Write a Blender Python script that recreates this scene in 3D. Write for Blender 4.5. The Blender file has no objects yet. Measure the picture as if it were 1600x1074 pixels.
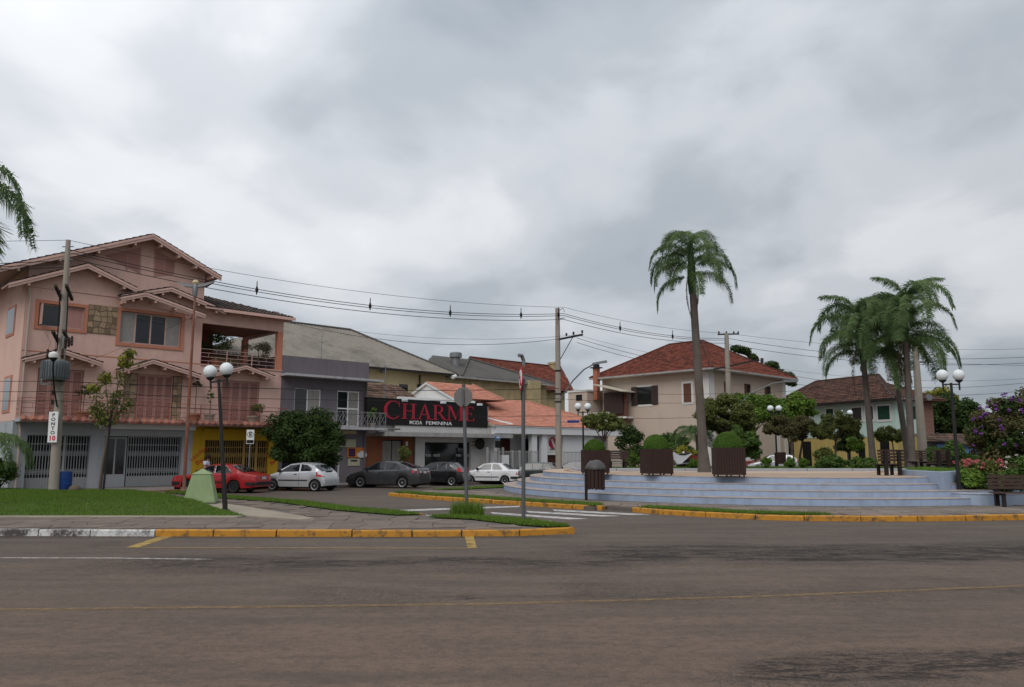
import bpy, bmesh, math, random
import numpy as np
from mathutils import Vector, Matrix
R = math.radians
rng = random.Random(7)
SC = bpy.context.scene
COL = SC.collection

# ---------------------------------------------------------------- camera, sky, sun, exposure
CAM_H, FPX, CX, CY = 1.9, 1220.0, 800.0, 537.0
PITCH = math.atan((708 - 537) / FPX)
cam = bpy.data.cameras.new('camera')
cam.sensor_width = 23.6
cam.lens = 23.6 * FPX / 1600
cam.clip_end = 6000
camo = bpy.data.objects.new('camera', cam)
COL.objects.link(camo)
camo.location = (0, 0, CAM_H)
camo.rotation_euler = (math.pi / 2 + PITCH, 0, 0)
SC.camera = camo

SUN_EL, SUN_AZ = 46, -160          # degrees; azimuth to the left of the view
W = bpy.data.worlds.new('World')
SC.world = W
W.use_nodes = True
nt = W.node_tree
nt.nodes.clear()
def wn(t, **k):
    n = nt.nodes.new(t)
    for a, b in k.items():
        setattr(n, a, b)
    return n
def wmath(op, a, b=None, c=None):
    n = wn('ShaderNodeMath', operation=op)
    for i, q in enumerate((a, b, c)):
        if q is None: continue
        if isinstance(q, (int, float)): n.inputs[i].default_value = q
        else: nt.links.new(q, n.inputs[i])
    return n.outputs[0]
tc = wn('ShaderNodeTexCoord')
sep = wn('ShaderNodeSeparateXYZ')
nt.links.new(tc.outputs['Generated'], sep.inputs[0])
zc = wmath('MAXIMUM', sep.outputs[2], 0.0)
den = wmath('ADD', zc, 0.30)
comb = wn('ShaderNodeCombineXYZ')
nt.links.new(wmath('DIVIDE', sep.outputs[0], den), comb.inputs[0])
nt.links.new(wmath('DIVIDE', sep.outputs[1], den), comb.inputs[1])
def wnoise(scale, detail, rough, dist, off):
    mp = wn('ShaderNodeMapping')
    mp.inputs['Location'].default_value = off
    mp.inputs['Rotation'].default_value = (0, 0, R(25))
    mp.inputs['Scale'].default_value = (1.0, 0.8, 1)
    nt.links.new(comb.outputs[0], mp.inputs[0])
    n = wn('ShaderNodeTexNoise')
    n.inputs['Scale'].default_value = scale
    n.inputs['Detail'].default_value = detail
    n.inputs['Roughness'].default_value = rough
    n.inputs['Distortion'].default_value = dist
    nt.links.new(mp.outputs[0], n.inputs['Vector'])
    return n.outputs['Fac']
n1 = wnoise(0.9, 3, 0.5, 0.4, (5.51, 9.89, 1))
n2 = wnoise(2.0, 5, 0.47, 0.35, (2.71, 6.29, 4))
n3 = wnoise(6.0, 5, 0.5, 0.4, (1.3, 7.7, 5))
cl = wmath('ADD', wmath('ADD', wmath('MULTIPLY', n1, 0.47), wmath('MULTIPLY', n2, 0.38)), wmath('ADD', wmath('MULTIPLY', n3, 0.08), 0.03))
ramp = wn('ShaderNodeValToRGB')
nt.links.new(cl, ramp.inputs[0])
e = ramp.color_ramp.elements
e[0].position = 0.36; e[0].color = (0.265, 0.305, 0.35, 1)
e[1].position = 0.66; e[1].color = (0.84, 0.85, 0.875, 1)
for p_, c_ in ((0.45, (0.385, 0.42, 0.46, 1)), (0.52, (0.53, 0.555, 0.59, 1)), (0.58, (0.665, 0.68, 0.705, 1))):
    q = e.new(p_); q.color = c_
ramp.color_ramp.interpolation = 'EASE'
# overcast luminance rises smoothly from horizon to zenith
lift = wmath('MULTIPLY', wmath('ADD', 0.92, wmath('MULTIPLY', wmath('POWER', zc, 1.5), 0.9)), wmath('SUBTRACT', 1.0, wmath('MULTIPLY', sep.outputs[0], 0.16)))
vm = wn('ShaderNodeVectorMath', operation='SCALE')
nt.links.new(ramp.outputs[0], vm.inputs[0]); nt.links.new(lift, vm.inputs['Scale'])
sky = wn('ShaderNodeTexSky', sky_type='NISHITA')
sky.sun_disc = False
sky.sun_elevation = R(SUN_EL)
sky.sun_rotation = R(SUN_AZ)
bg_sky = wn('ShaderNodeBackground'); bg_sky.inputs['Strength'].default_value = 0.07
nt.links.new(sky.outputs[0], bg_sky.inputs[0])
bg_cl = wn('ShaderNodeBackground'); bg_cl.inputs['Strength'].default_value = 1.0
nt.links.new(vm.outputs[0], bg_cl.inputs[0])
mixs = wn('ShaderNodeMixShader'); mixs.inputs[0].default_value = 0.93
nt.links.new(bg_sky.outputs[0], mixs.inputs[1]); nt.links.new(bg_cl.outputs[0], mixs.inputs[2])
wo = wn('ShaderNodeOutputWorld')
nt.links.new(mixs.outputs[0], wo.inputs[0])

sun = bpy.data.lights.new('sun', 'SUN')
sun.energy = 1.35
sun.angle = R(40)
sun.color = (1.0, 0.97, 0.93)
suno = bpy.data.objects.new('sun', sun)
COL.objects.link(suno)
d_ = Vector((math.sin(R(SUN_AZ)) * math.cos(R(SUN_EL)), math.cos(R(SUN_AZ)) * math.cos(R(SUN_EL)), math.sin(R(SUN_EL))))
suno.rotation_euler = d_.to_track_quat('Z', 'Y').to_euler()
suno.location = (0, 0, 60)

SC.view_settings.view_transform = 'Standard'
SC.view_settings.look = 'None'
SC.view_settings.exposure = 0.22
SC.view_settings.gamma = 1.0
SC.view_settings.use_curve_mapping = False
SC.cycles.use_denoising = True
SC.cycles.max_bounces = 6
SC.cycles.transparent_max_bounces = 12

# ---------------------------------------------------------------- survey helpers (ground plan measured from the photograph)
cp_, sp_ = math.cos(PITCH), math.sin(PITCH)
def ray(x, y):
    a, b = (x - CX) / FPX, (CY - y) / FPX
    return a, cp_ - b * sp_, sp_ + b * cp_
def gz(x, y, z=0.0):
    d = ray(x, y); t = (z - CAM_H) / d[2]
    return d[0] * t, d[1] * t
def at(x, y, Y):
    d = ray(x, y); t = Y / d[1]
    return d[0] * t, Y, CAM_H + d[2] * t
def sm(a, b, x):
    t = min(1, max(0, (x - a) / (b - a))); return t * t * (3 - 2 * t)
def gnd(x, y):
    """street level: falls a little towards the shops, rises behind the park"""
    s = sm(39, 56, y)
    k = sm(2, 14, x)
    return s * (-0.15 * (1 - k) + 0.35 * k)
ANG = 43.5
SO = gz(32, 768, 0.1)
SU = (math.cos(R(ANG)), math.sin(R(ANG)))
SV = (-SU[1], SU[0])
def street(x, y=0.0):
    return SO[0] + x * SU[0] + y * SV[0], SO[1] + x * SU[1] + y * SV[1]

# ---------------------------------------------------------------- materials
MATS = {}
def new_mat(name):
    m = bpy.data.materials.new(name); m.use_nodes = True
    t = m.node_tree; t.nodes.clear()
    out = t.nodes.new('ShaderNodeOutputMaterial')
    b = t.nodes.new('ShaderNodeBsdfPrincipled')
    t.links.new(b.outputs[0], out.inputs[0])
    MATS[name] = m
    return m, t, b, out
def nd(t, ty, **k):
    n = t.nodes.new(ty)
    for a, b in k.items():
        if a.startswith('i_'):
            n.inputs[a[2:].replace('_', ' ')].default_value = b
        else: setattr(n, a, b)
    return n
def mth(t, op, a, b=None, clamp=False):
    n = t.nodes.new('ShaderNodeMath'); n.operation = op; n.use_clamp = clamp
    for i, q in enumerate((a, b)):
        if q is None: continue
        if isinstance(q, (int, float)): n.inputs[i].default_value = q
        else: t.links.new(q, n.inputs[i])
    return n.outputs[0]
def mixc(t, fac, a, b, blend='MIX'):
    n = t.nodes.new('ShaderNodeMix'); n.data_type = 'RGBA'; n.blend_type = blend
    for i, q in ((0, fac), (6, a), (7, b)):
        if isinstance(q, (int, float)): n.inputs[i].default_value = q
        elif isinstance(q, (tuple, list)): n.inputs[i].default_value = (*q[:3], 1)
        else: t.links.new(q, n.inputs[i])
    return n.outputs[2]
def pos_noise(t, scale, detail=4, rough=0.55, sc3=(1, 1, 1), dist=0.0, coord='pos'):
    if coord == 'pos':
        g = t.nodes.new('ShaderNodeNewGeometry').outputs['Position']
    else:
        g = t.nodes.new('ShaderNodeTexCoord').outputs['Object']
    mp = t.nodes.new('ShaderNodeMapping'); mp.inputs['Scale'].default_value = sc3
    t.links.new(g, mp.inputs[0])
    n = t.nodes.new('ShaderNodeTexNoise')
    n.inputs['Scale'].default_value = scale; n.inputs['Detail'].default_value = detail
    n.inputs['Roughness'].default_value = rough; n.inputs['Distortion'].default_value = dist
    t.links.new(mp.outputs[0], n.inputs['Vector'])
    return n.outputs['Fac']
def rmp(t, f, a, b):
    n = t.nodes.new('ShaderNodeMapRange'); n.clamp = True
    n.inputs['From Min'].default_value = a; n.inputs['From Max'].default_value = b
    t.links.new(f, n.inputs['Value'])
    return n.outputs[0]
def dk(c, k): return tuple(q * k for q in c)
def mat(name, col, rough=0.75, var=0.12, scale=3.0, bump=0.0, bscale=40, metal=0.0, streak=0.0, dirt=None, dirt_amt=0.0, dirt_scale=1.2,
        tint=0.0, coat=0.0, spec=0.22):
    """plain weathered surface: colour with mottling, rain streaks, dirt patches, fine relief, per-piece tint"""
    m, t, b, out = new_mat(name)
    n = pos_noise(t, scale, 6, 0.6)
    c = mixc(t, n, dk(col, 1 - var), dk(col, 1 + var))
    n2 = pos_noise(t, 22, 3, 0.6)
    c = mixc(t, mth(t, 'MULTIPLY', rmp(t, n2, 0.3, 0.75), var), c, dk(col, 0.72))
    if streak:
        s = pos_noise(t, 2.2, 5, 0.65, (1.6, 1.6, 0.16))
        c = mixc(t, mth(t, 'MULTIPLY', rmp(t, s, 0.5, 0.78), streak), c, dk((col[0] * .9, col[1] * .95, col[2]), 0.35))
    if dirt:
        s = pos_noise(t, dirt_scale, 7, 0.68, dist=0.4)
        c = mixc(t, mth(t, 'MULTIPLY', rmp(t, s, 0.48, 0.68), dirt_amt), c, dirt)
    if tint:
        a = nd(t, 'ShaderNodeAttribute', attribute_name='tint')
        k = mth(t, 'ADD', 1 - tint, mth(t, 'MULTIPLY', a.outputs['Fac'], 2 * tint))
        vmn = t.nodes.new('ShaderNodeVectorMath'); vmn.operation = 'SCALE'
        t.links.new(c, vmn.inputs[0]); t.links.new(k, vmn.inputs['Scale'])
        c = vmn.outputs[0]
    t.links.new(c, b.inputs['Base Color'])
    b.inputs['Roughness'].default_value = rough
    b.inputs['Metallic'].default_value = metal
    b.inputs['Specular IOR Level'].default_value = spec
    if coat:
        b.inputs['Coat Weight'].default_value = coat; b.inputs['Coat Roughness'].default_value = 0.08
    if bump:
        bn = nd(t, 'ShaderNodeBump'); bn.inputs['Strength'].default_value = bump; bn.inputs['Distance'].default_value = 0.02
        t.links.new(pos_noise(t, bscale, 5, 0.65), bn.inputs['Height'])
        t.links.new(bn.outputs[0], b.inputs['Normal'])
    return m
def leafmat(name, c0, c1, trans=0.25, rough=0.7):
    m, t, b, out = new_mat(name)
    a = nd(t, 'ShaderNodeAttribute', attribute_name='tint')
    c = mixc(t, a.outputs['Fac'], c0, c1)
    n = pos_noise(t, 1.3, 3)
    c = mixc(t, mth(t, 'MULTIPLY', rmp(t, n, 0.35, 0.7), 0.35), c, dk(c1, 1.1))
    t.links.new(c, b.inputs['Base Color'])
    b.inputs['Roughness'].default_value = rough
    b.inputs['Specular IOR Level'].default_value = 0.12
    tr = t.nodes.new('ShaderNodeBsdfTranslucent'); t.links.new(c, tr.inputs[0])
    mx = t.nodes.new('ShaderNodeMixShader'); mx.inputs[0].default_value = trans
    t.links.new(b.outputs[0], mx.inputs[1]); t.links.new(tr.outputs[0], mx.inputs[2])
    t.links.new(mx.outputs[0], out.inputs[0])
    return m
def wornpaint(name, col, wear=0.5, scale=2.5, under=(0.05, 0.05, 0.05), solid=True, spread=0.12):
    """paint flaked away in patches; solid: the stone below shows, else the sheet is open there"""
    m, t, b, out = new_mat(name)
    n = mth(t, 'ADD', mth(t, 'MULTIPLY', pos_noise(t, scale, 8, 0.7), 0.7), mth(t, 'MULTIPLY', pos_noise(t, scale * 9, 4, 0.7), 0.3))
    f = rmp(t, n, wear - spread, wear + spread)      # 0 worn .. 1 painted
    n2 = pos_noise(t, 6, 5)
    c = mixc(t, n2, dk(col, 0.75), dk(col, 1.15))
    b.inputs['Roughness'].default_value = 0.7
    if solid:
        t.links.new(mixc(t, f, under, c), b.inputs['Base Color'])
    else:
        t.links.new(c, b.inputs['Base Color'])
        tr = t.nodes.new('ShaderNodeBsdfTransparent')
        mx = t.nodes.new('ShaderNodeMixShader'); t.links.new(f, mx.inputs[0])
        t.links.new(tr.outputs[0], mx.inputs[1]); t.links.new(b.outputs[0], mx.inputs[2])
        t.links.new(mx.outputs[0], out.inputs[0])
    bn = nd(t, 'ShaderNodeBump'); bn.inputs['Strength'].default_value = 0.25; bn.inputs['Distance'].default_value = 0.01
    t.links.new(pos_noise(t, 30, 4), bn.inputs['Height']); t.links.new(bn.outputs[0], b.inputs['Normal'])
    return m

# ---------------------------------------------------------------- mesh builder and object helpers
class MB:
    def __init__(s): s.v = []; s.f = []; s.t = []; s.m = []; s.mi = 0
    def add(s, vs, fs, tint=None):
        o = len(s.v); s.v += [tuple(q) for q in vs]
        for f in fs:
            s.f.append(tuple(i + o for i in f)); s.m.append(s.mi)
            s.t.append(0.5 if tint is None else tint)
        return s
    def box(s, x0, x1, y0, y1, z0, z1, tint=None):
        return s.add([(x0, y0, z0), (x1, y0, z0), (x1, y1, z0), (x0, y1, z0), (x0, y0, z1), (x1, y0, z1), (x1, y1, z1), (x0, y1, z1)],
                     [(0, 3, 2, 1), (4, 5, 6, 7), (0, 1, 5, 4), (1, 2, 6, 5), (2, 3, 7, 6), (3, 0, 4, 7)], tint)
    def cbox(s, c, sx, sy, sz): return s.box(c[0] - sx / 2, c[0] + sx / 2, c[1] - sy / 2, c[1] + sy / 2, c[2] - sz / 2, c[2] + sz / 2)
    def prism(s, poly, axis, a, b):
        n = len(poly)
        def P(p, q): return {'y': (p[0], q, p[1]), 'z': (p[0], p[1], q), 'x': (q, p[0], p[1])}[axis]
        vs = [P(p, a) for p in poly] + [P(p, b) for p in poly]
        fs = [tuple(range(n))[::-1], tuple(range(n, 2 * n))] + [(i, (i + 1) % n, n + (i + 1) % n, n + i) for i in range(n)]
        ar = sum(poly[i][0] * poly[(i + 1) % n][1] - poly[(i + 1) % n][0] * poly[i][1] for i in range(n))
        flip = (ar < 0) != (b < a)
        if axis == 'y': flip = not flip
        if flip: fs = [f[::-1] for f in fs]
        return s.add(vs, fs)
    def tube(s, pts, r, n=8, cap=True):
        pts = [Vector(p) for p in pts]; k = len(pts)
        rr = [r] * k if isinstance(r, (int, float)) else list(r)
        up = None; rings = []
        for i, p in enumerate(pts):
            d = (pts[min(i + 1, k - 1)] - pts[max(i - 1, 0)])
            if d.length < 1e-9: d = Vector((0, 0, 1))
            d.normalize()
            if up is None:
                up = Vector((1, 0, 0)) if abs(d.x) < 0.8 else Vector((0, 1, 0))
            a = (up - d * up.dot(d))
            if a.length < 1e-6: a = d.orthogonal()
            a.normalize(); b = d.cross(a); up = a
            rings.append([p + (a * math.cos(2 * math.pi * j / n) + b * math.sin(2 * math.pi * j / n)) * rr[i] for j in range(n)])
        vs = [q for g in rings for q in g]
        fs = [(i * n + j, i * n + (j + 1) % n, (i + 1) * n + (j + 1) % n, (i + 1) * n + j) for i in range(k - 1) for j in range(n)]
        if cap: fs += [tuple(range(n))[::-1], tuple((k - 1) * n + j for j in range(n))]
        return s.add(vs, fs)
    def bar(s, a, b, w, h=None):
        """square bar from a to b"""
        a, b = Vector(a), Vector(b); d = (b - a).normalized(); h = h or w
        u = Vector((0, 0, 1)) if abs(d.z) < 0.9 else Vector((0, 1, 0))
        x = d.cross(u).normalized() * w / 2; y = x.cross(d).normalized() * h / 2
        vs = [a - x - y, a + x - y, a + x + y, a - x + y, b - x - y, b + x - y, b + x + y, b - x + y]
        return s.add(vs, [(0, 1, 2, 3), (7, 6, 5, 4), (0, 4, 5, 1), (1, 5, 6, 2), (2, 6, 7, 3), (3, 7, 4, 0)])
    def lathe(s, prof, n=20, c=(0, 0, 0), axis='z', rot=0.0):
        def P(r, h, a):
            x, y = r * math.cos(a), r * math.sin(a)
            return {'z': (c[0] + x, c[1] + y, c[2] + h), 'y': (c[0] + x, c[1] + h, c[2] + y), 'x': (c[0] + h, c[1] + x, c[2] + y)}[axis]
        vs = [P(r, h, 2 * math.pi * j / n + rot) for r, h in prof for j in range(n)]
        k = len(prof)
        fs = [(i * n + j, i * n + (j + 1) % n, (i + 1) * n + (j + 1) % n, (i + 1) * n + j) for i in range(k - 1) for j in range(n)]
        if prof[0][0] > 1e-4: fs.append(tuple(range(n))[::-1])
        if prof[-1][0] > 1e-4: fs.append(tuple((k - 1) * n + j for j in range(n)))
        if axis == 'y': fs = [f[::-1] for f in fs]
        return s.add(vs, fs)
    def build(s, name, m, parent=None, smooth=None, off=(0, 0, 0)):
        me = bpy.data.meshes.new(name)
        v = np.array(s.v, dtype=float).reshape(-1, 3) - np.array(off)
        me.from_pydata(v.tolist(), [], s.f)
        ms = m if isinstance(m, (list, tuple)) else [m]
        for q in ms: me.materials.append(MATS[q] if isinstance(q, str) else q)
        if len(ms) > 1: me.polygons.foreach_set('material_index', s.m)
        if any(abs(q - 0.5) > 1e-6 for q in s.t):
            at_ = me.attributes.new('tint', 'FLOAT', 'FACE'); at_.data.foreach_set('value', s.t)
        me.update()
        if smooth is not None:
            me.polygons.foreach_set('use_smooth', [True] * len(me.polygons))
            me.set_sharp_from_angle(angle=R(smooth))
        o = bpy.data.objects.new(name, me); COL.objects.link(o)
        if parent is not None: o.parent = parent
        return o
def tag(o, label=None, cat=None, group=None, kind=None):
    if label: o['label'] = label
    if cat: o['category'] = cat
    if group: o['group'] = group
    if kind: o['kind'] = kind
    return o
def thing(name, label, cat, loc=(0, 0, 0), rz=0.0, group=None):
    o = bpy.data.objects.new(name, None); COL.objects.link(o)
    o.location = loc; o.rotation_euler = (0, 0, rz); o.empty_display_size = 0.2
    return tag(o, label, cat, group)
def copy_tree(o, parent=None):
    c = o.copy(); COL.objects.link(c); c.parent = parent
    for ch in o.children: copy_tree(ch, c)
    return c
def mesh_np(name, verts, faces_quads, m, parent=None, tint=None, smooth=False):
    """large meshes straight from arrays (all faces with the same corner count)"""
    me = bpy.data.meshes.new(name)
    nv, (nf, k) = len(verts), faces_quads.shape
    me.vertices.add(nv); me.vertices.foreach_set('co', np.asarray(verts, dtype=np.float32).ravel())
    me.loops.add(nf * k); me.loops.foreach_set('vertex_index', faces_quads.astype(np.int32).ravel())
    me.polygons.add(nf); me.polygons.foreach_set('loop_start', np.arange(nf, dtype=np.int32) * k)
    if smooth: me.polygons.foreach_set('use_smooth', np.ones(nf, dtype=bool))
    me.update(calc_edges=True)
    me.materials.append(MATS[m] if isinstance(m, str) else m)
    if tint is not None:
        a = me.attributes.new('tint', 'FLOAT', 'FACE'); a.data.foreach_set('value', np.asarray(tint, dtype=np.float32))
    o = bpy.data.objects.new(name, me); COL.objects.link(o)
    if parent is not None: o.parent = parent
    return o
def text(name, body, size, m, parent, loc, rot=(R(90), 0, 0), ext=0.006, align='CENTER', sx=1.0, bold=0.0, width=None):
    """lettering as a mesh; width stretches it to that length"""
    cu = bpy.data.curves.new(name, 'FONT'); cu.body = body; cu.size = size; cu.extrude = ext; cu.offset = bold; cu.resolution_u = 3
    cu.align_x = align; cu.align_y = 'CENTER'
    t_ = bpy.data.objects.new('tmp', cu); COL.objects.link(t_)
    me = bpy.data.meshes.new_from_object(t_.evaluated_get(bpy.context.evaluated_depsgraph_get()))
    bpy.data.objects.remove(t_); bpy.data.curves.remove(cu); me.name = name
    me.materials.clear(); me.materials.append(MATS[m])
    if width:
        xs = [v.co.x for v in me.vertices]; k = width / (max(xs) - min(xs))
    else: k = sx
    for v in me.vertices: v.co.x *= k
    o = bpy.data.objects.new(name, me); COL.objects.link(o); o.parent = parent
    o.location = loc; o.rotation_euler = rot
    return o
def inpoly(x, y, poly):
    c = False; j = len(poly) - 1
    for i in range(len(poly)):
        xi, yi = poly[i][:2]; xj, yj = poly[j][:2]
        if (yi > y) != (yj > y) and x < (xj - xi) * (y - yi) / (yj - yi) + xi: c = not c
        j = i
    return c
def inpoly_np(X, Y, poly):
    c = np.zeros(len(X), dtype=bool); j = len(poly) - 1
    for i in range(len(poly)):
        xi, yi = poly[i][:2]; xj, yj = poly[j][:2]
        if yi != yj:
            c ^= ((yi > Y) != (yj > Y)) & (X < (xj - xi) * (Y - yi) / (yj - yi) + xi)
        j = i
    return c
def resample(pts, step):
    out = []; 
    for a, b in zip(pts, pts[1:]):
        L = math.dist(a, b); n = max(1, round(L / step))
        out += [tuple(a[k] + (b[k] - a[k]) * i / n for k in range(len(a))) for i in range(n)]
    return out + [tuple(pts[-1])]
def arclen(pts):
    s = [0]
    for a, b in zip(pts, pts[1:]): s.append(s[-1] + math.dist(a, b))
    return s
def along(pts, d):
    s = arclen(pts); d = min(max(d, 0), s[-1])
    for i in range(len(pts) - 1):
        if d <= s[i + 1] or i == len(pts) - 2:
            t = (d - s[i]) / max(1e-9, s[i + 1] - s[i])
            return tuple(pts[i][k] + (pts[i + 1][k] - pts[i][k]) * t for k in range(len(pts[0])))

# palette ------------------------------------------------------------------------------------------------------------------
mat('concrete', (0.30, 0.285, 0.26), 0.85, 0.15, 2, 0.3, 30, streak=0.3)
mat('concrete_pole', (0.29, 0.255, 0.215), 0.9, 0.15, 4, 0.3, 30, streak=0.35)
mat('dark_metal', (0.018, 0.017, 0.017), 0.5, 0.2, 5)
mat('black_iron', (0.02, 0.019, 0.019), 0.55, 0.2, 5)
mat('galv', (0.20, 0.205, 0.21), 0.5, 0.15, 5, metal=0.55)
mat('sign_grey', (0.16, 0.155, 0.145), 0.55, 0.12, 8, metal=0.3)
mat('post_grey', (0.105, 0.108, 0.11), 0.6, 0.15, 8, metal=0.2)
mat('rust_pole', (0.20, 0.075, 0.045), 0.75, 0.35, 5, 0.2, 40, dirt=(0.33, 0.27, 0.24), dirt_amt=0.4)
mat('white_paint', (0.70, 0.70, 0.69), 0.7, 0.06, 2, 0.1, 30, streak=0.10)
mat('white_metal', (0.62, 0.62, 0.62), 0.5, 0.06, 5)
mat('red_paint', (0.45, 0.02, 0.025), 0.5, 0.1)
mat('sign_red', (0.36, 0.022, 0.045), 0.5, 0.05)
mat('black_board', (0.012, 0.011, 0.011), 0.6, 0.2)
mat('black_paint', (0.012, 0.012, 0.012), 0.6, 0.2)
mat('purple_ink', (0.06, 0.015, 0.05), 0.6, 0.1)
mat('blue_sign', (0.02, 0.16, 0.45), 0.5, 0.08)
mat('glass', (0.012, 0.014, 0.016), 0.06, 0.3, 0.8, spec=0.6)
mat('glass_curtain', (0.26, 0.24, 0.22), 0.15, 0.35, 3.5, spec=0.5, streak=.5)
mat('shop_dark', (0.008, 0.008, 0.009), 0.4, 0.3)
mat('globe', (0.62, 0.66, 0.68), 0.35, 0.05, 3, dirt=(0.35, 0.38, 0.36), dirt_amt=0.25)
mat('globe_white', (0.66, 0.69, 0.70), 0.3, 0.03, 3)
mat('wire', (0.012, 0.012, 0.013), 0.6, 0.1)
mat('porcelain', (0.05, 0.03, 0.025), 0.3, 0.2)
mat('bark', (0.12, 0.095, 0.075), 0.95, 0.3, 8, 0.6, 30)
mat('bark_dark', (0.055, 0.043, 0.035), 0.95, 0.3, 8, 0.6, 30)
mat('palm_trunk', (0.112, 0.094, 0.082), 0.95, 0.3, 2.5, 0.6, 18, streak=0.35, dirt=(0.055, 0.045, 0.038), dirt_amt=.5, dirt_scale=2)
leafmat('leaf_dark', (0.014, 0.030, 0.009), (0.060, 0.095, 0.024), 0.2)
leafmat('leaf_green', (0.032, 0.072, 0.016), (0.125, 0.200, 0.046), 0.32)
leafmat('leaf_bright', (0.06, 0.12, 0.018), (0.17, 0.26, 0.045))
leafmat('leaf_yellow', (0.11, 0.13, 0.02), (0.30, 0.27, 0.04))
leafmat('leaf_olive', (0.045, 0.072, 0.017), (0.175, 0.185, 0.055), 0.32)
leafmat('leaf_brown', (0.044, 0.054, 0.020), (0.160, 0.140, 0.060), 0.32)
leafmat('leaf_young', (0.055, 0.075, 0.016), (0.17, 0.18, 0.045), 0.35)
leafmat('leaf_pale', (0.10, 0.105, 0.055), (0.24, 0.22, 0.14))
leafmat('frond', (0.035, 0.080, 0.028), (0.20, 0.275, 0.115), 0.42, 0.6)
leafmat('frond_dead', (0.10, 0.055, 0.03), (0.24, 0.15, 0.09), 0.15)
leafmat('topiary', (0.040, 0.090, 0.012), (0.120, 0.200, 0.032), 0.2)
leafmat('grass', (0.055, 0.118, 0.013), (0.155, 0.235, 0.040), 0.3, 0.6)
leafmat('petal_purple', (0.12, 0.03, 0.19), (0.26, 0.09, 0.36))
leafmat('petal_pink', (0.38, 0.05, 0.08), (0.55, 0.20, 0.19))
leafmat('petal_white', (0.55, 0.42, 0.42), (0.7, 0.65, 0.62))
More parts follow.
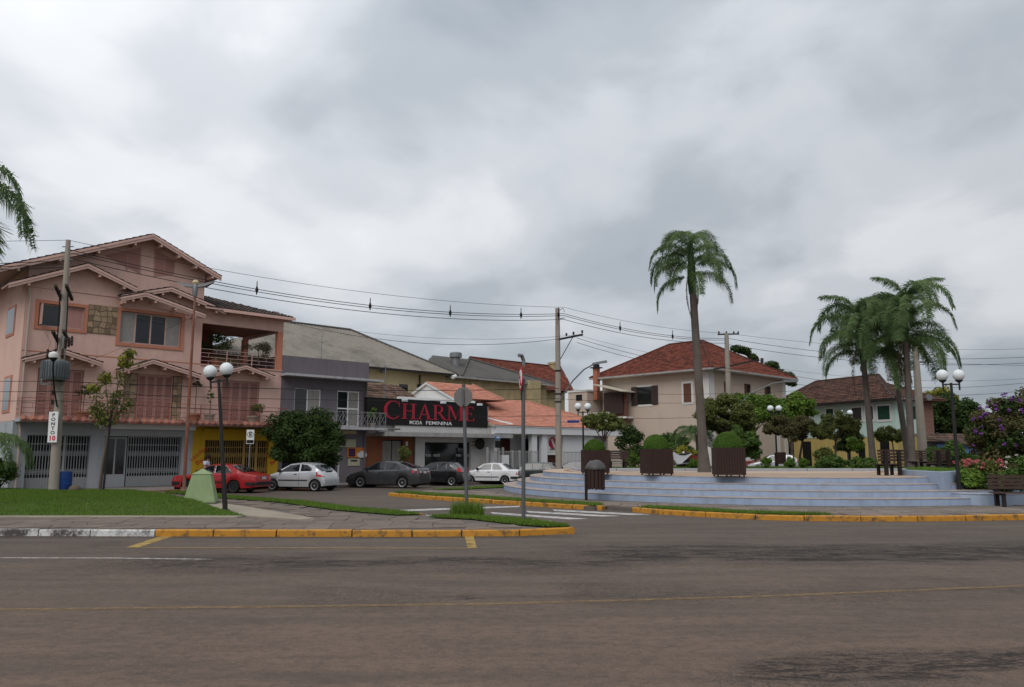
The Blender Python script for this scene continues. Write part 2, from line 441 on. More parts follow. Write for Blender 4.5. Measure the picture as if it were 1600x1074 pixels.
# ================================================================ ground, roads, islands, platform
def asphalt():
    m, t, b, out = new_mat('asphalt')
    g = t.nodes.new('ShaderNodeNewGeometry').outputs['Position']
    sp = t.nodes.new('ShaderNodeSeparateXYZ'); t.links.new(g, sp.inputs[0])
    X, Y = sp.outputs[0], sp.outputs[1]
    big = pos_noise(t, 0.16, 5, 0.55, (0.45, 1.3, 1))
    mid = pos_noise(t, 1.1, 6, 0.65, (0.35, 1.2, 1))
    fine = pos_noise(t, 55, 3, 0.7)
    c = mixc(t, rmp(t, big, 0.3, 0.7), (0.112, 0.089, 0.073), (0.162, 0.122, 0.094))
    # red dust carried onto the near lane
    dust = mth(t, 'MULTIPLY', rmp(t, mth(t, 'SUBTRACT', mth(t, 'ADD', 15.0, mth(t, 'MULTIPLY', big, 6.0)), Y), 0, 11.0), 0.75)
    c = mixc(t, dust, c, (0.198, 0.128, 0.090))
    c = mixc(t, mth(t, 'MULTIPLY', rmp(t, mid, 0.42, 0.72), 0.55), c, (0.066, 0.055, 0.048))
    c = mixc(t, mth(t, 'MULTIPLY', rmp(t, fine, 0.4, 0.68), 0.62), c, (0.050, 0.045, 0.042))
    c = mixc(t, mth(t, 'MULTIPLY', rmp(t, pos_noise(t, 130, 2, 0.6), 0.58, 0.75), 0.5), c, (0.27, 0.225, 0.19))
    c = mixc(t, mth(t, 'MULTIPLY', rmp(t, pos_noise(t, 24, 4, 0.75), 0.5, 0.72), 0.5), c, (0.058, 0.048, 0.042))
    c = mixc(t, mth(t, 'MULTIPLY', rmp(t, pos_noise(t, 7.5, 6, 0.82, (0.8, 1, 1)), 0.45, 0.62), 0.55), c, (0.062, 0.049, 0.041))
    c = mixc(t, mth(t, 'MULTIPLY', rmp(t, pos_noise(t, 13, 4, 0.8), 0.56, 0.68), 0.45), c, (0.205, 0.158, 0.125))
    c = mixc(t, mth(t, 'MULTIPLY', rmp(t, pos_noise(t, 1.6, 6, 0.75, (0.10, 1.4, 1)), 0.5, 0.66), 0.35), c, (0.070, 0.056, 0.048))
    # raveled, crazed patches
    vor = nd(t, 'ShaderNodeTexVoronoi', feature='DISTANCE_TO_EDGE')
    mp = nd(t, 'ShaderNodeMapping'); mp.inputs['Scale'].default_value = (2.6, 4.6, 1)
    ad = t.nodes.new('ShaderNodeVectorMath'); ad.operation = 'ADD'
    nz = t.nodes.new('ShaderNodeTexNoise'); nz.inputs['Scale'].default_value = 2.5; nz.inputs['Detail'].default_value = 4
    t.links.new(g, nz.inputs['Vector']); t.links.new(g, ad.inputs[0]); t.links.new(nz.outputs['Color'], ad.inputs[1])
    t.links.new(ad.outputs[0], mp.inputs[0]); t.links.new(mp.outputs[0], vor.inputs['Vector'])
    crack = rmp(t, vor.outputs['Distance'], 0.06, 0.015)
    def band(x0, x1, y0, slope, w):
        yy = mth(t, 'ABSOLUTE', mth(t, 'SUBTRACT', Y, mth(t, 'ADD', y0, mth(t, 'MULTIPLY', X, slope))))
        a = rmp(t, yy, w, w * 0.15)
        bx = mth(t, 'MULTIPLY', rmp(t, X, x0, x0 + 1.6), rmp(t, X, x1, x1 - 1.5))
        return mth(t, 'MULTIPLY', a, bx)
    reg = mth(t, 'MAXIMUM', band(0.6, 14.5, 15.1, 0.05, 2.1), band(1.0, 9.0, 6.75, 0.17, 0.75))
    reg = mth(t, 'MAXIMUM', reg, mth(t, 'MULTIPLY', band(-8.0, 3.0, 14.0, 0.0, 1.6), 0.72))
    reg = mth(t, 'MAXIMUM', reg, mth(t, 'MULTIPLY', band(-4.0, 9.0, 10.9, 0.05, 1.4), 0.35))
    ravel = mth(t, 'ADD', mth(t, 'MULTIPLY', pos_noise(t, 0.9, 4, 0.55, (0.45, 1.6, 1), 0.5), 0.5),
                mth(t, 'MULTIPLY', pos_noise(t, 7.0, 6, 0.72, (0.30, 1.5, 1), 0.6), 0.5))
    lowm = rmp(t, mth(t, 'MULTIPLY', ravel, mth(t, 'POWER', reg, 0.35)), 0.37, 0.46)
    hi = mth(t, 'ADD', mth(t, 'MULTIPLY', pos_noise(t, 3.2, 8, 0.82, (0.35, 1.0, 1), 0.8), 0.75), mth(t, 'MULTIPLY', pos_noise(t, 24, 3, 0.7, (0.5, 1.0, 1)), 0.25))
    rv = mth(t, 'MULTIPLY', lowm, mth(t, 'ADD', 0.12, mth(t, 'MULTIPLY', rmp(t, hi, 0.485, 0.53), 0.95)), clamp=True)
    c = mixc(t, mth(t, 'MULTIPLY', rv, 0.9), c, (0.024, 0.020, 0.018))
    gut = mth(t, 'MULTIPLY', band(-60, 1.9, 18.30, 0.0, 0.55), rmp(t, pos_noise(t, 5, 5, 0.7, (0.3, 1.5, 1)), 0.3, 0.6))
    c = mixc(t, mth(t, 'MULTIPLY', gut, 0.75), c, (0.030, 0.026, 0.023))
    ck = mth(t, 'MULTIPLY', crack, rmp(t, mth(t, 'MULTIPLY', pos_noise(t, 0.5, 2), mth(t, 'ADD', 0.60, reg)), 0.36, 0.5))
    c = mixc(t, mth(t, 'MULTIPLY', ck, 0.75), c, (0.028, 0.025, 0.024))
    t.links.new(c, b.inputs['Base Color'])
    ro = mth(t, 'ADD', 0.62, mth(t, 'MULTIPLY', mid, 0.3))
    t.links.new(ro, b.inputs['Roughness']); b.inputs['Specular IOR Level'].default_value = 0.12
    h = mth(t, 'SUBTRACT', mth(t, 'MULTIPLY', fine, 0.6), mth(t, 'ADD', mth(t, 'MULTIPLY', rv, 0.8), ck))
    bn = nd(t, 'ShaderNodeBump'); bn.inputs['Strength'].default_value = 0.5; bn.inputs['Distance'].default_value = 0.012
    t.links.new(h, bn.inputs['Height']); t.links.new(bn.outputs[0], b.inputs['Normal'])
asphalt()
mat('soil', (0.10, 0.085, 0.05), 0.95, 0.25, 0.5, dirt=(0.05, 0.08, 0.025), dirt_amt=0.8, dirt_scale=0.3)
mat('stone_base', (0.125, 0.106, 0.092), 0.95, 0.3, 3, 0.5, 30)
mat('slab', (0.165, 0.128, 0.104), 0.85, 0.25, 2.2, 0.35, 25, tint=0.16, dirt=(0.085, 0.072, 0.062), dirt_amt=0.6, dirt_scale=1.6)
mat('slab_b', (0.180, 0.143, 0.118), 0.85, 0.2, 2.2, 0.35, 25, tint=0.2, dirt=(0.10, 0.085, 0.075), dirt_amt=0.55, dirt_scale=1.2)
mat('cement', (0.30, 0.26, 0.20), 0.9, 0.15, 2, 0.3, 30, dirt=(0.17, 0.14, 0.11), dirt_amt=0.6)
mat('sidewalk_tile', (0.23, 0.20, 0.175), 0.85, 0.18, 1.5, 0.2, 30, dirt=(0.13, 0.11, 0.10), dirt_amt=0.5)
mat('turf', (0.055, 0.095, 0.016), 0.95, 0.3, 3, 0.8, 30, dirt=(0.10, 0.08, 0.035), dirt_amt=0.6)
wornpaint('kerb_yellow', (0.46, 0.205, 0.014), 0.435, 5.0, (0.045, 0.035, 0.026), True, 0.06)
wornpaint('kerb_white', (0.60, 0.59, 0.57), 0.50, 2.2, (0.06, 0.052, 0.046), True, 0.07)
wornpaint('line_yellow', (0.25, 0.15, 0.055), 0.50, 6.0, solid=False, spread=0.2)
wornpaint('line_yellow_b', (0.34, 0.22, 0.045), 0.40, 3.0, solid=False, spread=0.14)
wornpaint('line_white', (0.50, 0.48, 0.46), 0.42, 3.5, solid=False, spread=0.12)
wornpaint('line_white_old', (0.42, 0.39, 0.36), 0.47, 3.5, solid=False, spread=0.10)

def sheet(name, poly, z, m, label, kind='structure', thick=0.0):
    """flat sheet from a plan polygon, with a skirt when thick"""
    mb = MB(); n = len(poly)
    ar = sum(poly[i][0] * poly[(i + 1) % n][1] - poly[(i + 1) % n][0] * poly[i][1] for i in range(n))
    if ar < 0: poly = poly[::-1]
    if thick: mb.prism([p[:2] for p in poly], 'z', z - thick, z)
    else: mb.add([(p[0], p[1], z) for p in poly], [tuple(range(n))])
    o = mb.build(name, m)
    return tag(o, label, None, None, kind)
def heightsheet(name, x0, x1, y0, y1, step, m, dz, label):
    nx, ny = int((x1 - x0) / step) + 1, int((y1 - y0) / step) + 1
    xs, ys = np.linspace(x0, x1, nx), np.linspace(y0, y1, ny)
    v = [(x, y, gnd(x, y) + dz) for y in ys for x in xs]
    idx = np.arange(nx * ny).reshape(ny, nx)
    f = np.stack([idx[:-1, :-1], idx[:-1, 1:], idx[1:, 1:], idx[1:, :-1]], -1).reshape(-1, 4)
    return tag(mesh_np(name, v, f, m, smooth=True), label, None, None, 'structure')
gr = heightsheet('ground', -900, 900, -60, 1740, 20, 'soil', -0.25, 'earth and grass ground stretching away to the horizon')
heightsheet('road', -90, 90, -14, 92, 2.0, 'asphalt', 0.0, 'worn brownish grey asphalt road with dark crazed patches')

# --- painted markings (4 mm above the asphalt)
def strip_line(name, pxs, wid, m, label):
    pts = [gz(*p) for p in pxs]; pts = resample(pts, 1.0)
    L, Rr = [], []
    for i, p in enumerate(pts):
        a, b = pts[max(0, i - 1)], pts[min(len(pts) - 1, i + 1)]
        d = Vector((b[0] - a[0], b[1] - a[1])).normalized(); n = Vector((-d.y, d.x)) * wid / 2
        L.append((p[0] + n.x, p[1] + n.y, 0.004)); Rr.append((p[0] - n.x, p[1] - n.y, 0.004))
    k = len(L); mb = MB().add(L + Rr, [(i, k + i, k + i + 1, i + 1) for i in range(k - 1)])
    return tag(mb.build(name, m), label, None, None, 'structure')
def quad_line(name, pxs, m, label):
    mb = MB().add([(*gz(*p), 0.004) for p in pxs], [(0, 1, 2, 3)])
    o = mb.build(name, m)
    if o.data.polygons[0].normal.z < 0: o.data.flip_normals()
    return tag(o, label, None, None, 'structure')
strip_line('road_marking', [(-300, 956), (0, 953), (400, 949), (800, 943.5), (1200, 932), (1600, 916), (1900, 900)], 0.12, 'line_yellow', 'faded yellow line running the whole width of the near lane')
strip_line('road_marking', [(-300, 872), (0, 872), (180, 872.5), (330, 874.5)], 0.13, 'line_white_old', 'faded white lane line ending in front of the white kerb')
strip_line('road_marking', [(205, 856), (735, 857)], 0.07, 'line_yellow_b', 'thin yellow line of the parking bay beside the yellow kerb')
quad_line('road_marking', [(196, 856), (216, 856), (272, 838), (252, 838)], 'line_yellow_b', 'slanted yellow end stroke of the parking bay')
quad_line('road_marking', [(731, 857), (745, 857), (740, 838), (726, 838)], 'line_yellow_b', 'straight yellow end stroke of the parking bay below the stop sign')
quad_line('road_marking', [(626, 799.5), (812, 792.6), (812, 790.8), (626, 796.9)], 'line_white', 'white stop line across the side street')
STR = [((747, 805), (865, 814.5), 0), ((766, 800.6), (920, 811), 1), ((822, 798.6), (970, 806.6), 2), ((863, 796.4), (1018, 804.2), 3)]
for (a, b, i) in STR:
    quad_line('crosswalk_stripe', [(a[0], a[1]), (b[0], b[1]), (b[0] - 30, b[1] + 1.0), (a[0] + 4, a[1] + 2.6)], 'line_white',
              ['white crosswalk stripe nearest the left island', 'second white crosswalk stripe from the left island', 'third white crosswalk stripe from the left island', 'white crosswalk stripe nearest the stepped platform'][i])
quad_line('road_marking', [(664, 804.8), (694, 806.8), (690, 809), (666, 808.4)], 'line_white', 'white paint patch in the kerb gap beside the stop sign')

# --- kerbs: one object per run, each stone a child
def kerb(label, pts, side, mfun, length=1.35, w=0.15, h=0.15, jit=0.5, name='kerb'):
    root = thing(name, label, None, (pts[0][0], pts[0][1], 0)); root['kind'] = 'structure'
    total = arclen(pts)[-1]; d = 0.0
    while d < total - 0.12:
        ln = length * (1 + rng.uniform(-jit, jit) * 0.5)
        if total - d - ln < 0.4: ln = total - d
        a, b = along(pts, d), along(pts, d + ln)
        L = math.dist(a, b) - 0.032; ang = math.atan2(b[1] - a[1], b[0] - a[0])
        hh = h + rng.uniform(-0.008, 0.008); ww = w * side; ch = 0.022 * side
        prof = [(0, -0.1), (0.0, hh - 0.022), (ch, hh), (ww, hh), (ww, -0.1)]
        mb = MB().prism(prof, 'x', 0, L)
        o = mb.build('kerb_stone', mfun(d + ln / 2), root)
        o.location = (a[0] - pts[0][0], a[1] - pts[0][1], gnd(*a[:2])); o.rotation_euler = (rng.uniform(-.02, .02), 0, ang + rng.uniform(-.006, .006))
        if o.data.polygons[1].normal.x < 0: o.data.flip_normals()
        d += ln
    return root
LF = [(-46, 18.75), (-20, 18.62), (-11.9, 18.5), (-7.95, 18.38), (-2.9, 18.25), (0.2, 18.45), (1.25, 18.72), (1.5, 19.0)]
xw = gz(262, 829, 0.12)[0]
kerb('long front kerb of the grassy left island, white painted then yellow', LF, 1, lambda d: 'kerb_white' if along(LF, d)[0] < xw else 'kerb_yellow', 1.45)
LB1 = [(1.5, 19.0), (1.2, 19.9), (0.40, 21.1), (-0.8, 22.1), (-1.75, 22.5)]
kerb('short yellow back kerb between the two sign posts', LB1, 1, lambda d: 'kerb_yellow', 1.2)
LB2 = [(-2.55, 23.1), (-3.44, 24.3), (-4.9, 25.6), (-7.6, 29.2), (-11.6, 32.8), (-15.0, 36.5)]
kerb('grass grown back kerb of the left island along the side street', LB2, 1, lambda d: 'kerb_yellow' if d < 1.6 else 'stone_base', 1.2)
RF1 = [gz(*p, 0.15) for p in [(607, 770), (654, 774), (732, 779), (819, 784), (897, 789), (929, 791.5)]] + [(3.2, 26.75), (3.3, 27.2)]
kerb('yellow kerb at the side street corner of the platform island', RF1, 1, lambda d: 'kerb_yellow', 1.5)
RF2 = [(3.9, 25.8), (4.0, 25.5)] + [gz(*p, 0.15) for p in [(1060, 798), (1158, 803.6), (1250, 806), (1340, 806.6), (1457, 806.6), (1600, 804.5)]] + [(19, 24.2), (28, 27.5), (45, 33)]
kerb('long curving yellow kerb in front of the stepped platform', RF2, 1, lambda d: 'kerb_yellow', 1.5)

# --- pavements
GRASS_L = [(-46, 22.5), (-7.5, 22.45), (-9.3, 24.9), (-12.5, 29.2), (-17.7, 35.3), (-23.3, 36.3), (-46, 33)]
LI = [(p[0], p[1] + 0.12) for p in LF[:-2]] + [(1.1, 18.84), (1.28, 19.02), (1.03, 19.85), (0.28, 20.98), (-0.86, 21.98), (-1.75, 22.38), (-2.62, 22.98), (-3.54, 24.2), (-5.0, 25.5), (-7.7, 29.1), (-11.7, 32.7), (-15.2, 36.6), (-17.2, 37.4), (-24.8, 36.7), (-46, 33.2)]
pav_l = sheet('pavement', LI, 0.125, 'stone_base', 'stone slab pavement of the left island round the lawn', thick=0.2)
RI = [(p[0] + 0.09, p[1] + 0.10) for p in RF1[:-3]] + [(2.72, 26.55), (3.05, 26.85), (3.2, 26.9), (3.9, 26.0), (4.1, 25.6)] + [(p[0] + .04, p[1] + 0.12) for p in RF2[2:]] + [(46, 60), (16, 60), (8, 53.5), (3, 46.5), (-1.5, 41.2), (-4.4, 37.6), (-5.5, 36)]
pav_r = sheet('pavement', RI, 0.125, 'stone_base', 'stone slab pavement round the stepped blue platform', thick=0.2)
def slabs(root, poly, holes, size, ang, m, near, limit=285, z=0.127, th=0.028):
    ca, sa = math.cos(ang), math.sin(ang)
    xs = [p[0] * ca + p[1] * sa for p in poly]; ys = [-p[0] * sa + p[1] * ca for p in poly]
    u0, v0 = min(xs), min(ys); nu, nv = int((max(xs) - u0) / size[0]) + 1, int((max(ys) - v0) / size[1]) + 1
    J = {}
    def P(i, j):
        if (i, j) not in J:
            r_ = random.Random(i * 7919 + j * 104729 + 13)
            u = u0 + (i + r_.uniform(-.24, .24)) * size[0]; v = v0 + (j + r_.uniform(-.22, .22)) * size[1]
            J[i, j] = (u * ca - v * sa, u * sa + v * ca)
        return J[i, j]
    out = []
    for i in range(nu):
        for j in range(nv):
            q = [P(i, j), P(i + 1, j), P(i + 1, j + 1), P(i, j + 1)]
            if not near(q[0]): continue
            if not all(inpoly(*p, poly) for p in q): continue
            if any(any(inpoly(*p, h) for p in q) for h in holes): continue
            c = (sum(p[0] for p in q) / 4, sum(p[1] for p in q) / 4)
            out.append((math.hypot(*c), c, q))
    out.sort(key=lambda t_: t_[0]); rest = MB(); nrest = 0
    for k, (d, c, q) in enumerate(out):
        r_ = random.Random(k); tz = th + r_.uniform(-.006, .006); tn = r_.random()
        def ring(s, zz): 
            o_ = []
            for p in q:
                dx, dy = p[0] - c[0], p[1] - c[1]; l = math.hypot(dx, dy); o_.append((dx * (1 - s / l), dy * (1 - s / l), zz))
            return o_
        vs = ring(.008, -0.02) + ring(.008, tz - .006) + ring(.02, tz)
        fs = [(a + b_, a + (b_ + 1) % 4, a + 4 + (b_ + 1) % 4, a + 4 + b_) for a in (0, 4) for b_ in range(4)] + [(8, 9, 10, 11)]
        if k < limit:
            mb = MB().add(vs, fs, tn); o = mb.build('paving_slab', m, root); o.location = (c[0], c[1], z)
        else:
            rest.add([(x + c[0], y + c[1], zz + z) for x, y, zz in vs], fs, tn); nrest += 1
    if nrest: tag(rest.build('paving_slabs', m, root), None, None, None, 'stuff')
G2 = [[(-15.0, 36.2), (-11.6, 32.5), (-7.6, 28.9), (-4.9, 25.3), (-3.44, 24.0), (-2.6, 22.9), (-3.3, 22.7), (-5.4, 24.6), (-8.3, 28.4), (-12.4, 32.0), (-15.6, 35.6)],
      [(1.4, 19.1), (0.4, 20.9), (-0.8, 21.9), (-1.9, 22.3), (-2.3, 21.9), (-1.1, 21.3), (0.2, 19.6), (0.9, 19.05)]]
CEM = [gz(*p, 0.15) for p in [(182, 770.5), (215, 770), (300, 780), (372, 790), (430, 799), (492, 810.5), (470, 812), (388, 806.4), (330, 797), (240, 783)]]
CEM2 = [(-46, 22.05), (-7.6, 22.0), (-7.5, 22.4), (-46, 22.45)]
slabs(pav_l, LI, [GRASS_L, CEM, CEM2] + G2, (0.62, 0.55), R(6), 'slab', lambda p: p[0] > -17 and p[1] < 36)
sheet('cement_path', CEM, 0.158, 'cement', 'pale cement border running diagonally along the lawn', thick=0.05)
sheet('cement_path', CEM2, 0.158, 'cement', 'pale straight cement border between lawn and front pavement', thick=0.05)
PC = (12.3, 39.5); PR = [12.7, 12.05, 11.4, 10.75]; PZ = [0.37, 0.59, 0.80, 1.02]
G3 = [[(-5.3, 35.6), (-3.85, 33.4), (-1.6, 31.1), (0.5, 29.1), (2.2, 27.3), (2.75, 26.6), (3.15, 27.0), (3.0, 27.7), (1.1, 29.6), (-1.0, 31.8), (-3.2, 34.2), (-4.9, 36.2)],
      [(4.1, 25.8), (5.2, 24.6), (6.7, 23.25), (8.1, 22.75), (9.2, 22.7), (8.9, 23.0), (7.1, 23.7), (5.6, 25.2), (4.5, 26.1)],
      [(-3.9, 38.0), (-1.4, 41.0), (3.0, 46.2), (3.6, 45.6), (0.2, 41.4), (-2.2, 38.6)]]
CIR = [(PC[0] + 13.3 * math.cos(a * math.pi / 24), PC[1] + 13.3 * math.sin(a * math.pi / 24)) for a in range(48)]
slabs(pav_r, RI, [[(p[0], p[1]) for p in CIR]] + G3, (0.6, 0.52), R(-12), 'slab_b', lambda p: p[1] < 37 and p[0] < 19)
quad = MB().add([(*gz(*p), 0.166) for p in [(1362, 797.0), (1400, 797.6), (1424, 799.8), (1380, 799.4)]], [(0, 1, 2, 3)])
for i, (x, nm) in enumerate(((1362, 'white painted rhombus outline on the pavement below the middle of the steps'), (1476, 'white painted rhombus outline on the pavement below the planter corner'))):
    mb = MB()
    P4 = [gz(x, 796.9, .16), gz(x + 36, 796.6, .16), gz(x + 68, 799.6, .16), gz(x + 22, 800.2, .16)]
    for a, b in ((0, 2), (0, 3), (3, 2)):
        mb.bar((*P4[a], 0.166), (*P4[b], 0.166), 0.06, 0.004)
    tag(mb.build('road_marking', 'line_white_old'), nm, None, None, 'structure')

# --- lawns and grass
def grass(name, polys, n, h, label, zf=lambda x, y: 0.15, m='grass', w=0.012, seed=1):
    r_ = np.random.default_rng(seed); P = []
    areas = [abs(sum(p[i][0] * p[(i + 1) % len(p)][1] - p[(i + 1) % len(p)][0] * p[i][1] for i in range(len(p)))) for p in polys]
    for p, a in zip(polys, areas):
        k = int(n * a / sum(areas)); q = np.array(p); lo, hi = q.min(0), q.max(0)
        while k > 0:
            s = r_.uniform(lo, hi, (k * 3 + 50, 2)); s = s[inpoly_np(s[:, 0], s[:, 1], p)][:k]
            P.append(s); k -= len(s)
    P = np.concatenate(P); n = len(P)
    z = np.array([zf(x, y) for x, y in P])
    a = r_.uniform(0, 2 * np.pi, n); hh = r_.uniform(h[0], h[1], n); ln = r_.uniform(0, .7, n) * hh; b = r_.uniform(0, 2 * np.pi, n)
    ww = w * r_.uniform(.7, 1.4, n)
    v = np.zeros((n, 3, 3))
    v[:, 0] = np.stack([P[:, 0] - ww * np.cos(a), P[:, 1] - ww * np.sin(a), z - .01], -1)
    v[:, 1] = np.stack([P[:, 0] + ww * np.cos(a), P[:, 1] + ww * np.sin(a), z - .01], -1)
    v[:, 2] = np.stack([P[:, 0] + ln * np.cos(b), P[:, 1] + ln * np.sin(b), z + hh], -1)
    o = mesh_np(name, v.reshape(-1, 3), np.arange(n * 3).reshape(n, 3), m, tint=np.clip(r_.normal(.5, .28, n), 0, 1))
    return tag(o, label, None, None, 'stuff')
def lawn_z(x, y): return 0.15 + 0.22 * sm(22.4, 27, y) * sm(-4, -14, x) * (1 - 0.5 * sm(31, 36, y)) + 0.03 * math.sin(x * 1.3) * math.sin(y * .9) * sm(22.4, 24, y)
def lawn_sheet(name, poly, zf, label, step=0.7):
    q = np.array(poly); lo, hi = q.min(0), q.max(0); bm = bmesh.new()
    vs = [bm.verts.new((p[0], p[1], 0)) for p in poly]; bm.faces.new(vs)
    for ax in (0, 1):
        k = lo[ax] + step
        while k < hi[ax]:
            co = [0, 0, 0]; co[ax] = k; no = [0, 0, 0]; no[ax] = 1
            bmesh.ops.bisect_plane(bm, geom=bm.verts[:] + bm.edges[:] + bm.faces[:], plane_co=co, plane_no=no); k += step
    for v in bm.verts: v.co.z = zf(v.co.x, v.co.y)
    bmesh.ops.recalc_face_normals(bm, faces=bm.faces)
    me = bpy.data.meshes.new(name); bm.to_mesh(me); bm.free(); me.materials.append(MATS['turf'])
    if me.polygons[0].normal.z < 0: me.flip_normals()
    for p in me.polygons: p.use_smooth = True
    o = bpy.data.objects.new(name, me); COL.objects.link(o)
    return tag(o, label, None, None, 'structure')
GL = [(max(-27, p[0]), p[1]) for p in GRASS_L]
lawn_sheet('lawn', GRASS_L, lambda x, y: lawn_z(x, y) + .004, 'gently mounded green lawn left of the diagonal cement border', 1.0)
grass('grass', [GL], 95000, (.03, .075), 'short mown grass on the left lawn', lambda x, y: lawn_z(x, y) + .004, w=.011, seed=2)
lawn_sheet('lawn', G2[0], lambda x, y: .162, 'narrow grass strip along the side street behind the green block', 2)
lawn_sheet('lawn', G2[1], lambda x, y: .162, 'grass tip of the left island round the sign posts', 2)
grass('grass', [G2[0]], 17000, (.03, .10), 'ragged grass on the strip along the side street', lambda x, y: .16, seed=3)
grass('grass', [G2[1]], 9000, (.03, .10), 'ragged grass at the island tip round the sign posts', lambda x, y: .16, seed=4)
tp = gz(729, 806, .15)
grass('grass_tuft', [[(tp[0] + rx * math.cos(a), tp[1] + ry * math.sin(a)) for a in np.linspace(0, 6, 12)] for rx, ry in ((.5, .3), (.25, .2))], 950, (.14, .5), 'tall tuft of grass at the foot of the stop sign post', lambda x, y: .15, w=.014, seed=5)
G3L = ['grass strip behind the yellow kerb at the side street corner', 'grass strip behind the yellow kerb right of the kerb gap', 'grass strip at the rear edge of the platform island near the white car']
for i, p in enumerate(G3):
    lawn_sheet('lawn', p, lambda x, y: .162, 'ground of the ' + G3L[i], 2)
    grass('grass', [p], (9000, 6000, 8000)[i], (.03, .10), 'blades of the ' + G3L[i], lambda x, y: .16, seed=6 + i)

# --- stepped round platform
mat('step_blue', (0.285, 0.350, 0.470), 0.8, 0.12, 1.5, 0.2, 25, streak=0.35, dirt=(0.22, 0.22, 0.24), dirt_amt=0.5)
mat('step_tread', (0.36, 0.30, 0.265), 0.85, 0.2, 2.5, 0.2, 25, dirt=(0.15, 0.12, 0.10), dirt_amt=0.75, dirt_scale=2.2)
mat('plaza', (0.46, 0.35, 0.26), 0.85, 0.15, 1.2, 0.15, 25, dirt=(0.30, 0.20, 0.14), dirt_amt=0.5)
mat('plaza_band', (0.26, 0.145, 0.09), 0.85, 0.2, 2)
plat = thing('stepped_platform', 'round pale blue platform with four wide steps and a beige floor', None, (*PC, 0.0)); plat['kind'] = 'structure'
NS = 128
for k in range(4):
    r0, z1, z0 = PR[k], PZ[k], (0.05 if k == 0 else PZ[k - 1] - 0.03)
    mb = MB()
    def cir(r, z): return [(r * math.cos(2 * math.pi * j / NS), r * math.sin(2 * math.pi * j / NS), z) for j in range(NS)]
    ri = PR[k + 1] - 0.25 if k < 3 else 0.0
    vs = cir(r0 + .012, z0) + cir(r0, z1 - .022) + cir(r0 + .016, z1 - .020) + cir(r0 + .014, z1 - .004) + cir(r0 - .012, z1)
    fs = [(a * NS + j, a * NS + (j + 1) % NS, (a + 1) * NS + (j + 1) % NS, (a + 1) * NS + j) for a in range(2) for j in range(NS)]
    mb.add(vs, fs)
    mb.mi = 1
    fs2 = [(a * NS + j, a * NS + (j + 1) % NS, (a + 1) * NS + (j + 1) % NS, (a + 1) * NS + j) for a in (2, 3) for j in range(NS)]
    mb.f += fs2; mb.m += [1] * len(fs2); mb.t += [.5] * len(fs2)
    o0 = len(mb.v)
    if k < 3:
        mb.add(cir(ri, z1), [])
        mb.f += [(4 * NS + j, 4 * NS + (j + 1) % NS, o0 + (j + 1) % NS, o0 + j) for j in range(NS)]; mb.m += [1] * NS; mb.t += [.5] * NS
        mb.build('step', ['step_blue', 'step_tread'], plat)
    else:
        mb.f.append(tuple(4 * NS + j for j in range(NS))); mb.m.append(2); mb.t.append(.5)
        mb.build('step', ['step_blue', 'step_tread', 'plaza'], plat)
for r0 in (9.6, 8.3, 7.0, 5.7):
    n = 72; mb = MB()
    vs = [(rr * math.cos(2 * math.pi * j / n), rr * math.sin(2 * math.pi * j / n), 1.024) for rr in (r0 - .16, r0 + .1) for j in range(n)]
    mb.add(vs, [(j, n + j, n + (j + 1) % n, (j + 1) % n) for j in range(n)])
    o = mb.build('floor_band', 'plaza_band', plat)
# garden behind the plaza
GD = [(3.2, 38.9), (21.2, 38.9), (27, 43), (27, 54), (8.5, 52.5), (4.2, 45)]
def gdz(x, y): return 1.03 - 0.55 * sm(47, 54, y)
sheet('planting_bed', GD, 1.02, 'turf', 'grassy planting bed behind the beige plaza floor', thick=0.95)
grass('grass', [[(3.4, 39.3), (21, 39.3), (23, 43), (23, 46), (6, 46)]], 16000, (.05, .16), 'short grass in the park bed behind the plaza', lambda x, y: 1.02, seed=12)
gk = [(3.0, 40.5), (3.1, 38.75), (12, 38.6), (21.3, 38.75), (27, 43)]
mat('kerb_grey', (0.33, 0.33, 0.36), 0.85, 0.12, 2, 0.2, 25, streak=.2)
kr = kerb('low grey blue kerb edging the park bed behind the plaza', gk, 1, lambda d: 'kerb_grey', 1.8, 0.2, 0.17)
for o in kr.children: o.location.z = 0.98
# planter and low wall on the right
mat('wall_blue', (0.315, 0.375, 0.480), 0.8, 0.07, 1.2, 0.2, 25, streak=0.2, dirt=(0.22, 0.22, 0.24), dirt_amt=0.3)
mat('wall_blue_top', (0.40, 0.40, 0.44), 0.85, 0.12, 2, 0.2, 25)
PB = [at(1408, 738, 31.6)[:2], at(1473, 738, 28.0)[:2], at(1502, 738, 29.6)[:2], at(1450, 738, 34)[:2]]
o = MB().prism(PB, 'z', 0.1, 1.24).build('corner_planter', 'wall_blue'); bv = o.modifiers.new('bevel', 'BEVEL'); bv.width = 0.02; bv.segments = 2
tag(o, 'tall pale blue planter block closing the right end of the steps', 'planter')
cxp = [(p[0] * .9 + sum(q[0] for q in PB) / 4 * .1, p[1] * .9 + sum(q[1] for q in PB) / 4 * .1) for p in PB]
grass('grass', [cxp], 2500, (.05, .13), 'grass growing on top of the tall blue planter block', lambda x, y: 1.24, seed=15)
lw = [at(px, 760, Y)[:2] for px, Y in ((1484, 27.9), (1500, 27.45), (1530, 27.1), (1565, 26.95), (1620, 27.1), (1700, 27.6), (1800, 28.6))]
lw2 = [(p[0] + .06, p[1] + .3) for p in lw]
root = MB().prism(lw + lw2[::-1], 'z', 0.05, 0.50).build('low_wall', 'wall_blue')
tag(root, 'low curved pale blue wall holding the flower bed', 'wall', None, 'thing')
MB().prism([(p[0] - .01, p[1] - .02) for p in lw] + [(p[0] + .01, p[1] + .02) for p in lw2[::-1]], 'z', 0.502, 0.535).build('coping', 'wall_blue_top', root)
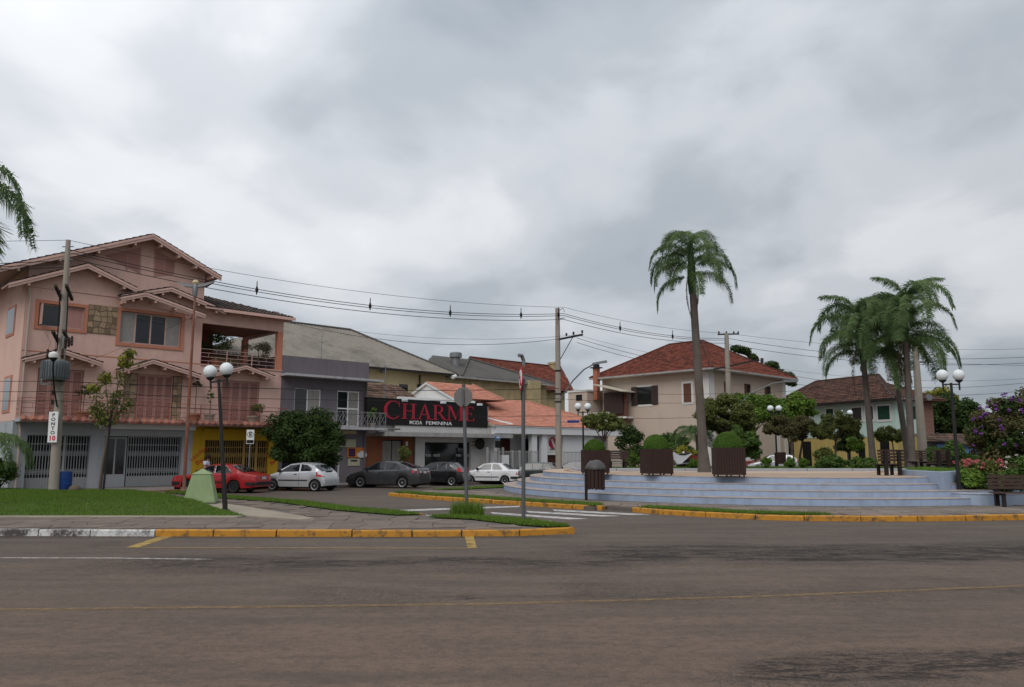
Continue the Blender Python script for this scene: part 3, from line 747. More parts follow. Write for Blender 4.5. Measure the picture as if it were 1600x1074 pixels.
bed = [lw2[0]] + lw2[1:] + [(34, 34), (27, 40), (21.5, 38), (18.2, 33)]
sheet('planting_bed', bed, 0.46, 'soil', 'dark soil of the flower bed behind the low blue wall', thick=0.35)

# sidewalk along the shops
SWY = -4.4
sw = [street(2.0, SWY), street(60, SWY), street(60, 1), street(-14, 1), street(-14, -1.2)]
swm = MB(); n = 64
rowA = [street(2.0 + 58 * i / n, SWY + .15) for i in range(n + 1)]; rowB = [street(2.0 + 58 * i / n, 0.5) for i in range(n + 1)]
swm.add([(*p, gnd(*p) + .145) for p in rowA] + [(*p, gnd(*p) + .155) for p in rowB], [(i, i + 1, n + 2 + i, n + 1 + i) for i in range(n)])
tag(swm.build('sidewalk', 'sidewalk_tile'), 'tiled sidewalk in front of the row of shops', None, None, 'structure')
swp = MB().add([(*street(-14, -3), .13), (*street(2.0, SWY + .15), .146), (*street(2.0, .5), .156), (*street(-14, .5), .15)], [(0, 1, 2, 3)])
tag(swp.build('sidewalk', 'sidewalk_tile'), 'tiled sidewalk at the left corner of the pink house', None, None, 'structure')
mat('kerb_orange', (0.26, 0.11, 0.06), 0.85, 0.25, 2, 0.3, 25, dirt=(0.10, 0.08, 0.07), dirt_amt=0.6)
SK = [street(x, SWY) for x in range(60, 1, -2)]
kerb('worn kerb where the cars park in front of the shops', SK, -1, lambda d: 'kerb_orange' if d > 46 else 'stone_base', 1.6)
# far hills beyond the houses
mat('hill', (0.075, 0.095, 0.085), 0.95, 0.3, 0.01)
hv = []; r_ = np.random.default_rng(3)
nx = 160; xs = np.linspace(-1700, 1700, nx)
prof = 34 + 26 * np.sin(xs * .0031 + 1.2) + 14 * np.sin(xs * .0083) + 6 * np.sin(xs * .023 + 2)
vs = []
for i, x in enumerate(xs):
    for dy, k in ((0, 0), (120, .55), (300, 1), (700, .0)):
        vs.append((x, 1300 + dy, max(-2, prof[i] * k) if k else -3))
idx = np.arange(nx * 4).reshape(nx, 4)
f = np.stack([idx[:-1, :-1], idx[1:, :-1], idx[1:, 1:], idx[:-1, 1:]], -1).reshape(-1, 4)
tag(mesh_np('hills', vs, f, 'hill', smooth=True), 'low wooded hills far behind the town', None, None, 'structure')
# ================================================================ buildings
class Frame:
    def __init__(s, O, ang):
        s.O = O; s.ang = R(ang); s.u = (math.cos(s.ang), math.sin(s.ang)); s.v = (-s.u[1], s.u[0])
    def W(s, x, y=0.0): return s.O[0] + x * s.u[0] + y * s.v[0], s.O[1] + x * s.u[1] + y * s.v[1]
    def L(s, px, py, y=0.0):
        d = ray(px, py)
        t = (y + s.O[0] * s.v[0] + s.O[1] * s.v[1]) / (d[0] * s.v[0] + d[1] * s.v[1])
        return (d[0] * t - s.O[0]) * s.u[0] + (d[1] * t - s.O[1]) * s.u[1], CAM_H + d[2] * t
    def S(s, px, py, x=0.0):
        d = ray(px, py)
        t = (x + s.O[0] * s.u[0] + s.O[1] * s.u[1]) / (d[0] * s.u[0] + d[1] * s.u[1])
        return (d[0] * t - s.O[0]) * s.v[0] + (d[1] * t - s.O[1]) * s.v[1], CAM_H + d[2] * t
class Bld:
    """a thing whose parts are written in its frame's coordinates"""
    def __init__(s, fr, name, label, cat, x0, y0=0.0, z0=0.0, group=None):
        s.fr = fr; s.off = (x0, y0, z0)
        s.root = thing(name, label, cat, (*fr.W(x0, y0), z0), fr.ang, group)
    def part(s, name, mb, m, parent=None, smooth=None, label=None):
        o = mb.build(name, m, parent or s.root, smooth, s.off)
        if label: o['label'] = label
        return o
ST = Frame(SO, ANG)
sl = ST.L
def swapxy(mb):
    mb.v = [(v[1], v[0], v[2]) for v in mb.v]; mb.f = [f[::-1] for f in mb.f]; return mb
def gridwall(mb, x0, x1, z0, z1, holes, y=0.0, t=0.2):
    """wall face at y (outside is -y) with reveals round every opening"""
    xs = sorted({x0, x1, *[min(max(h[i], x0), x1) for h in holes for i in (0, 1)]})
    zs = sorted({z0, z1, *[min(max(h[i], z0), z1) for h in holes for i in (2, 3)]})
    for a, b in zip(xs, xs[1:]):
        for c, d in zip(zs, zs[1:]):
            mx, mz = (a + b) / 2, (c + d) / 2
            if any(h[0] < mx < h[1] and h[2] < mz < h[3] for h in holes): continue
            mb.add([(a, y, c), (b, y, c), (b, y, d), (a, y, d)], [(0, 1, 2, 3)])
    for h in holes:
        a, b, c, d = max(h[0], x0), min(h[1], x1), max(h[2], z0), min(h[3], z1)
        mb.add([(a, y, c), (b, y, c), (b, y, d), (a, y, d), (a, y + t, c), (b, y + t, c), (b, y + t, d), (a, y + t, d)],
               [(0, 4, 5, 1), (1, 5, 6, 2), (2, 6, 7, 3), (3, 7, 4, 0)])
    return mb
def window(B, x0, x1, z0, z1, y, cols=2, rows=1, fm='white_metal', gm='glass', fw=0.06, surround=None, sw=0.12, sp=0.05, swap=False, name='window', glassrow=None, sill=False):
    """frame bars, each pane a sub-part; optional painted surround"""
    tr = swapxy if swap else (lambda q: q)
    mb = MB()
    for i in range(cols + 1):
        x = x0 + (x1 - x0) * i / cols; a = x if i == 0 else (x - fw if i == cols else x - fw / 2)
        mb.box(a, a + fw, y, y + .06, z0, z1)
    for j in range(rows + 1):
        z = z0 + (z1 - z0) * j / rows; a = z if j == 0 else (z - fw if j == rows else z - fw / 2)
        for i in range(cols):
            xa = x0 + (x1 - x0) * i / cols + fw * (1 if i == 0 else .5) + .001; xb = x0 + (x1 - x0) * (i + 1) / cols - fw * (1 if i == cols - 1 else .5) - .001
            mb.box(xa, xb, y + .002, y + .058, a, a + fw)
    o = B.part(name, tr(mb), fm)
    for i in range(cols):
        for j in range(rows):
            xa, xb = x0 + (x1 - x0) * i / cols + fw * .4, x0 + (x1 - x0) * (i + 1) / cols - fw * .4
            za, zb = z0 + (z1 - z0) * j / rows + fw * .4, z0 + (z1 - z0) * (j + 1) / rows - fw * .4
            g = gm[i % len(gm)] if isinstance(gm, (list, tuple)) else gm
            B.part('pane', tr(MB().box(xa, xb, y + .025, y + .035, za, zb)), g, o)
    if surround:
        q = MB(); yy = y - .12
        q.box(x0 - sw, x0, yy - sp, y + .05, z0 - sw, z1 + sw); q.box(x1, x1 + sw, yy - sp, y + .05, z0 - sw, z1 + sw)
        q.box(x0, x1, yy - sp + .002, y + .05, z1, z1 + sw); q.box(x0, x1, yy - sp + .002, y + .05, z0 - sw, z0)
        B.part('surround', tr(q), surround, o)
    if sill: B.part('sill', tr(MB().box(x0 - sw - .05, x1 + sw + .05, y - .26, y + .03, z0 - sw - .07, z0 - sw - .002)), surround or fm, o)
    return o
def shutters(B, x0, x1, z0, z1, y, n, m, fm, swap=False, name='shutter'):
    """louvred leaves, each leaf its own part with joined slats"""
    tr = swapxy if swap else (lambda q: q)
    w = (x1 - x0) / n
    for i in range(n):
        a, b = x0 + i * w + .006, x0 + (i + 1) * w - .006
        mb = MB(); f = .07
        mb.box(a, a + f, y, y + .05, z0, z1).box(b - f, b, y, y + .05, z0, z1)
        for zz in (z0, (z0 + z1) / 2 - f / 2, z1 - f): mb.box(a + f, b - f, y + .002, y + .048, zz, zz + f)
        o = B.part(name, tr(mb), fm)
        sl_ = MB(); z = z0 + f + .02; sl_.box(a + f, b - f, y + .04, y + .045, z0 + .01, z1 - .01)
        while z < z1 - f - .03:
            if abs(z + .03 - (z0 + z1) / 2) > .09: sl_.add([(a + f, y + .008, z), (b - f, y + .008, z), (b - f, y + .04, z + .055), (a + f, y + .04, z + .055)], [(0, 1, 2, 3)])
            z += .065
        B.part('louvres', tr(sl_), m, o)
def tiles(EL, ER, RR_, RL, tw, cl, amp=0.05, lip=0.03, seed=0, mb=None, over=0.0):
    """tiled roof plane: courses with barrel waves, one tint per tile"""
    EL, ER, RR_, RL = map(Vector, (EL, ER, RR_, RL)); mb = mb or MB(); r_ = random.Random(seed)
    U = (ER - EL).normalized(); n = U.cross((RL + RR_) / 2 - (EL + ER) / 2).normalized()
    if n.z < 0: n = -n
    Vv = n.cross(U); 
    if Vv.z < 0: Vv = -Vv
    def uv(p): d = p - EL; return d.dot(U), d.dot(Vv)
    e1 = uv(ER)[0]; (a0, h0), (a1, h1) = uv(RL), uv(RR_); H_ = (h0 + h1) / 2
    nc = max(1, round(H_ / cl)); K = 4
    for j in range(nc):
        v0, v1 = H_ * j / nc, H_ * (j + 1) / nc; tm = (j + .5) / nc
        ua, ub = a0 * tm, e1 + (a1 - e1) * tm
        if ub - ua < .02: continue
        i0, i1 = int(math.floor(ua / tw)), int(math.floor(ub / tw))
        sh = r_.uniform(-.01, .01)
        for i in range(i0, i1 + 1):
            xa, xb = max(ua, i * tw), min(ub, (i + 1) * tw)
            if xb - xa < .01: continue
            row0, row1 = [], []
            for k in range(K + 1):
                x = xa + (xb - xa) * k / K; ph = (x / tw - i) ; w = amp * math.sin(math.pi * ph)
                p = EL + U * x
                row0.append(p + Vv * (v0 - .02 + sh) + n * (w + lip)); row1.append(p + Vv * v1 + n * w * .85)
            tn = r_.random()
            rb = [q - n * (lip + amp * .5 + .02) + Vv * .015 for q in row0]
            mb.add(row0 + row1 + rb, [(k, k + 1, K + 2 + k, K + 1 + k) for k in range(K)] + [(2 * K + 2 + k, 2 * K + 3 + k, k + 1, k) for k in range(K)], tn)
    return mb
def capline(a, b, r=0.09): return MB().tube(resample([a, b], .4), r, 6)
def flatroof(pts, th=.1):
    n = Vector((0, 0, 1)); mb = MB(); k = len(pts)
    mb.add([tuple(p) for p in pts] + [(p[0], p[1], p[2] - th) for p in pts], [tuple(range(k)), tuple(range(k, 2 * k))[::-1]] + [(i, k + i, k + (i + 1) % k, (i + 1) % k) for i in range(k)])
    return mb

# materials
mat('pink_wall', (0.62, 0.405, 0.34), 0.85, 0.06, 0.8, 0.2, 40, streak=0.2, dirt=(0.45, 0.285, 0.25), dirt_amt=0.55, dirt_scale=.6)
mat('pink_trim', (0.50, 0.33, 0.29), 0.8, 0.08, 2, streak=0.25)
mat('salmon', (0.47, 0.19, 0.12), 0.75, 0.1, 2, streak=0.15)
mat('rose_shutter', (0.40, 0.215, 0.185), 0.7, 0.1, 2, streak=0.15)
mat('rose_louvre', (0.33, 0.165, 0.14), 0.7, 0.1, 2)
mat('rail_red', (0.26, 0.085, 0.065), 0.6, 0.15, 4)
mat('roof_dark', (0.075, 0.06, 0.052), 0.95, 0.35, 2, 0.4, 20, tint=0.35, dirt=(0.03, 0.028, 0.025), dirt_amt=0.6)
mat('tile_salmon', (0.26, 0.10, 0.07), 0.85, 0.3, 3, tint=0.35, dirt=(0.10, 0.07, 0.06), dirt_amt=.6, dirt_scale=3)
mat('ground_grey', (0.33, 0.345, 0.36), 0.8, 0.08, 1.2, 0.15, 30, streak=0.25)
mat('gate_grey', (0.30, 0.31, 0.315), 0.6, 0.1, 3)
mat('yellow_wall', (0.47, 0.285, 0.018), 0.8, 0.1, 1.2, 0.15, 30, streak=0.25)
mat('gate_yellow', (0.34, 0.22, 0.07), 0.6, 0.15, 3)
mat('stone_clad', (0.26, 0.185, 0.12), 0.9, 0.25, 3, 0.4, 25, tint=0.4)
mat('red_brick_wall', (0.19, 0.06, 0.04), 0.9, 0.2, 3, 0.3, 25)
mat('terracotta', (0.33, 0.13, 0.08), 0.85, 0.15, 5)
mat('pot_stone', (0.33, 0.27, 0.22), 0.9, 0.25, 8, 0.4, 30)
mat('pvc', (0.42, 0.33, 0.29), 0.6, 0.1, 3)
mat('wood_ceiling', (0.24, 0.12, 0.075), 0.7, 0.2, 2)
def emis(name, col, st):
    m, t, b, out = new_mat(name)
    b.inputs['Base Color'].default_value = (*col, 1); b.inputs['Emission Color'].default_value = (*col, 1); b.inputs['Emission Strength'].default_value = st
emis('tube_light', (1.0, 0.97, 0.9), 3.0)

# ---------------------------------------------------------------- pink house
PK = Bld(ST, 'pink_house', 'three storey pink house with stepped gables above grey and yellow shop fronts', 'house', 0.0)
XL, XR, XV, DEP = -0.45, 13.05, 8.16, 12.0
mb = MB()
d1, d2, d3 = (0.31, 2.35), (4.95, 7.05), (9.44, 11.7)
holes = [(d1[0], d1[1], 3.62, 6.02), (4.26, 7.25, 3.62, 6.05), (d3[0], d3[1], 3.62, 6.0)]
gridwall(mb, XL, XR, 3.5, 6.78, holes, 0, .14)
w1, w2 = (0.12, 2.15, 8.06, 9.2), (3.86, 7.0, 7.6, 9.28)
gridwall(mb, XL, XV, 6.78, 10.0, [w1, w2], 0, .14)
mb.prism([(XL, 10.0), (XV, 10.0), (XV, 12.1), (5.24, 13.42), (XL, 10.98)], 'y', 0, .15)
mb.box(XL, XV, .14, DEP, 3.45, 10.0)
mb.box(XV, XR, .14, DEP, 3.45, 6.74)
mb.box(XV + .002, 10.4, 3.9, DEP, 6.74, 9.6)
mb.box(XL, XL + .2, .15, DEP, 10.0, 10.9)
mb.box(XV - .2, XV, .15, 9.0, 10.0, 12.05)
wallp = PK.part('wall', mb, 'pink_wall')
PK.part('groove', MB().box(XL - .01, 4.0, -.012, 0.01, 9.93, 9.965).box(XL - .01, XR, -.012, .01, 6.78, 6.83), 'salmon', wallp)
# ground floor: grey shop left, yellow shop right
g1, g2, g3 = (0.1, 2.86, .16, 2.76), (3.52, 7.4, .16, 2.76), (8.66, 12.45, .16, 2.62)
mb = gridwall(MB(), XL, 7.98, -.3, 3.42, [g1, g2], 0, .5); mb.box(XL, XL + .3, .5, DEP, -.3, 3.44).box(XL, 7.98, 1.9, 2.1, -.3, 3.44)
PK.part('shop_front', mb, 'ground_grey', label='grey shop front of the pink house')
mb = gridwall(MB(), 7.98, XR, -.4, 3.42, [g3], 0, .5); mb.box(7.98, XR, 1.9, 2.1, -.4, 3.44).box(XR - .2, XR, .5, DEP, -.4, 3.44)
ysf = PK.part('shop_front', mb, 'yellow_wall', label='yellow shop front of the pink house')
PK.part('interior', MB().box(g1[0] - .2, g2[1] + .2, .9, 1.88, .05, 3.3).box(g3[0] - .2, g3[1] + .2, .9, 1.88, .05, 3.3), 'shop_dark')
PK.part('step', MB().box(XL, 7.9, -.35, .55, -.2, .16).box(7.98, XR - .1, -.3, .55, -.4, .14), 'sidewalk_tile')
PK.part('sign_ledge', MB().box(3.1, 7.95, -.42, -.004, 3.12, 3.36), 'white_paint')
PK.part('sign_ledge', MB().box(8.5, 12.4, -.2, -.004, 3.1, 3.2), 'yellow_wall')
def lattice(B, x0, x1, z0, z1, y, m, panel=0.0, step=.125, cols=()):
    mb = MB(); n = max(2, round((x1 - x0) / step)); st = (x1 - x0) / n
    for i in range(n + 1):
        x = x0 + i * st; mb.box(x - .014, x + .014, y, y + .03, z0, z1)
    for zz in (z0 + .02, z1 - .04, z0 + (z1 - z0) * .83): mb.box(x0, x1, y - .004, y + .01, zz, zz + .035)
    for zc_ in (z0 + (z1 - z0) * .30, z0 + (z1 - z0) * .64):
        for i in range(n):
            xa = x0 + i * st
            for k in (0, 1):
                mb.bar((xa, y - .006, zc_ - .11 + .22 * k), (xa + st, y - .006, zc_ + .11 - .22 * k), .016)
                mb.bar((xa, y - .006, zc_ + .0 + .22 * k), (xa + st, y - .006, zc_ + .22 - .22 * k), .016)
    if panel: mb.box(x0, x1, y + .03, y + .04, z0, z0 + panel)
    for x in cols: mb.box(x - .05, x + .05, y - .02, y + .05, z0, z1)
    return B.part('folding_gate', mb, m)
lattice(PK, *g1, .16, 'gate_grey', .55, cols=(1.75,))
lattice(PK, 4.72, 7.38, .16, 2.74, .16, 'gate_grey', .55)
lattice(PK, *g3, .16, 'gate_yellow', .0, cols=(11.0, 11.75))
window(PK, 3.56, 4.66, .75, 2.7, .2, 2, 1, 'gate_grey', 'glass', .07)
PK.part('door_panel', MB().box(3.56, 4.66, .2, .24, .16, .75), 'ground_grey')
PK.part('tube_lamp', MB().tube([(3.6, .7, 2.66), (4.75, .7, 2.6)], .025, 6), 'tube_light')
# balcony over the shops
mb = MB().box(XL - .05, XR, -1.05, -.002, 3.36, 3.52)
bal = PK.part('balcony', mb, 'ground_grey')
mb = MB(); i = 0; x = XL - .05; r_ = random.Random(5)
while x < XR - .1:
    w = .36 + r_.uniform(-.03, .03)
    mb.add([(x, -1.3, 3.43), (x + w - .05, -1.3, 3.43), (x + w - .05, -1.02, 3.6), (x, -1.02, 3.6), (x + (w - .05) / 2, -1.33, 3.5), (x + (w - .05) / 2, -1.0, 3.68), (x, -1.28, 3.36), (x + w - .05, -1.28, 3.36)],
           [(0, 4, 5, 3), (4, 1, 2, 5), (0, 6, 7, 1), (0, 1, 4)], r_.random()); x += w
tag(PK.part('edge_tiles', mb, 'tile_salmon', bal), kind='stuff')
def railing(B, x0, x1, y, z0, z1, m, post=1.7, rows=4, name='railing', y2=None):
    mb = MB(); n = max(1, round((x1 - x0) / post))
    for i in range(n + 1):
        x = x0 + (x1 - x0) * i / n; mb.box(x - .022, x + .022, y - .022, y + .022, z0, z1)
    for j in range(1, rows + 1):
        z = z0 + (z1 - z0) * j / rows; mb.box(x0, x1, y - .014, y + .014, z - .03, z - .005)
    rr = random.Random(3)
    for j in range(rows):
        za, zb = z0 + (z1 - z0) * j / rows, z0 + (z1 - z0) * (j + 1) / rows
        x = x0 + .45 + .43 * (j % 2)
        while x < x1 - .2:
            if j < rows - 0 and rr.random() < .75: mb.box(x - .008, x + .008, y - .008, y + .008, za, zb)
            x += .86
    if y2 is not None:
        for xx in (x0, x1):
            for j in range(1, rows + 1):
                z = z0 + (z1 - z0) * j / rows; mb.box(xx - .012, xx + .012, y, y2, z - .03, z - .005)
    return B.part(name, mb, m)
railing(PK, XL, XR - .05, -.95, 3.55, 4.5, 'rail_red', 1.75, 4, y2=-.01)
# first floor shuttered doors
shutters(PK, d1[0] + .04, d1[1] - .04, 3.64, 5.98, .07, 4, 'rose_louvre', 'rose_shutter', name='shutter_door')
shutters(PK, 4.95, 6.75, 3.64, 5.98, .07, 4, 'rose_louvre', 'rose_shutter', name='shutter_door')
shutters(PK, d3[0] + .04, d3[1] - .04, 3.64, 5.96, .07, 4, 'rose_louvre', 'rose_shutter', name='shutter_door')
def cladding(B, x0, x1, z0, z1, y, nx, nz, seed=0, name='stone'):
    r_ = random.Random(seed); J = {}
    def P(i, j):
        if (i, j) not in J:
            ex = 0 if i in (0, nx) else r_.uniform(-.25, .25); ez = 0 if j in (0, nz) else r_.uniform(-.25, .25)
            J[i, j] = (x0 + (i + ex) * (x1 - x0) / nx, z0 + (j + ez) * (z1 - z0) / nz)
        return J[i, j]
    base = B.part('stone_panel', MB().box(x0, x1, y - .004, y + .05, z0, z1), 'stone_base')
    for i in range(nx):
        for j in range(nz):
            q = [P(i, j), P(i + 1, j), P(i + 1, j + 1), P(i, j + 1)]; c = (sum(p[0] for p in q) / 4, sum(p[1] for p in q) / 4)
            q = [(c[0] + (p[0] - c[0]) * .93, c[1] + (p[1] - c[1]) * .93) for p in q]; d = y - .02 - r_.uniform(0, .02); tn = r_.random()
            mb = MB().add([(p[0], y, p[1]) for p in q] + [(c[0] + (p[0] - c[0]) * .95, d, c[1] + (p[1] - c[1]) * .95) for p in q],
                          [(4, 5, 6, 7)] + [(k, (k + 1) % 4, 4 + (k + 1) % 4, 4 + k) for k in range(4)], tn)
            B.part(name, mb, 'stone_clad', base)
cladding(PK, 4.28, 4.93, 3.62, 6.03, .06, 2, 7, 1)
cladding(PK, 6.78, 7.24, 3.62, 6.03, .06, 2, 7, 2)
cladding(PK, 2.32, 3.72, 7.95, 9.42, -.02, 5, 5, 3)
# second floor windows
window(PK, w1[0], w1[1], w1[2], w1[3], .1, 2, 1, 'pink_trim', ['glass', 'rose_shutter'], .07, 'salmon', .16, .03)
window(PK, w2[0], w2[1], w2[2], w2[3], .1, 4, 1, 'pink_trim', ['glass_curtain', 'glass', 'glass', 'glass_curtain'], .08, 'salmon', .16, .03)
PK.part('casement', MB().box(w1[0] + .05, w1[0] + .1, -.38, .1, w1[2] + .06, w1[3] - .06), 'pink_trim')
# attic louvres follow the roof slope
def attic(poly):
    c = (sum(p[0] for p in poly) / len(poly), sum(p[1] for p in poly) / len(poly))
    o = PK.part('attic_louvre', MB().prism(poly, 'y', -.03, .0), 'rose_shutter')
    inner = [(c[0] + (p[0] - c[0]) * .88, c[1] + (p[1] - c[1]) * .84) for p in poly]
    PK.part('louvres', MB().prism(inner, 'y', -.034, -.02), 'rose_louvre', o)
    xm = c[0]; PK.part('stile', MB().box(xm - .03, xm + .03, -.045, -.01, min(p[1] for p in poly) + .1, c[1] + .45), 'rose_shutter', o)
attic([sl(162, 399), sl(192, 415), sl(219, 428), sl(221, 387)])
attic([sl(241, 389), sl(240, 432), sl(272, 429), sl(273, 407)])
def gable(B, L_, A_, R_, y0, y1, th=.14, tails=3, nm='gable_roof', seed=0):
    """two slopes L-A-R (x,z) from y0 (front) to y1, bargeboards and rafter tails"""
    mb = MB()
    for p, q in ((L_, A_), (A_, R_)):
        mb.prism([p, q, (q[0], q[1] - th * .5), (p[0], p[1] - th * .5)], 'y', y0 + .02, y1)
    roof = B.part(nm, mb, 'pink_trim')
    tm = MB()
    for p, q, s_ in ((L_, A_, 1), (A_, R_, 2)):
        lo, hi = (p, q) if p[1] < q[1] else (q, p)
        k = .014
        tiles((lo[0], y0 - .06, lo[1] + k), (lo[0], y1, lo[1] + k), (hi[0], y1, hi[1] + k), (hi[0], y0 - .06, hi[1] + k), .24, .36, .04, .03, seed + s_, tm)
    tag(B.part('roof_tiles', tm, 'roof_dark', roof), kind='stuff')
    bb = MB(); b2 = MB()
    for p, q in ((L_, A_), (A_, R_)):
        bb.prism([p, q, (q[0], q[1] - th - .08), (p[0], p[1] - th - .08)], 'y', y0 - .03, y0 + .015)
        b2.prism([(p[0], p[1] - .02), (q[0], q[1] - .02), (q[0], q[1] - th * .7), (p[0], p[1] - th * .7)], 'y', y0 - .055, y0 - .032)
    B.part('bargeboard', bb, 'pink_trim', roof); B.part('bargeboard_moulding', b2, 'pink_wall', roof)
    for p, q in ((L_, A_), (A_, R_)):
        for i in range(tails):
            t = (i + .5) / tails; x, z = p[0] + (q[0] - p[0]) * t, p[1] + (q[1] - p[1]) * t - th
            B.part('rafter_tail', MB().box(x - .05, x + .05, y0 + .0, -.0, z - .2, z - .02), 'pink_wall', roof)
    return roof
def sp(px, py, y): return sl(px, py, y)
gable(PK, sp(-4, 417, -.8), sp(240, 366, -.8), sp(346, 432, -.8), -.8, 9.5, .2, 4, 'gable_roof', 10)
gable(PK, sp(14, 442, -.6), sp(138, 412, -.6), sp(214, 450, -.6), -.6, 1.0, .17, 2, 'gable_roof', 20)
gable(PK, sp(190, 461, -.55), sp(268, 449, -.55), sp(353, 485, -.55), -.55, 1.2, .16, 3, 'gable_roof', 30)
gable(PK, sp(190, 464, -.8), sp(228, 457, -.8), sp(321, 491, -.8), -.8, -.5, .16, 3, 'gable_roof', 40)
PK.part('gable_infill', MB().prism([sl(40, 447), sl(138, 420), sl(205, 455), sl(205, 468)], 'y', -.04, .0).prism([sl(192, 470), sl(228, 462), sl(268, 455), sl(345, 489), sl(316, 497)], 'y', -.045, .0), 'pink_wall')
for a, b, c in (((40, 559), (98, 546), (161, 567)), ((189, 577), (240, 562), (314, 586)), ((338, 582), (385, 571), (429, 588))):
    gable(PK, sp(*a, -.75), sp(*b, -.75), sp(*c, -.75), -.75, -.01, .14, 2, 'door_gable', int(a[0]))
# veranda
mb = MB().box(XV, XR, -.02, .24, 9.12, 9.98).box(XR - .26, XR, .24, 5.0, 9.12, 9.98)
PK.part('veranda_beam', mb, 'pink_wall')
PK.part('veranda_ceiling', MB().box(XV, XR - .26, .24, 5.0, 9.3, 9.4), 'wood_ceiling')
PK.part('veranda_floor', MB().box(XV, XR + .02, -.06, 6, 6.745, 6.80), 'pink_trim')
PK.part('column', MB().box(XR - .36, XR - .02, -.05, .27, 6.8, 9.118), 'salmon')
PK.part('column', MB().box(XR - .36, XR - .04, 4.6, 4.95, 6.8, 9.118), 'salmon')
PK.part('veranda_wall', MB().box(XV + .01, 10.38, 3.85, 3.9, 6.8, 9.3), 'red_brick_wall')
railing(PK, XV + .02, XR - .36, .08, 6.82, 7.7, 'pink_trim', 1.6, 4)
RZ = 9.98
A_, B_, C_ = (XV - .1, -.65, RZ), (XR + .45, -.65, RZ - .02), (XV - .1, 5.6, 12.0)
tm = tiles(A_, B_, C_, C_, .22, .36, .045, .03, 50)
tiles(B_, (XR + .45, 9, RZ - .02), (XV - .1, 9, 12.0), C_, .22, .36, .045, .03, 51, tm)
rf = PK.part('veranda_roof', flatroof([A_, B_, C_], .12), 'pink_trim')
tag(PK.part('roof_tiles', tm, 'roof_dark', rf), kind='stuff')
PK.part('roof_slope', flatroof([B_, (XR + .45, 9, RZ - .02), (XV - .1, 9, 12.0), C_], .12), 'pink_trim', rf)
PK.part('fascia', MB().box(XV + .9, XR + .42, -.68, -.64, RZ - .2, RZ - .03), 'pink_wall', rf)
for i in range(4): PK.part('rafter_tail', MB().box(9.6 + i * .95, 9.68 + i * .95, -.64, -.02, RZ - .22, RZ - .1), 'pink_wall', rf)
PK.part('parapet_stub', MB().box(XR - .1, XR + .3, 1.2, 1.6, 9.9, 10.55), 'pink_trim')
# left side wall details
q = [ST.S(px, py, XL) for px, py in ((0, 488), (6, 484), (6, 530), (0, 534))]
for (y0, y1, z0, z1) in ((2.1, 3.7, 7.9, 9.2), (1.6, 3.0, 4.0, 5.6)):
    mbw = MB().box(y0 - .12, y1 + .12, XL - .04, XL + .01, z0 - .12, z1 + .12); o = PK.part('side_window', swapxy(mbw), 'salmon')
    PK.part('pane', swapxy(MB().box(y0, y1, XL - .05, XL, z0, z1)), 'glass', o)
PK.part('downpipe', MB().tube([(XL + .02, -.12, 9.9), (XL + .14, -.12, 9.4), (XL + .14, -.12, 3.7), (XL + .14, -.15, 3.3), (XL + .2, -.15, 2.9), (XL + .2, -.15, .1)], .05, 8), 'pvc', smooth=40)
text('lettering', 'Lanches', .34, 'red_paint', PK.root, (8.33, -.012, 1.85), (R(90), R(-38), 0), .003)
text('lettering', 'Bar', .36, 'red_paint', PK.root, (8.42, -.012, 1.45), (R(90), R(-38), 0), .003)
text('lettering', 'Sucos', .36, 'red_paint', PK.root, (8.33, -.012, .85), (R(90), R(-38), 0), .003)
text('lettering', 'Lanches', .3, 'red_paint', PK.root, (12.75, -.012, 2.0), (R(90), R(-38), 0), .003)
text('lettering', 'Bar', .34, 'red_paint', PK.root, (12.75, -.012, 1.4), (R(90), R(-38), 0), .003)

# ---------------------------------------------------------------- grey house
mat('grey_wall', (0.150, 0.132, 0.148), 0.85, 0.1, 0.8, 0.2, 40, streak=0.3, dirt=(0.10, 0.09, 0.10), dirt_amt=0.4, dirt_scale=.6)
mat('slab_grey', (0.40, 0.39, 0.40), 0.85, 0.15, 1.5, 0.2, 30, streak=0.7)
mat('iron_white', (0.24, 0.23, 0.235), 0.6, 0.15, 4)
mat('poster', (0.38, 0.36, 0.26), 0.7, 0.2, 3)
mat('poster_green', (0.10, 0.25, 0.10), 0.7, 0.3, 2)
mat('poster_orange', (0.50, 0.17, 0.03), 0.6, 0.3, 2.5)
mat('poster_white', (0.55, 0.54, 0.52), 0.7, 0.1, 3)
mat('cream_band', (0.48, 0.40, 0.25), 0.8, 0.1, 3)
GX0, GX1 = 13.07, 19.1
GB = Bld(ST, 'grey_house', 'two storey mauve grey house with white balcony door between pink house and sign', 'house', GX0, 0, -.2)
gw = (13.95, 15.75, 4.3, 5.8); gd = (16.9, 18.55, 3.56, 5.82)
mb = gridwall(MB(), GX0, GX1, 3.35, 7.72, [gw, gd], 0, .14)
dr, wn_ = (15.75, 17.05, -.2, 2.75), (13.3, 15.3, .5, 2.8)
gridwall(mb, GX0, GX1, -.6, 3.35, [dr, wn_], 0, .3)
mb.box(GX0, GX1, .3, 11, -.6, 3.35).box(GX0, GX1, .14, 11, 3.35, 7.72)
mb.box(GX0 - .02, GX1 + .05, -.06, -.001, 6.62, 7.72)
GB.part('wall', mb, 'grey_wall')
GB.part('cornice', MB().box(GX0 - .1, GX1 + .7, -.85, .0, 6.46, 6.60), 'slab_grey')
window(GB, *gw, .08, 2, 1, 'white_paint', ['glass', 'glass_curtain'], .07)
window(GB, *gd, .08, 2, 2, 'white_paint', ['glass', 'glass_curtain'], .08, name='balcony_door')
GB.part('balcony_slab', MB().box(15.3, GX1 + .9, -1.1, -.002, 3.34, 3.5), 'slab_grey')
mb = MB(); x0, x1 = 15.35, GX1 + .8
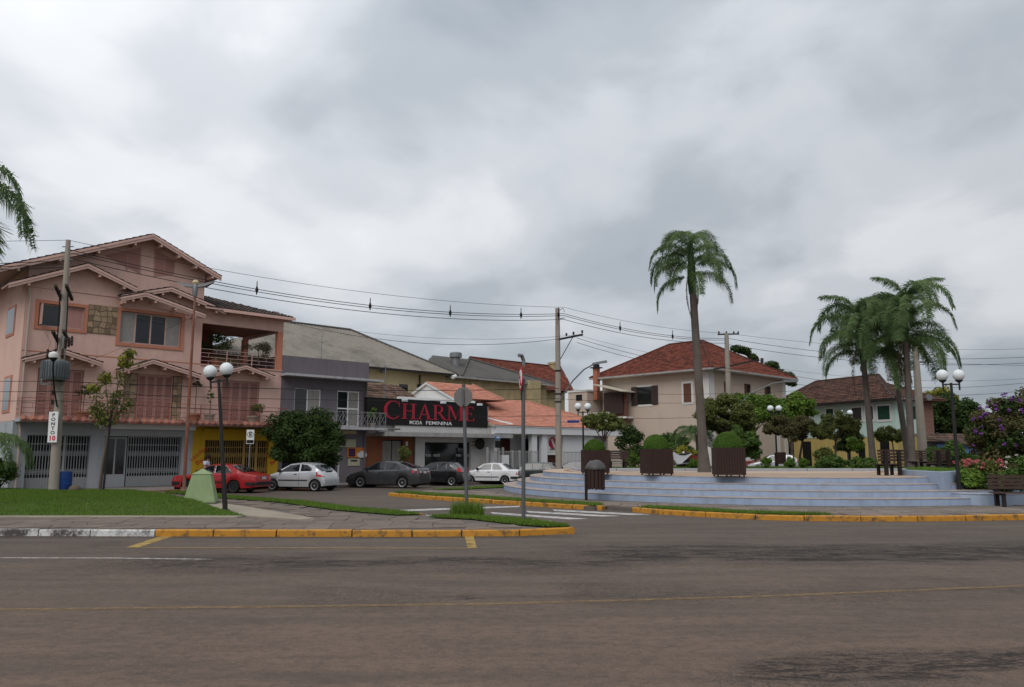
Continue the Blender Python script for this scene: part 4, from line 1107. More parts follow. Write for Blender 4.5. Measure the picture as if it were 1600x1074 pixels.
for z in (3.56, 4.42): mb.box(x0, x1, -1.06, -1.03, z, z + .03)
x = x0
while x < x1:
    mb.box(x, x + .03, -1.06, -1.03, 3.5, 4.44)
    if x + .45 < x1:
        mb.bar((x, -1.045, 3.58), (x + .45, -1.045, 4.42), .018); mb.bar((x + .45, -1.045, 3.58), (x, -1.045, 4.42), .018)
        mb.bar((x, -1.045, 4.0), (x + .225, -1.045, 4.42), .014); mb.bar((x + .225, -1.045, 3.58), (x + .45, -1.045, 4.0), .014)
    x += .45
mb.box(x1 - .03, x1, -1.06, -.02, 4.42, 4.45).box(x1 - .03, x1, -1.06, -.02, 3.56, 3.59)
GB.part('balcony_railing', mb, 'iron_white')
GB.part('downpipe', MB().tube([(18.95, -.1, 6.4), (18.95, -.1, 3.5), (18.95, -.1, 0)], .055, 8), 'grey_wall')
GB.part('drain_spout', MB().tube([(GX1 + .4, -1.0, 3.42), (GX1 + 1.9, -1.05, 3.44)], .06, 8), 'sign_grey')
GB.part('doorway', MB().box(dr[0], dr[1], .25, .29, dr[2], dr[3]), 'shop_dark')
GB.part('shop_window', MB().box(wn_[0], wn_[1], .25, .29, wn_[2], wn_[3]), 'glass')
GB.part('door_frame', MB().box(dr[1], dr[1] + .12, -.03, .2, -.3, 2.8), 'slab_grey')
def board(B, a, b, m, y=-.03, name='notice_board', th=.03):
    (x0, z1), (x1, z0) = sl(*a, y), sl(*b, y)
    return B.part(name, MB().box(x0, x1, y, y + th, z0, z1), m)
board(GB, (527, 672.5), (557, 678.5), 'cream_band', -.05, 'cream_sign')
o = board(GB, (527, 686.5), (556, 699), 'poster', -.06, 'poster_board', .05)
(x0, z1), (x1, z0) = sl(531, 688, -.07), sl(540, 697, -.07)
GB.part('picture', MB().box(x0, x1, -.07, -.062, z0, z1), 'purple_ink', o)
o = board(GB, (543, 699.5), (571, 715), 'poster_orange', -.05, 'poster_board', .04)
(x0, z1), (x1, z0) = sl(545, 701, -.06), sl(555, 713.5, -.06)
GB.part('picture', MB().box(x0, x1, -.06, -.052, z0, z1), 'purple_ink', o)
cx_, cz_ = sl(565.5, 711, -.07)
mb = MB()
for dx, dz, r0 in ((-.22, 0, .14), (0, .05, .2), (.22, 0, .15), (.1, -.06, .13), (-.1, -.06, .13)): mb.lathe([(r0, -.012 + .002 * dx), (r0, .012 + .002 * dx)], 16, (cx_ + dx, -.068, cz_ + dz), 'y')
GB.part('cloud_emblem', mb, 'poster_white', o)
o = board(GB, (544, 717), (562, 728), 'poster', -.05, 'notice_board')
(x0, z1), (x1, z0) = sl(548, 719, -.056), sl(558, 721.5, -.056)
GB.part('picture', MB().box(x0, x1, -.056, -.05, z0, z1), 'black_board', o)
board(GB, (469, 701), (484, 723), 'poster_white', .2, 'notice_board'); board(GB, (486, 703), (512, 724), 'poster_green', .2, 'poster_board')
for (ax, az0, h_) in ((15.5, 7.72, 1.5), (17.6, 7.72, .0)):
    if h_: 
        mb = MB().tube([(ax + 1.6, 2.5, az0), (ax + 1.6, 2.5, az0 + 1.9)], .02, 6).tube([(ax + 1.3, 2.5, az0 + 1.4), (ax + 2.0, 2.5, az0 + 1.5)], .012, 5)
        for k in range(4): mb.tube([(ax + 1.4 + k * .15, 2.3, az0 + 1.42 + k * .02), (ax + 1.4 + k * .15, 2.7, az0 + 1.42 + k * .02)], .008, 5)
        GB.part('antenna', mb, 'galv')

# ---------------------------------------------------------------- fashion shop with the black sign
mat('shop_white', (0.50, 0.485, 0.47), 0.85, 0.08, 1.0, 0.2, 30, streak=0.2, dirt=(0.36, 0.33, 0.30), dirt_amt=.4)
mat('wood_panel', (0.20, 0.068, 0.030), 0.55, 0.25, 1.2, streak=0.3)
mat('canopy_grey', (0.33, 0.32, 0.31), 0.9, 0.15, 1.5, 0.2, 30, streak=0.5, dirt=(0.17, 0.16, 0.15), dirt_amt=.6)
mat('tile_base', (0.06, 0.04, 0.07), 0.5, 0.3, 6)
CX0, CX1 = 19.12, 29.6
CS = Bld(ST, 'fashion_shop', 'low white fashion shop with large black sign and red lettering', 'shop', CX0, 0, -.3)
wx0, wz1 = sl(664, 691); wx1, _ = sl(736, 691); px0, pz1 = sl(577, 685); px1, _ = sl(649, 686)
gx0, gz1 = sl(600, 687); gx1, _ = sl(632, 688)
mb = gridwall(MB(), px1, CX1, -.6, 4.4, [(wx0, wx1, .35, wz1)], 0, .3)
mb.box(px1, CX1, .3, 10, -.6, 4.6).box(CX0, px1, 1.0, 10, -.6, 4.6)
mb.box(CX0, CX1, -.05, .3, 3.2, 5.3).box(CX1 - .2, CX1, .3, 10, 4.6, 5.3)
mb.box(CX0 + 2, CX1, -.34, -.052, 3.26, 3.74)
CS.part('wall', mb, 'shop_white')
CS.part('canopy', MB().box(CX0 + .7, CX1 + 1.4, -1.25, -.052, 2.98, 3.25), 'canopy_grey')
mbp = MB()
gridwall(mbp, CX0 + .02, px1, -.6, 2.98, [(gx0, gx1, .1, gz1)], .15, .2)
mbp.box(CX0 + .02, px1, .36, .99, -.6, 2.98)
wp = CS.part('wood_panelling', mbp, 'wood_panel')
for k in range(14):
    z = .1 + k * .2; CS.part('board_joint', MB().box(gx1 + .05, px1 - .02, .142, .149, z, z + .012), 'black_paint', wp)
window(CS, gx0 + .02, gx1 - .02, .12, gz1 - .02, .28, 2, 1, 'dark_metal', 'glass_curtain', .06, name='shop_window')
window(CS, wx0 + .02, wx1 - .02, .37, wz1 - .02, .22, 1, 1, 'dark_metal', 'glass', .06, name='shop_window')
for a, b, s_ in (((676, 712), .055, '9:00 - 18:30'), ((723, 712), .055, '9:00 - 12:00')):
    lx, lz = sl(*a, .2); text('lettering', s_, .26, 'white_metal', CS.root, (lx - CX0, .2, lz + .3), ext=.002)
CS.part('base_tiles', MB().box(px1, CX1, -.03, -.001, -.6, .5), 'tile_base')
CS.part('wall_light', MB().box(sl(635.5, 690)[0], sl(638, 690)[0], .05, .15, sl(636, 697)[1], sl(636, 690)[1]), 'globe_white')
sx0, sz1 = sl(574, 621, -.4); sx1, _ = sl(762, 631, -.4); sz0 = sl(762, 668, -.4)[1]
sz1 = 5.42; sz0 = 3.72
sign = CS.part('sign_board', MB().box(sx0, sx1, -.4, -.06, sz0, sz1), 'black_board')
CS.part('sign_edge', MB().box(sx0 - .02, sx1 + .02, -.42, -.05, sz1, sz1 + .05), 'dark_metal', sign)
# serif capitals, drawn in a unit box (width per letter, height 1)
def glyph(mb, ch, x, z, w, h, y0, y1):
    def P(poly): mb.prism([(x + a * w, z + b * h) for a, b in poly], 'y', y0, y1)
    def bx(a0, a1, b0, b1): P([(a0, b0), (a1, b0), (a1, b1), (a0, b1)])
    def serif(a0, a1, b): bx(a0, a1, b, b + .045) if b < .5 else bx(a0, a1, b - .045, b)
    if ch == 'H':
        for s0 in (.14, .70): bx(s0, s0 + .16, 0.0, 1); serif(s0 - .12, s0, 0); serif(s0 + .16, s0 + .28, 0); serif(s0 - .12, s0, 1); serif(s0 + .16, s0 + .28, 1)
        bx(.30, .70, .50, .555)
    elif ch == 'A':
        P([(.08, 0), (.16, 0), (.50, .93), (.47, 1.0)]); P([(.70, 0), (.90, 0), (.53, 1.02), (.46, 1.0)])
        bx(.245, .68, .31, .36); serif(-.02, .28, 0); serif(.60, 1.02, 0)
    elif ch == 'R':
        bx(.12, .28, 0, 1); serif(0, .12, 0); serif(.28, .42, 0); serif(0, .12, 1)
        o, i = [], []
        for k in range(13):
            a = math.pi / 2 - math.pi * k / 12; o.append((.42 + .36 * math.cos(a), .735 + .265 * math.sin(a))); i.append((.42 + .19 * math.cos(a), .735 + .215 * math.sin(a)))
        P([(.281, 1.0)] + o + [(.281, .47)] + [(.281, .52)] + i[::-1] + [(.281, .95)])
        P([(.40, .468), (.58, .468), (.96, .045), (1.04, .045), (1.04, 0), (.80, 0)])
    elif ch == 'M':
        bx(.10, .155, 0, .97); serif(-.02, .10, 0); serif(.155, .27, 0); serif(-.02, .10, 1)
        P([(.101, 1), (.24, 1), (.54, .22), (.49, .02)]); P([(.49, .02), (.545, .22), (.80, 1), (.755, .86)])
        bx(.755, .90, 0, 1.0); serif(.65, .755, 0); serif(.90, 1.0, 0); serif(.90, 1.0, 1)
    elif ch == 'E':
        bx(.14, .32, 0, 1); serif(0, .14, 0); serif(0, .14, 1)
        bx(.32, .86, .955, 1); bx(.32, .92, 0, .045); bx(.32, .68, .49, .535)
        P([(.86, 1), (.78, .955), (.83, .78), (.86, .78)]); P([(.92, .0), (.84, .045), (.90, .24), (.93, .24)]); P([(.68, .40), (.68, .62), (.65, .62), (.65, .40)])
    elif ch == 'C':
        o, i = [], []
        for k in range(25):
            a = R(42) + R(276) * k / 24; o.append((.53 + .53 * math.cos(a), .5 + .53 * math.sin(a))); i.append((.58 + .40 * math.cos(a), .5 + .47 * math.sin(a)))
        P(o + i[::-1]); P([(.90, .98), (.94, .98), (.95, .68), (.91, .68)])
mb = MB()
L0, L1 = sl(600, 640, -.42)[0], sl(743, 640, -.42)[0]
lb, big, small = sz0 + .44, 1.16, 1.02
ws = [(c, w) for c, w in zip('CHARME', (1.45, 1.42, 1.36, 1.32, 1.72, 1.05))]
k = (L1 - L0) / sum(w for _, w in ws); x = L0
for i, (c, w) in enumerate(ws):
    glyph(mb, c, x, lb - (.02 if i == 0 else 0), w * k * .95, (big if i == 0 else small), -.425, -.402); x += w * k
CS.part('lettering', mb, 'sign_red', sign)
tx0, tx1 = sl(640, 660, -.41)[0], sl(706, 660, -.41)[0]
for w_, a_, b_ in (('MODA', 0, .285), ('FEMININA', .375, 1)):
    text('lettering', w_, .35, 'white_paint', sign, (tx0 + (tx1 - tx0) * (a_ + b_) / 2 - CX0, -.405, sz0 + .20 + .3), ext=.006, bold=.001, width=(tx1 - tx0) * (b_ - a_))
for px, py in ((632, 626), (692, 631), (749, 634.5)):
    lx, lz = sl(px, py, -.7); lz = sz1 - .03
    CS.part('flood_lamp', MB().box(lx - .16, lx + .16, -.86, -.62, lz - .1, lz + .05), 'globe_white', sign)
    CS.part('lamp_arm', MB().tube([(lx, -.62, lz), (lx, -.42, lz + .04)], .02, 6), 'dark_metal', sign)
lx, lz = sl(750, 693.5, -.5)
CS.part('round_sign', MB().lathe([(.42, -.05), (.42, .05)], 24, (lx, -.5, lz), 'y').tube([(lx - .42, -.5, lz + .12), (lx - .75, -.3, lz + .12), (lx - .75, 0, lz + .12)], .025, 6).tube([(lx - .42, -.5, lz - .12), (lx - .75, -.3, lz - .12)], .025, 6), 'black_board')
# roof behind the sign: white pediment and orange tiles
mat('tile_orange', (0.45, 0.200, 0.140), 0.8, 0.12, 1.5, tint=0.18, dirt=(0.33, 0.13, 0.09), dirt_amt=.4, dirt_scale=.8)
mat('tile_old', (0.12, 0.075, 0.055), 0.95, 0.35, 2, 0.3, 20, tint=0.4, dirt=(0.05, 0.042, 0.035), dirt_amt=.7)
mat('tile_redbrown', (0.150, 0.042, 0.026), 0.9, 0.3, 1.2, 0.2, 20, tint=0.4, dirt=(0.075, 0.035, 0.028), dirt_amt=.75, dirt_scale=.7)
mat('tile_brown', (0.095, 0.048, 0.036), 0.9, 0.3, 1.2, 0.2, 20, tint=0.42, dirt=(0.06, 0.038, 0.032), dirt_amt=.7, dirt_scale=.7)
GY = 2.6
fe = sl(708, 621, GY); xg = fe[0]
(ry_, rz_) = ST.S(668, 599.5, xg); (by_, bz_) = ST.S(646, 613, xg); bz_ = fe[1]; by_ = 2 * ry_ - GY
ped = CS.part('pediment', MB().prism([(GY, fe[1] - .1), (ry_, rz_ - .1), (by_, bz_ - .1)], 'x', xg, xg + .2).box(xg + .02, xg + .2, GY, by_, 4.5, fe[1] - .1), 'white_paint')
CS.part('bargeboard', MB().prism([(GY - .35, fe[1] - .28), (ry_, rz_ - .06), (ry_, rz_ + .1), (GY - .35, fe[1] - .1)], 'x', xg - .18, xg - .05).prism([(by_ + .35, bz_ - .28), (ry_, rz_ - .06), (ry_, rz_ + .1), (by_ + .35, bz_ - .1)], 'x', xg - .18, xg - .05), 'white_metal', ped)
CS.part('white_parapet', MB().box(sl(620, 622, 1.6)[0], CX1 - .2, 1.2, 1.6, 4.6, sl(700, 625, 1.6)[1]), 'white_paint')
xe = sl(738, 606, ry_)[0]; xe2 = sl(784, 625, GY)[0]
tm = tiles((xg - .2, GY - .35, fe[1] - .08), (xe2, GY - .35, fe[1] - .08), (xe, ry_, rz_ + .12), (xg - .2, ry_, rz_ + .12), .21, .38, .05, .03, 60)
tiles((xe2, GY - .35, fe[1] - .08), (xe2, by_ + .3, fe[1] - .08), (xe, ry_, rz_ + .12), (xe, ry_, rz_ + .12), .21, .38, .05, .03, 61, tm)
rt_ = tag(CS.part('roof_tiles', tm, 'tile_orange'), kind='stuff')
CS.part('hip_cap', capline((xe2, GY - .35, fe[1]), (xe, ry_, rz_ + .18), .1), 'tile_orange')
oa = sl(575, 626, 3.0); ob = sl(625, 603, 3.5); oc = sl(652, 620, 3.0)
tm = tiles((CX0 - .3, 1.2, 5.1), (oc[0], 1.2, 5.1), (ob[0] + .3, 4.4, ob[1] + .35), (CX0 + .3, 4.4, ob[1] - .1), .22, .36, .05, .03, 62)
tag(CS.part('roof_tiles', tm, 'tile_old', label='old dark brown tiles behind the sign'), kind='stuff')
mb = MB().tube([(21.5, 1.5, 4.6), (21.5, 1.5, 7.9)], .035, 6).tube([(21.2, 1.5, 7.7), (21.9, 1.5, 7.8)], .02, 5)
for k in range(4): mb.tube([(21.25 + k * .18, 1.3, 7.72 + k * .02), (21.25 + k * .18, 1.7, 7.72 + k * .02)], .01, 5)
CS.part('antenna', mb, 'galv')

# ---------------------------------------------------------------- white house with orange roof
mat('house_white', (0.62, 0.62, 0.63), 0.8, 0.05, 1.2, 0.1, 30, streak=0.12)
mat('door_brown', (0.07, 0.026, 0.018), 0.6, 0.2, 2)
mat('fence_grey', (0.30, 0.295, 0.29), 0.6, 0.1, 3)
WH = Bld(ST, 'white_house', 'low white house with orange tiled hip roof and grey bar fence', 'house', 29.8, 0, -.3)
ex1 = sl(972, 680, -.9)[0]
mb = MB().box(29.75, 36.2, 1.6, 10, -.6, 3.3).box(36.2, ex1 - .8, .2, 10, -.6, 3.3)
WH.part('wall', mb, 'house_white')
WH.part('fascia', MB().box(29.65, ex1, -.9, .5, 3.32, 3.86), 'house_white')
for px in (771, 830, 846):
    x = sl(px, 690, -.6)[0]; WH.part('pillar', MB().box(x, x + .55, -.7, -.3, -.6, 3.32), 'house_white')
for a, b in ((782, 797), (845, 862)):
    x0, x1 = sl(a, 690, 1.5)[0], sl(b, 690, 1.5)[0]; WH.part('door', MB().box(x0, x1, 1.5 if a < 800 else .1, 1.6 if a < 800 else .2, -.4, 3.1), 'door_brown')
x0, x1 = sl(842, 690, -.1)[0], sl(866, 690, -.1)[0]
WH.part('brown_panel', MB().box(x0, x1, -.1, .2, -.4, 3.2), 'door_brown')
window(WH, sl(818, 690, 1.5)[0], sl(834, 690, 1.5)[0], .6, 3.0, 1.5, 2, 1, 'dark_metal', 'glass', .06)
WH.part('garage_wall', MB().box(sl(880, 690, -.5)[0], sl(928, 690, -.5)[0], -.5, .2, -.6, 3.3), 'house_white')
WH.part('porch_recess', MB().box(sl(930, 690, 0)[0], ex1 - .9, .05, .19, -.5, 3.2), 'slab_grey')
rz, ry = 3.9, -.95
rp = sl(818, 627, 6.0); ra = sl(762, 624, 6.0)
RL_, RRr = (29.4, 6.0, rp[1]), (rp[0], 6.0, rp[1])
tm = tiles((29.4, ry, rz), (ex1 + .2, ry, rz), RRr, RL_, .21, .38, .05, .03, 70)
tiles((ex1 + .2, ry, rz), (ex1 + .2, 12.5, rz), RRr, RRr, .21, .38, .05, .03, 71, tm)
tag(WH.part('roof_tiles', tm, 'tile_orange'), kind='stuff')
WH.part('roof_underside', flatroof([(29.4, ry, rz - .02), (ex1 + .2, ry, rz - .02), (RRr[0], RRr[1], RRr[2] - .05), (RL_[0], RL_[1], RL_[2] - .05)], .05), 'house_white')
WH.part('hip_cap', capline((ex1 + .2, ry, rz + .05), (RRr[0], RRr[1], RRr[2] + .05), .1), 'tile_orange')
va, vb = sl(766, 652, -.2), sl(800, 667, -.9)
WH.part('valley_gutter', MB().tube([(va[0] - .3, 1.2, va[1] + .15), (vb[0], -.95, 4.0)], .09, 6), 'house_white')
# front fence
FY = -1.5
mb = MB(); fx0, fx1 = sl(762, 700, FY)[0], sl(845, 700, FY)[0]
x = fx0; gzf = -.15
while x < fx1:
    mb.box(x - .012, x + .012, FY, FY + .025, gzf, 2.05); x += .13
for z in (.1, 1.95): mb.box(fx0, fx1, FY - .01, FY + .035, z, z + .05)
fn = Bld(ST, 'bar_fence', 'grey vertical bar fence and gates before the white house', 'fence', fx0, FY, -.2)
fn.part('bars', mb, 'fence_grey')
for px in (762, 779, 786, 801, 812, 829):
    x = sl(px, 700, FY)[0]; fn.part('post', MB().box(x - .06, x + .06, FY - .05, FY + .08, -.2, 2.3 if px < 790 else 2.1), 'fence_grey')
x = sl(789, 700, FY)[0]; fn.part('pillar', MB().box(x - .32, x + .32, FY - .1, FY + .3, -.2, 1.75), 'house_white')
mb = MB(); gx0_, gx1_ = sl(880, 700, FY)[0], sl(1000, 700, FY)[0]; x = gx0_
while x < gx1_: mb.box(x - .014, x + .014, FY, FY + .025, gzf, 2.0); x += .16
for z in (.1, 1.0, 1.92): mb.box(gx0_, gx1_, FY - .01, FY + .035, z, z + .06)
mb.box(gx0_, gx1_, FY + .03, FY + .04, .1, 1.95) if False else None
fn.part('gate', mb, 'fence_grey')
bx0, bz1 = sl(852.5, 680.5, -.3); bx1, bz0 = sl(866.5, 711, -.3)
BN = Bld(ST, 'banner', 'white hanging banner with a red disc on the brown panel', 'banner', bx0, -.3, bz0)
bo = BN.part('cloth', MB().box(bx0, bx1 + .6, -.32, -.3, bz0, bz1), 'white_paint')
bc = (bx0 + (bx1 + .4 - bx0) * .55, bz0 + (bz1 - bz0) * .62)
BN.part('red_disc', MB().lathe([(.46, -.01), (.46, .01)], 28, (bc[0], -.325, bc[1]), 'y'), 'sign_red', bo)
BN.part('emblem', MB().prism([(bc[0] - .22, bc[1] + .28), (bc[0] + .02, bc[1] + .36), (bc[0] + .1, bc[1] + .1), (bc[0] + .3, bc[1] - .3), (bc[0] + .12, bc[1] - .4), (bc[0] - .06, bc[1] - .02)], 'y', -.342, -.33), 'poster_white', bo)
text('lettering', 'ecafic', .30, 'black_paint', BN.root, (bc[0] - bx0, -.025, bz0 + .45 - bz0), ext=.002, bold=.008)
BN.part('small_print', MB().box(bc[0] - .5, bc[0] + .3, -.326, -.322, bz0 + .2, bz0 + .24), 'post_grey', bo)

# ---------------------------------------------------------------- roofs behind the shops
mat('fibre_cement', (0.24, 0.215, 0.18), 0.95, 0.12, 1.2, 0.2, 20, dirt=(0.10, 0.092, 0.08), dirt_amt=.85, dirt_scale=.35)
mat('fibre_dark', (0.105, 0.10, 0.092), 0.95, 0.15, 1.2, 0.2, 20, dirt=(0.06, 0.058, 0.055), dirt_amt=.7, dirt_scale=.4)
mat('cream_wall', (0.46, 0.37, 0.21), 0.85, 0.08, 1, 0.2, 30, streak=0.2)
mat('old_yellow', (0.42, 0.34, 0.19), 0.9, 0.12, 1, 0.2, 30, streak=0.55, dirt=(0.22, 0.19, 0.14), dirt_amt=.6)
def corr(EL, ER, RR_, RL, pitch=.18, amp=.03, cl=1.8):
    return tiles(EL, ER, RR_, RL, pitch, .22, amp, .003, 5)
BH = Bld(ST, 'cream_hall', 'large cream hall under a stained grey hipped roof behind the grey house', 'building', 12.0, 8, 0)
by0, byr = 8.0, 13.6
ec = sl(714, 583, by0); ez = 8.55; rl, rr = sl(447, 506, byr), sl(547, 514, byr); rzz = (rl[1] + rr[1]) / 2
tm = corr((11.0, by0, ez), (ec[0], by0, ez), (rr[0], byr, rzz), (rl[0], byr, rzz), .3, .035, 1.6)
t2 = corr((ec[0], by0, ez), (ec[0], 19.2, ez), (rr[0], byr, rzz), (rr[0], byr, rzz), .3, .035, 1.6)
tm.v_off = 0
o_ = len(tm.v); tm.v += t2.v; tm.f += [tuple(i + o_ for i in f) for f in t2.f]; tm.m += t2.m; tm.t += t2.t
tag(BH.part('roof', tm, 'fibre_cement'), kind='stuff')
BH.part('ridge_cap', MB().tube([(ec[0], by0, ez + .06), (rr[0], byr, rzz + .05), (rl[0], byr, rzz + .05)], .1, 6), 'fibre_dark')
BH.part('wall', MB().box(12.0, ec[0] - .7, by0 + .7, 18.5, 0, ez - .05), 'cream_wall')
BH.part('gutter', MB().box(11.0, ec[0] + .1, by0 - .12, by0 + .08, ez - .16, ez - .02).box(ec[0] - .02, ec[0] + .12, by0, 19, ez - .16, ez - .02), 'dark_metal')
for a, b in ((594, 608), (624, 637), (575, 581), (652, 658)):
    y = by0 + .68; x0, z1 = sl(a, 600.5, y); x1, _ = sl(b, 600.5, y); w_ = BH.part('window', MB().box(x0, x1, y - .02, y + .1, z1 - .9, z1), 'dark_metal')
    BH.part('pane', MB().box(x0 + .06, x1 - .06, y - .03, y - .02, z1 - .84, z1 - .06), 'glass', w_)
x_ = sl(656, 600, by0 + .6)[0]; BH.part('downpipe', MB().tube([(x_, by0 + .6, 8.3), (x_, by0 + .6, 5)], .06, 6), 'dark_metal')
x_, z_ = sl(597, 580, by0 + .4); BH.part('wall_lamp', MB().lathe([(0.02, -.2), (.22, -.12), (.24, .1), (.1, .2)], 12, (x_, by0 + .3, z_)), 'sign_grey')
mb = MB().tube([(sl(712, 588, by0 - .2)[0], by0 - .2, sl(712, 588, by0 - .2)[1]), (sl(706, 589, by0 - .2)[0], by0 - .3, sl(706, 590, by0 - .2)[1])], .16, 8)
BH.part('security_camera', mb, 'white_metal')
YB = Bld(ST, 'old_yellow_hall', 'weathered yellow hall with a grey hipped roof behind the orange tiles', 'building', 36.0, 14, 0)
y0 = 14.0; el, er = sl(690, 584, y0), sl(866, 599, y0); ez = (el[1] + er[1]) / 2 - .1; yr = 19.0; ap = sl(733, 561, yr); al = sl(700, 570, yr)
tm = corr((el[0] - 3, y0, ez), (er[0], y0, ez), (ap[0] + .1, yr, ap[1]), (al[0] - 2, yr, ap[1] - .1), .3, .035, 1.5)
tag(YB.part('roof', tm, 'fibre_dark'), kind='stuff')
YB.part('ridge_cap', MB().tube([(ap[0], yr, ap[1] + .08), (sl(722, 589, y0)[0], y0, ez + .1)], .1, 6).tube([(ap[0], yr, ap[1] + .06), (er[0], y0, ez + .08)], .1, 6), 'fibre_dark')
YB.part('wall', MB().box(el[0] - 2.5, er[0] - .6, y0 + .6, 20, 0, ez - .05).box(sl(829, 600, y0 - .5)[0], sl(845, 600, y0 - .5)[0], y0 - .5, y0 + 1, 0, sl(837, 595, y0 - .5)[1]), 'old_yellow')
YB.part('eave_board', MB().box(el[0] - 3, er[0], y0 - .08, y0 + .04, ez - .2, ez - .03), 'canopy_grey')
x_, z_ = sl(712, 568, 17); YB.part('roof_vent', MB().lathe([(.42, -1.2), (.42, .55), (.62, .6), (.62, 1.0), (.5, 1.1), (.05, 1.12)], 16, (x_, 17, z_)), 'galv', smooth=40)
RB = Bld(ST, 'red_roof_hall', 'tall hall with a long mottled red brown tiled roof behind the yellow hall', 'building', 46.0, 22, 0)
y0, yr = 20.0, 26.0; ra, rb = sl(734, 558, yr), sl(872, 575, yr); ee = sl(897, 613, y0); re_ = ee[1]
zr = (ra[1] + rb[1]) / 2
tm = tiles((ra[0] - 4, y0 + .0, re_), (ee[0], y0, re_), (rb[0] + .5, yr, zr), (ra[0], yr, zr), .3, .42, .06, .04, 80)
tiles((ee[0], y0, re_), (ee[0], 32, re_), (rb[0] + .5, yr, zr), (rb[0] + .5, yr, zr), .3, .42, .06, .04, 81, tm)
tag(RB.part('roof_tiles', tm, 'tile_redbrown'), kind='stuff')
RB.part('ridge_cap', capline((ra[0], yr, zr + .05), (rb[0] + .5, yr, zr + .05), .14), 'tile_redbrown')
RB.part('wall', MB().box(ra[0] - 3, ee[0] - .8, y0 + .8, 31, 0, re_ - .05), 'old_yellow')
x_, z_ = sl(865, 578, 25.6); RB.part('chimney', MB().box(x_ - .5, x_ + .5, 25, 26, z_ - 2, z_ + .7).box(x_ - .6, x_ + .6, 24.9, 26.1, z_ + .7, z_ + .95), 'old_yellow')
x_, z_ = sl(818, 566, 25.4); RB.part('flue', MB().tube([(x_, 25.4, z_ - 1.2), (x_, 25.4, z_ + .2), (x_ - .3, 25.4, z_ + .8), (x_ - .8, 25.4, z_ + .75)], .24, 8), 'galv')
x_, z_ = sl(794, 585, 23); RB.part('flue', MB().tube([(x_, 23, z_ - .8), (x_, 23, z_ + .6)], .17, 8), 'galv')

# ---------------------------------------------------------------- beige house
mat('beige_wall', (0.47, 0.385, 0.315), 0.85, 0.07, 0.7, 0.15, 30, streak=0.08, dirt=(0.36, 0.29, 0.24), dirt_amt=.3, dirt_scale=.4)
mat('off_white', (0.60, 0.58, 0.55), 0.8, 0.06, 1.5, streak=0.12)
mat('shutter_brown', (0.045, 0.03, 0.026), 0.7, 0.2, 3)
mat('wood_brown', (0.11, 0.05, 0.035), 0.7, 0.2, 3)
mat('awning', (0.45, 0.42, 0.33), 0.7, 0.1, 2)
K = at(1113, 740, 70)[:2]
BF = Frame(K, ANG)
BG = Bld(BF, 'beige_house', 'two storey beige house with red tiled hip roof and brown shutters', 'house', 0, 0, .3)
zE = BF.L(1113, 578)[1]; xr = BF.L(1226, 600)[0]; yl = BF.S(941, 600)[0]
o2 = .9
sh = [BF.S(997, 604), BF.S(1019, 633)]
mb = MB().box(0, xr, 0.14, yl, -.5, zE)
wins = [BF.L(a, b)[0] for a, b in ((1131.5, 610), (1140.5, 610), (1163, 610), (1173, 610), (1194.5, 610), (1204.5, 610))]
wz = [BF.L(1136, 628.5)[1], BF.L(1136, 596.5)[1]]
gridwall(mb, 0, xr, -.5, zE, [(wins[i], wins[i + 1], wz[0], wz[1]) for i in (0, 2, 4)] + [(BF.L(1173, 700)[0], BF.L(1188, 700)[0], .3, 3.6)], 0, .14)
BG.part('wall', mb, 'beige_wall')
for i in (0, 2, 4): window(BG, wins[i], wins[i + 1], wz[0], wz[1], .06, 2, 1, 'wood_brown', ['wood_brown', 'glass'] if i else 'wood_brown', .06, 'off_white', .16, -.08)
BG.part('doorway', MB().box(BF.L(1173, 700)[0], BF.L(1188, 700)[0], .12, .15, .3, 3.6), 'glass')
for a in (1168, 1213): BG.part('pilaster', MB().box(BF.L(a, 700)[0], BF.L(a + 5, 700)[0], -.12, -.002, -.3, 4.4), 'off_white')
BG.part('quoin', MB().box(-.06, .75, -.06, -.002, -.5, zE), 'off_white'); BG.part('quoin', MB().box(xr - .6, xr + .05, -.06, -.002, -.5, zE), 'off_white')
BG.part('quoin', MB().box(-.06, -.002, -.06, .7, -.5, zE), 'off_white')
# left facade (plane x = 0, facing the street)
y0, z1 = BF.S(1018, 604); y1, z0 = BF.S(997, 633)
ol = BG.part('window', swapxy(MB().box(min(y0, y1), max(y0, y1), -.03, .06, z0, z1)), 'glass')
BG.part('surround', swapxy(MB().box(min(y0, y1) - .2, max(y0, y1) + .2, -.02, .05, z1, z1 + .18).box(min(y0, y1) - .2, max(y0, y1) + .2, -.04, .05, z0 - .18, z0)), 'off_white', ol)
ya, yb = min(y0, y1), max(y0, y1)
for (a, b) in ((yb, yb + .75), (ya - .75, ya)): BG.part('shutter', swapxy(MB().box(a, b, -.09, -.04, z0 - .05, z1 + .05)), 'shutter_brown', ol)
y0, z1 = BF.S(1080, 599); y1, z0 = BF.S(1069, 629)
ol = BG.part('window', swapxy(MB().box(y0 - .22, y1 + .22, -.05, .05, z0 - .2, z1 + .2)), 'off_white')
BG.part('shutter', swapxy(MB().box(y0, y1, -.07, -.052, z0, z1)), 'wood_brown', ol)
A_, B_, D_ = (-o2, -o2, zE), (xr + o2, -o2, zE), (-o2, yl + o2, zE)
hx = xr / 2; (y1_, rz) = BF.S(1097, 533.5, hx); (y2_, _) = BF.S(1046, 537, hx)
y1_ = max(y1_, 2.5)
C1, C2 = (hx, y1_, rz), (hx, y2_, rz)
E_ = (xr + o2, yl + o2, zE)
tm = tiles(D_, A_, C1, C2, .3, .42, .06, .04, 90)
tiles(A_, B_, C1, C1, .3, .42, .06, .04, 91, tm)
tiles(B_, E_, C2, C1, .3, .42, .06, .04, 92, tm)
